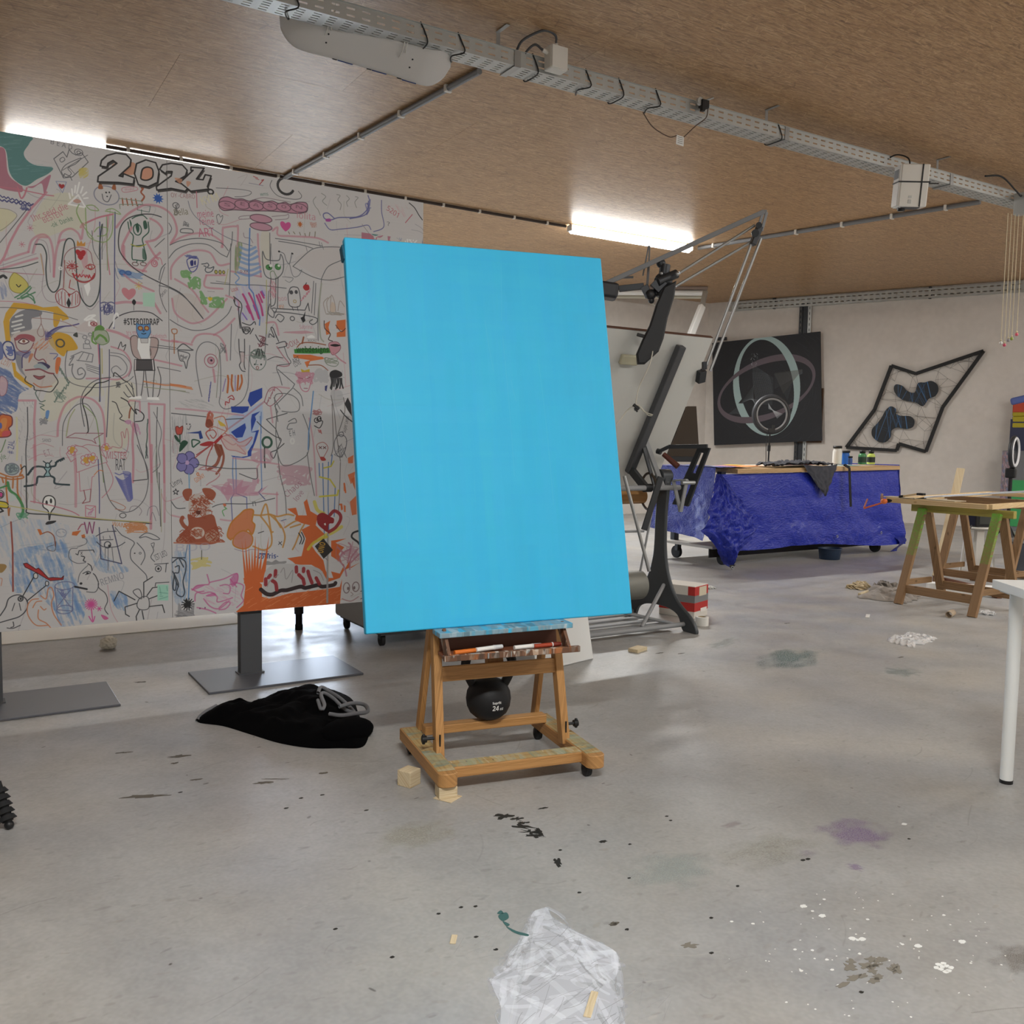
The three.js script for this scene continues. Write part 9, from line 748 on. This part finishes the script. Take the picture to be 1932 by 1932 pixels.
{
  // things at the right edge against the wall
  const wl2 = (name, label, cat, pts, z, th, mat) => { const s = mesh(name, extr(pts, th, 0.003), mat); onWall(s, z); return tag(s, label, cat); };
  const t = thing('colour_panel', 'tall leaning panel with blue, red and yellow quilted bands', 'panel'); onWall(t, 0.25);
  const [[u0, a], [, b], [, c], [, d], [, e]] = [[5.38,2.111],[5.388,1.956],[5.372,1.671],[5.367,1.463],[5.377,.653]]; const w = 0.9;
  mesh('red_band', rbox(w, a - b + 0.1, 0.05, [u0 + w / 2, (a + b) / 2, 0.03], [0, 0, 0], 0.02), std('#b5472f', 0.8), t); for (let i = 0; i < 3; i++) mesh('yellow_band', rbox(w, (b - c) / 3, 0.05, [u0 + w / 2, c + ((b - c) * (i + 0.5)) / 3 - 0.0, 0.03], [0, 0, 0], 0.03, 2), std('#a89a28', 0.8), t); mesh('grey_band', box(w, c - e, 0.03, [u0 + w / 2, (c + e) / 2, 0.03]), std('#76777a', 0.8), t); mesh('pattern_band', box(w, c - d + 0.5, 0.03, [u0 + w / 2 - 0.02, d - 0.0, 0.036]), std('#35384f', 0.8), t); mesh('blue_corner', [xf(rbox(0.28, 0.12, 0.08, [0, 0, 0], [0, 0, 0], 0.04, 2), [u0 + 0.1, a + 0.02, 0.04], [0, 0, 0.25])], std('#5a6aa8', 0.8), t);
  const G = [[5.284,1.305],[5.586,1.31],[5.619,.67],[5.286,.656]]; const gp = thing('green_panel', 'low grey panel with a mottled strip and a green foot', 'panel'); onWall(gp, 0.45); mesh('board', box(1.2, G[0][1], 0.03, [G[0][0] + 0.6, G[0][1] / 2, 0]), std('#6f7073', 0.8), gp); const mott = std('#ffffff', 0.8, 0, { map: canvasTex(128, 512, (x, w2, h2) => { x.fillStyle = '#7d7478'; x.fillRect(0, 0, w2, h2); for (let i = 0; i < 500; i++) { x.globalAlpha = 0.6; x.fillStyle = ['#a08088', '#6a7a9a', '#8a6a70', '#b09aa0', '#5a6070'][(rnd() * 5) | 0]; x.beginPath(); x.ellipse(rnd() * w2, rnd() * h2, rr(3, 14), rr(3, 14), 0, 0, 7); x.fill(); } x.globalAlpha = 1; }) }); mesh('mottled_strip', box(0.12, G[0][1] - 0.02, 0.034, [G[0][0] + 0.06, G[0][1] / 2, 0.004]), mott, gp); mesh('green_foot', box(1.0, 0.75, 0.034, [G[0][0] + 0.66, G[0][1] - 0.75 - 0.1, 0.006]), std('#3f9a5c', 0.8), gp);
  const L = thing('ring_light', 'ring light turned sideways on a black stand at the right edge', 'ring light', [[11.162,1.286,-6.307]][0], 0.3); mesh('ring', ring(0.175, 0.028, [0, 0, 0], [0, 0, 0], 12, 48), std('#2b2c30', 0.5), L); mesh('diffuser', ring(0.17, 0.019, [0, 0, 0.016], [0, 0, 0], 10, 48), std('#d8d8da', 0.4), L); const y = [[11.162,1.286,-6.307]][0][1]; mesh('pole', cyl([0, -0.19, -0.02], [0, -y + 0.25, -0.02], 0.022), M.black, L); mesh('head_joint', [rbox(0.09, 0.12, 0.12, [0, -0.26, -0.02], [0, 0, 0], 0.02)], M.black, L); for (let i = 0; i < 3; i++) { const a2 = i * 2.1 + 0.4; mesh('foot', cyl([0, -y + 0.4, -0.02], [Math.cos(a2) * 0.32, -y + 0.012, Math.sin(a2) * 0.32 - 0.02], 0.012), M.black, L); } void wl2;
}
// ---------- on the floor: jacket, cabinet, stains ----------
{
  // black jacket with grey piping, thrown down
  const J = thing('black_jacket', 'black jacket with grey piped hood lying crumpled on the floor', 'jacket');
  const O = smooth([[.928,-4.226],[1.015,-4.366],[1.072,-4.425],[1.123,-4.347],[1.259,-4.374],[1.437,-4.516],[1.571,-4.512],[1.668,-4.368],[1.682,-4.229],[1.602,-3.921],[1.58,-3.778],[1.514,-3.62],[1.444,-3.533],[1.364,-3.57],[1.266,-3.624],[1.169,-3.747],[1.086,-3.939],[1.013,-4.108]], 5);
  const cx = O.reduce((s, p) => s + p[0], 0) / O.length, cz = O.reduce((s, p) => s + p[1], 0) / O.length;
  const P = [], I = [], rings = 26, n = O.length; const ht = (x, z, k) => { const e = 1 - k, m = Math.min(1, e * 3); return Math.max(0.003, 0.04 * Math.pow(Math.min(1, e * 3.2), 0.6) + m * (0.03 * Math.abs(n2(x * 2.6 + 3, z * 3.4)) + 0.022 * Math.abs(n2(x * 5 + z * 3, z * 4 + 4)) + 0.003 * n2(x * 16, z * 16)) + 0.045 * Math.min(1, e * 4) * Math.exp(-(((x - 1.42) / 0.14) ** 2) - (((z + 4.1) / 0.18) ** 2))); };
  for (let j = 0; j <= rings; j++) { const k = j / rings; for (let i = 0; i < n; i++) { const x = cx + (O[i][0] - cx) * k, z = cz + (O[i][1] - cz) * k; P.push(x, ht(x, z, k), z); } } for (let i = 0; i < n; i++) P.push(O[i][0], 0.0, O[i][1]);
  for (let j = 0; j <= rings; j++) for (let i = 0; i < n; i++) { const a = j * n + i, b = j * n + ((i + 1) % n); I.push(a, a + n, b, b, a + n, b + n); }
  const g = new THREE.BufferGeometry(); g.setAttribute('position', new THREE.Float32BufferAttribute(P, 3)); g.setIndex(I); g.computeVertexNormals();
  const cloth = phys('#050506', 1, { specularIntensity: 0.15, side: THREE.DoubleSide }); mesh('body', g, cloth, J);
  const at = ([x, z], up) => { let d = 1e9, k = 1; for (const o of O) { const q = Math.hypot(o[0] - cx, o[1] - cz), w = Math.hypot(x - cx, z - cz); const ang = Math.abs(Math.atan2(o[1] - cz, o[0] - cx) - Math.atan2(z - cz, x - cx)); if (ang < d) { d = ang; k = Math.min(1, w / q); } } return [x, ht(x, z, k) + up, z]; };
  const pipe = std('#7f8084', 0.9); const piping = (px, r, up = 0.004) => mesh('piping', tube(px.map((p) => at(p, up)), r, px.length * 8, 6), pipe, J);
  piping([[1.458,-4.095],[1.492,-4.146],[1.518,-4.102],[1.535,-3.986],[1.555,-3.882],[1.511,-3.888],[1.491,-3.972],[1.469,-4.041],[1.439,-4.001],[1.419,-3.902],[1.396,-3.88],[1.415,-3.977]], 0.009, 0.012); piping([[.928,-4.226],[.963,-4.299],[1.017,-4.375],[1.061,-4.421]], 0.009, 0.003); piping([[1.206,-4.372],[1.303,-4.435],[1.437,-4.516]], 0.008, 0.0);
  const rim = (px, y) => mesh('piping', tube(px.map(([x, z], i) => [x, y[i], z]), 0.0095, 60, 6), pipe, J);
  rim([[1.413,-3.818],[1.447,-3.756],[1.511,-3.747],[1.581,-3.787],[1.592,-3.843],[1.54,-3.863],[1.472,-3.855]], [0.075, 0.08, 0.082, 0.07, 0.085, 0.095, 0.09]);
  mesh('hood', [xf(new THREE.SphereGeometry(0.13, 26, 14), [[1.444,-3.684]].map(([x, z]) => [x, 0.03, z])[0], [0, 0.3, 0], [1.0, 0.42, 0.7])], cloth, J);
}
{
  // crumpled paper ball behind the board
  const g = mergeVertices((() => { const k = new THREE.IcosahedronGeometry(0.045, 4); k.deleteAttribute('uv'); k.deleteAttribute('normal'); return k; })()), p = g.attributes.position; for (let i = 0; i < p.count; i++) { const v = V(p.getX(i), p.getY(i), p.getZ(i)), s = 0.82 + 0.3 * Math.abs(n3(v.x * 38, v.y * 38, v.z * 38)) + 0.16 * n3(v.x * 90, v.y * 90, v.z * 90); p.setXYZ(i, v.x * s * 1.15, Math.max(-0.036, v.y * s), v.z * s); } g.computeVertexNormals();
  const m = mesh('paper_ball', toCreasedNormals(g, 0.5), std('#efe9d8', 0.85)); m.position.set(...[[.79,0,-5.975]][0]); m.position.y = 0.036; tag(m, 'crumpled cream paper ball on the floor behind the doodle board', 'paper ball');
}
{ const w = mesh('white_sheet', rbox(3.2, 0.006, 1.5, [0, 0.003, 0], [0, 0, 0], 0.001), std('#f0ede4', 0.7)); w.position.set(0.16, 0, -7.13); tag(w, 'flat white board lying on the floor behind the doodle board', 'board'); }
{
  // grey cabinet on castors behind the board, black table leg beside it
  const c = thing('rolling_cabinet', 'light grey metal cabinet on castors behind the doodle board', 'cabinet', [2.57, 0, -5.58], 0.0); mesh('body', rbox(0.66, 0.56, 0.75, [0, 0.37, 0.0], [0, 0, 0], 0.02, 2), std('#b2b1b1', 0.5), c); mesh('drawer', rbox(0.6, 0.2, 0.02, [0, 0.5, 0.38]), std('#a6a6a8', 0.5), c); mesh('plinth', rbox(0.6, 0.03, 0.7, [0, 0.088, 0]), M.darkGrey, c); for (const [x, z] of [[-0.27, 0.3], [0.27, 0.3], [-0.27, -0.3], [0.27, -0.3]]) { const k = mesh('castor', [cyl([x - 0.012, 0.036, z], [x + 0.012, 0.036, z], 0.036, 0.036, 18)], M.rubber, c); mesh('castor_fork', [rbox(0.04, 0.05, 0.04, [x, 0.072, z])], M.darkSteel, k); }
  const b = thing('black_table', 'black table whose round leg shows under the doodle board', 'table', [2.0, 0, -6.0], 0); mesh('table_top', rbox(1.5, 0.03, 1.3, [0.65, 0.745, -0.55], [0, 0, 0], 0.004), M.black, b); for (const [x, z] of [[0, 0], [1.3, 0], [0, -1.1], [1.3, -1.1]]) { const l = mesh('leg', cyl([x, 0.11, z], [x, 0.73, z], 0.031, 0.031, 20), M.black, b); mesh('adjustable_foot', [cyl([x, 0.0, z], [x, 0.035, z], 0.026, 0.026, 20), cyl([x, 0.035, z], [x, 0.11, z], 0.023, 0.023, 20)], M.rubber, l); }
}
{
  // ribbed black rubber foot of a stand at the left edge
  const f = thing('tripod_stand', 'tripod stand whose ribbed black rubber foot shows at the left edge', 'tripod'); const a = vec([[.13,.021,-3.341]][0]), b = vec([[.101,.123,-3.392]][0]); a.y = 0.012; const d = b.clone().sub(a).normalize(), at = (k) => a.clone().addScaledVector(d, k).toArray(); mesh('tip', [ball(0.015, at(0.004)), cyl(at(0), at(0.03), 0.012)], M.black, f); for (let i = 0; i < 5; i++) mesh('rib', [cyl(at(0.02 + i * 0.023), at(0.036 + i * 0.023), 0.03, 0.022, 18)], M.rubber, f); mesh('core', cyl(at(0.015), at(0.15), 0.017), M.rubber, f); mesh('stand_leg', cyl(at(0.13), at(0.75), 0.014), M.darkSteel, f); const top = at(0.75); for (const [dx, dz] of [[-0.42, -0.1], [-0.1, 0.42]]) { mesh('stand_leg', cyl([top[0] + dx, 0.02, top[2] + dz], top, 0.014), M.darkSteel, f); mesh('rubber_tip', ball(0.02, [top[0] + dx, 0.02, top[2] + dz]), M.rubber, f); } mesh('stand_pole', cyl([top[0], top[1] - 0.1, top[2]], [top[0], top[1] + 0.5, top[2]], 0.016), M.darkSteel, f);
}
// ---- paint and dirt on the concrete: thin films with their own outline
const stain = (pts, mat, t = 0.0006) => mesh('paint_stain', onFloor(pts, t), mat, floor);
const ST = { black: std('#26241f', 0.7), grey: std('#5d574e', 0.8), white: std('#e8e8e4', 0.6), purple: std('#8f6aa0', 0.8, 0, { transparent: true, opacity: 0.5 }), teal: std('#3f6664', 0.75), brown: std('#7d776c', 0.8) };
{
  const spot = (list, mat, rough = 0.35) => { for (const [x, z, rx, rz, turn] of list) stain(blob(x, z, rx, rz, rough, 20, turn || 0), mat); };
  const F = (p, rx, rz, turn) => p.map(([x, z]) => [x, z, rx, rz, turn]);
  spot(F([[1.607,-2.627]], 0.03, 0.018, 0.3), ST.black, 0.7); spot(F([[1.636,-2.585],[1.64,-2.548]], 0.016, 0.012, 0.2), ST.black, 0.9); spot(F([[1.617,-2.521]], 0.035, 0.014, 0.9), ST.black, 0.9); spot(F([[1.618,-2.472],[1.618,-2.434]], 0.024, 0.014, 0.7), ST.black, 0.9); spot(F([[1.646,-2.456]], 0.01, 0.026, 0.3), ST.black, 0.6); spot(F([[1.767,-2.617]], 0.018, 0.006, 0.1), ST.black, 0.5); spot(F([[1.573,-2.241]], 0.012, 0.026, 0.4), ST.black, 0.6); spot(F([[1.787,-2.292]], 0.014, 0.008, 0.2), ST.black, 0.3); spot(F([[1.52,-2.055],[1.629,-2.31],[1.851,-2.233],[1.702,-2.052],[2.107,-2.344],[2.095,-2.31],[1.951,-1.852],[1.753,-1.757],[1.501,-1.865],[1.513,-1.827],[1.63,-1.629],[2.693,-1.8],[1.823,-1.323],[1.182,-2.152],[1.22,-2.137],[1.111,-2.153],[1.158,-1.92],[1.143,-1.998],[.914,-2.022],[.838,-2.22]], 0.006, 0.0045), ST.black, 0.3); spot(F([[2.256,-1.871],[2.276,-1.868]], 0.009, 0.006), ST.black, 0.2); spot(F([[1.5,-1.868]], 0.014, 0.009), ST.grey, 0.3); spot(F([[1.604,-1.684]], 0.02, 0.01, 0.4), ST.brown, 0.6); spot(F([[5.032,-3.48],[3.754,-4.284],[3.864,-4.21],[5.239,-4.577],[5.08,-5.359]], 0.025, 0.008), ST.grey, 0.5);
  spot(F([[.758,-3.795]], 0.035, 0.016, 0.2), ST.grey, 0.5); spot(F([[.729,-3.719]], 0.015, 0.008), ST.grey, 0.5); spot(F([[.558,-3.42]], 0.085, 0.014, 0.35), ST.grey, 0.5); spot(F([[.979,-3.338]], 0.03, 0.01, 0.4), ST.grey, 0.6); spot(F([[1.025,-3.356]], 0.05, 0.003, 0.5), ST.grey, 0.4); spot(F([[1.205,-3.326]], 0.016, 0.009), ST.grey, 0.4); spot(F([[.761,-3.497]], 0.022, 0.006, 0.2), ST.grey, 0.4); spot(F([[.571,-3.949]], 0.03, 0.006, 0.3), ST.grey, 0.6); spot(F([[.823,-5.071]], 0.03, 0.01, 0.2), ST.grey, 0.5); spot(F([[1.126,-3.118],[1.212,-2.909],[1.049,-3.127],[.974,-3.065],[.683,-3.396]], 0.008, 0.005), ST.black, 0.3);
  spot(F([[2.027,-1.672],[2.031,-1.61],[2.005,-1.49],[2.026,-1.475],[2.126,-1.379],[2.247,-1.333],[2.786,-1.883]], 0.011, 0.008), ST.white, 0.2); spot(F([[2.111,-1.669],[2.028,-1.641],[1.831,-1.677],[1.788,-1.715],[2.125,-1.533],[1.864,-1.458],[1.83,-1.531],[1.867,-1.506],[2.011,-1.478],[2.332,-1.44],[2.097,-1.405],[1.839,-1.421],[1.768,-1.457],[1.96,-1.433]], 0.005, 0.004), ST.white, 0.25); spot(F([[2.093,-1.3],[2.093,-1.289],[2.105,-1.285],[2.108,-1.275],[2.09,-1.27],[2.079,-1.271],[2.079,-1.284],[2.076,-1.294],[2.109,-1.296]], 0.008, 0.006), ST.white, 0.2);
  { const [[X, Z]] = [[2.025,-1.453]]; const o = []; for (let i = 0; i < 90; i++) { const a = rr(0, 6.28), r = Math.sqrt(rnd()) * 0.36; o.push(onFloor(blob(X + Math.cos(a) * r * 1.2, Z + Math.sin(a) * r * 0.8, rr(0.0012, 0.004), rr(0.0012, 0.003), 0.2, 7), 0.0005)); } mesh('paint_specks', o, ST.white, floor).userData.kind = 'stuff'; }
  { const [[X, Z]] = [[1.897,-1.387]]; for (let i = 0; i < 16; i++) stain(blob(X + rr(-0.11, 0.11), Z + rr(-0.05, 0.06), rr(0.008, 0.022), rr(0.006, 0.014), 0.5, 16), ST.brown); }
  // soft sprayed patches: a cloud of fine flecks with see-through film
  const cloud = (p, rx, rz, color, alpha, turn = 0) => { const tex = canvasTex(512, 512, (x) => { x.fillStyle = '#000'; x.fillRect(0, 0, 512, 512); const k = rr(0, 99), im = x.getImageData(0, 0, 512, 512); for (let j = 0; j < 512; j++) for (let i = 0; i < 512; i++) { const u = (i - 256) / 256, v = (j - 256) / 256, r = Math.hypot(u, v) + 0.26 * n2(u * 1.6 + k, v * 1.6) + 0.07 * n2(u * 5 + k, v * 5); const q = Math.max(0, Math.min(1, (0.85 - r) * 1.9)) * (0.6 + 0.4 * n2(u * 18 + k, v * 18)) * (0.75 + 0.5 * rnd()); const w = Math.max(0, Math.min(255, q * 255 * alpha)), o = (j * 512 + i) * 4; im.data[o] = im.data[o + 1] = im.data[o + 2] = w; im.data[o + 3] = 255; } x.putImageData(im, 0, 0); }, false); const g = new THREE.PlaneGeometry(rx * 2, rz * 2); g.rotateX(-Math.PI / 2); const m = mesh('spray_patch', g, std(color, 0.8, 0, { alphaMap: tex, transparent: true }), floor); m.position.set(p[0][0], 0.0005, p[0][1]); m.rotation.y = turn; };
  cloud([[2.57,-1.921]], 0.15, 0.14, '#9272a4', 0.62, 0.3); cloud([[2.362,-1.756]], 0.03, 0.035, '#9272a4', 0.6); cloud([[2.31,-1.896]], 0.04, 0.03, '#9a7aa4', 0.35); cloud([[4.379,-3.794]], 0.42, 0.2, '#5d7a78', 0.75, 0.4); cloud([[4.695,-3.242]], 0.14, 0.12, '#6a827e', 0.5); cloud([[1.857,-2.03]], 0.2, 0.13, '#9fb0ac', 0.4); cloud([[4.326,-4.309]], 0.25, 0.08, '#7d9490', 0.35, 0.4); cloud([[2.299,-1.208]], 0.1, 0.07, '#6a5c4a', 0.5); cloud([[2.255,-2.179]], 0.06, 0.03, '#8a6a72', 0.35); cloud([[1.27,-2.646]], 0.2, 0.12, '#a8a070', 0.28); cloud([[2.213,-1.973]], 0.24, 0.12, '#8f8a66', 0.25); cloud([[8.393,-4.834]], 0.1, 0.1, '#d06a34', 0.8); cloud([[1.397,-4.952]], 0.05, 0.04, '#7a5a88', 0.4);
  // brushed white patch in the foreground, and teal brush marks
  const wt = [[1.314,-2.001],[1.353,-2.034],[1.389,-2.034],[1.371,-1.968],[1.388,-1.88],[1.419,-1.76],[1.39,-1.708],[1.326,-1.642],[1.29,-1.579],[1.201,-1.449],[.976,-1.581],[1.047,-1.71],[1.081,-1.81],[1.134,-1.83],[1.206,-1.87],[1.264,-1.922]]; const xs = wt.map((p) => p[0]), zs = wt.map((p) => p[1]), x0 = Math.min(...xs), x1 = Math.max(...xs), z0 = Math.min(...zs), z1 = Math.max(...zs);
  const brushed = (colour) => canvasTex(1024, 1024, (x) => { const U = (p) => [((p[0] - x0) / (x1 - x0)) * 1024, ((p[1] - z0) / (z1 - z0)) * 1024]; x.fillStyle = colour ? '#c9ccd4' : '#000'; x.fillRect(0, 0, 1024, 1024); const s0 = seed; seed = 4242; x.save(); if (!colour) { x.beginPath(); smooth(wt.map(U), 4).forEach((p, i) => (i ? x.lineTo(...p) : x.moveTo(...p))); x.closePath(); x.fillStyle = '#cfcfcf'; x.fill(); } for (let i = 0; i < 260; i++) { const a = U(wt[(rnd() * wt.length) | 0]), b = U(wt[(rnd() * wt.length) | 0]), k = rr(0.1, 0.9), L = rr(0.1, 0.35); const p = [a[0] + (b[0] - a[0]) * k, a[1] + (b[1] - a[1]) * k], dx = (b[0] - a[0]) * L, dy = (b[1] - a[1]) * L; x.globalAlpha = rr(0.15, 0.5); x.strokeStyle = colour ? (rnd() < 0.7 ? '#dfe3ea' : '#b4b6bc') : rnd() < 0.85 ? '#fff' : '#777'; x.lineWidth = rr(6, 46); x.lineCap = 'round'; x.beginPath(); x.moveTo(p[0] - dx / 2, p[1] - dy / 2); x.quadraticCurveTo(p[0] + rr(-40, 40), p[1] + rr(-40, 40), p[0] + dx / 2, p[1] + dy / 2); x.stroke(); } for (let i = 0; i < 90; i++) { x.globalAlpha = 0.5; x.strokeStyle = colour ? '#8d8d92' : '#666'; x.lineWidth = rr(1, 2.4); const X = rr(150, 900), Y = rr(60, 1000), a = rr(-0.7, 0.3), L = rr(60, 260); x.beginPath(); x.moveTo(X, Y); x.quadraticCurveTo(X + Math.cos(a) * L * 0.5, Y + Math.sin(a) * L * 0.5 + rr(-20, 20), X + Math.cos(a) * L, Y + Math.sin(a) * L); x.stroke(); } x.restore(); seed = s0; }, colour);
  const g = new THREE.PlaneGeometry(x1 - x0, z1 - z0); g.rotateX(-Math.PI / 2); const m = mesh('brushed_paint', g, std('#ffffff', 0.6, 0, { map: brushed(true), alphaMap: brushed(false), transparent: true }), floor); m.position.set((x0 + x1) / 2, 0.0007, (z0 + z1) / 2);
  for (const p of [[[1.249,-2.061],[1.277,-2.065],[1.268,-2.037],[1.245,-2.031]], [[1.239,-2.003],[1.251,-1.968],[1.27,-1.937],[1.263,-1.932],[1.241,-1.965]], [[1.245,-2.031],[1.252,-2.005],[1.241,-2.002]], [[1.252,-2.072],[1.27,-2.082],[1.267,-2.063]]]) stain(smooth(p, 4), ST.teal);
}
renderer.render(scene, camera);
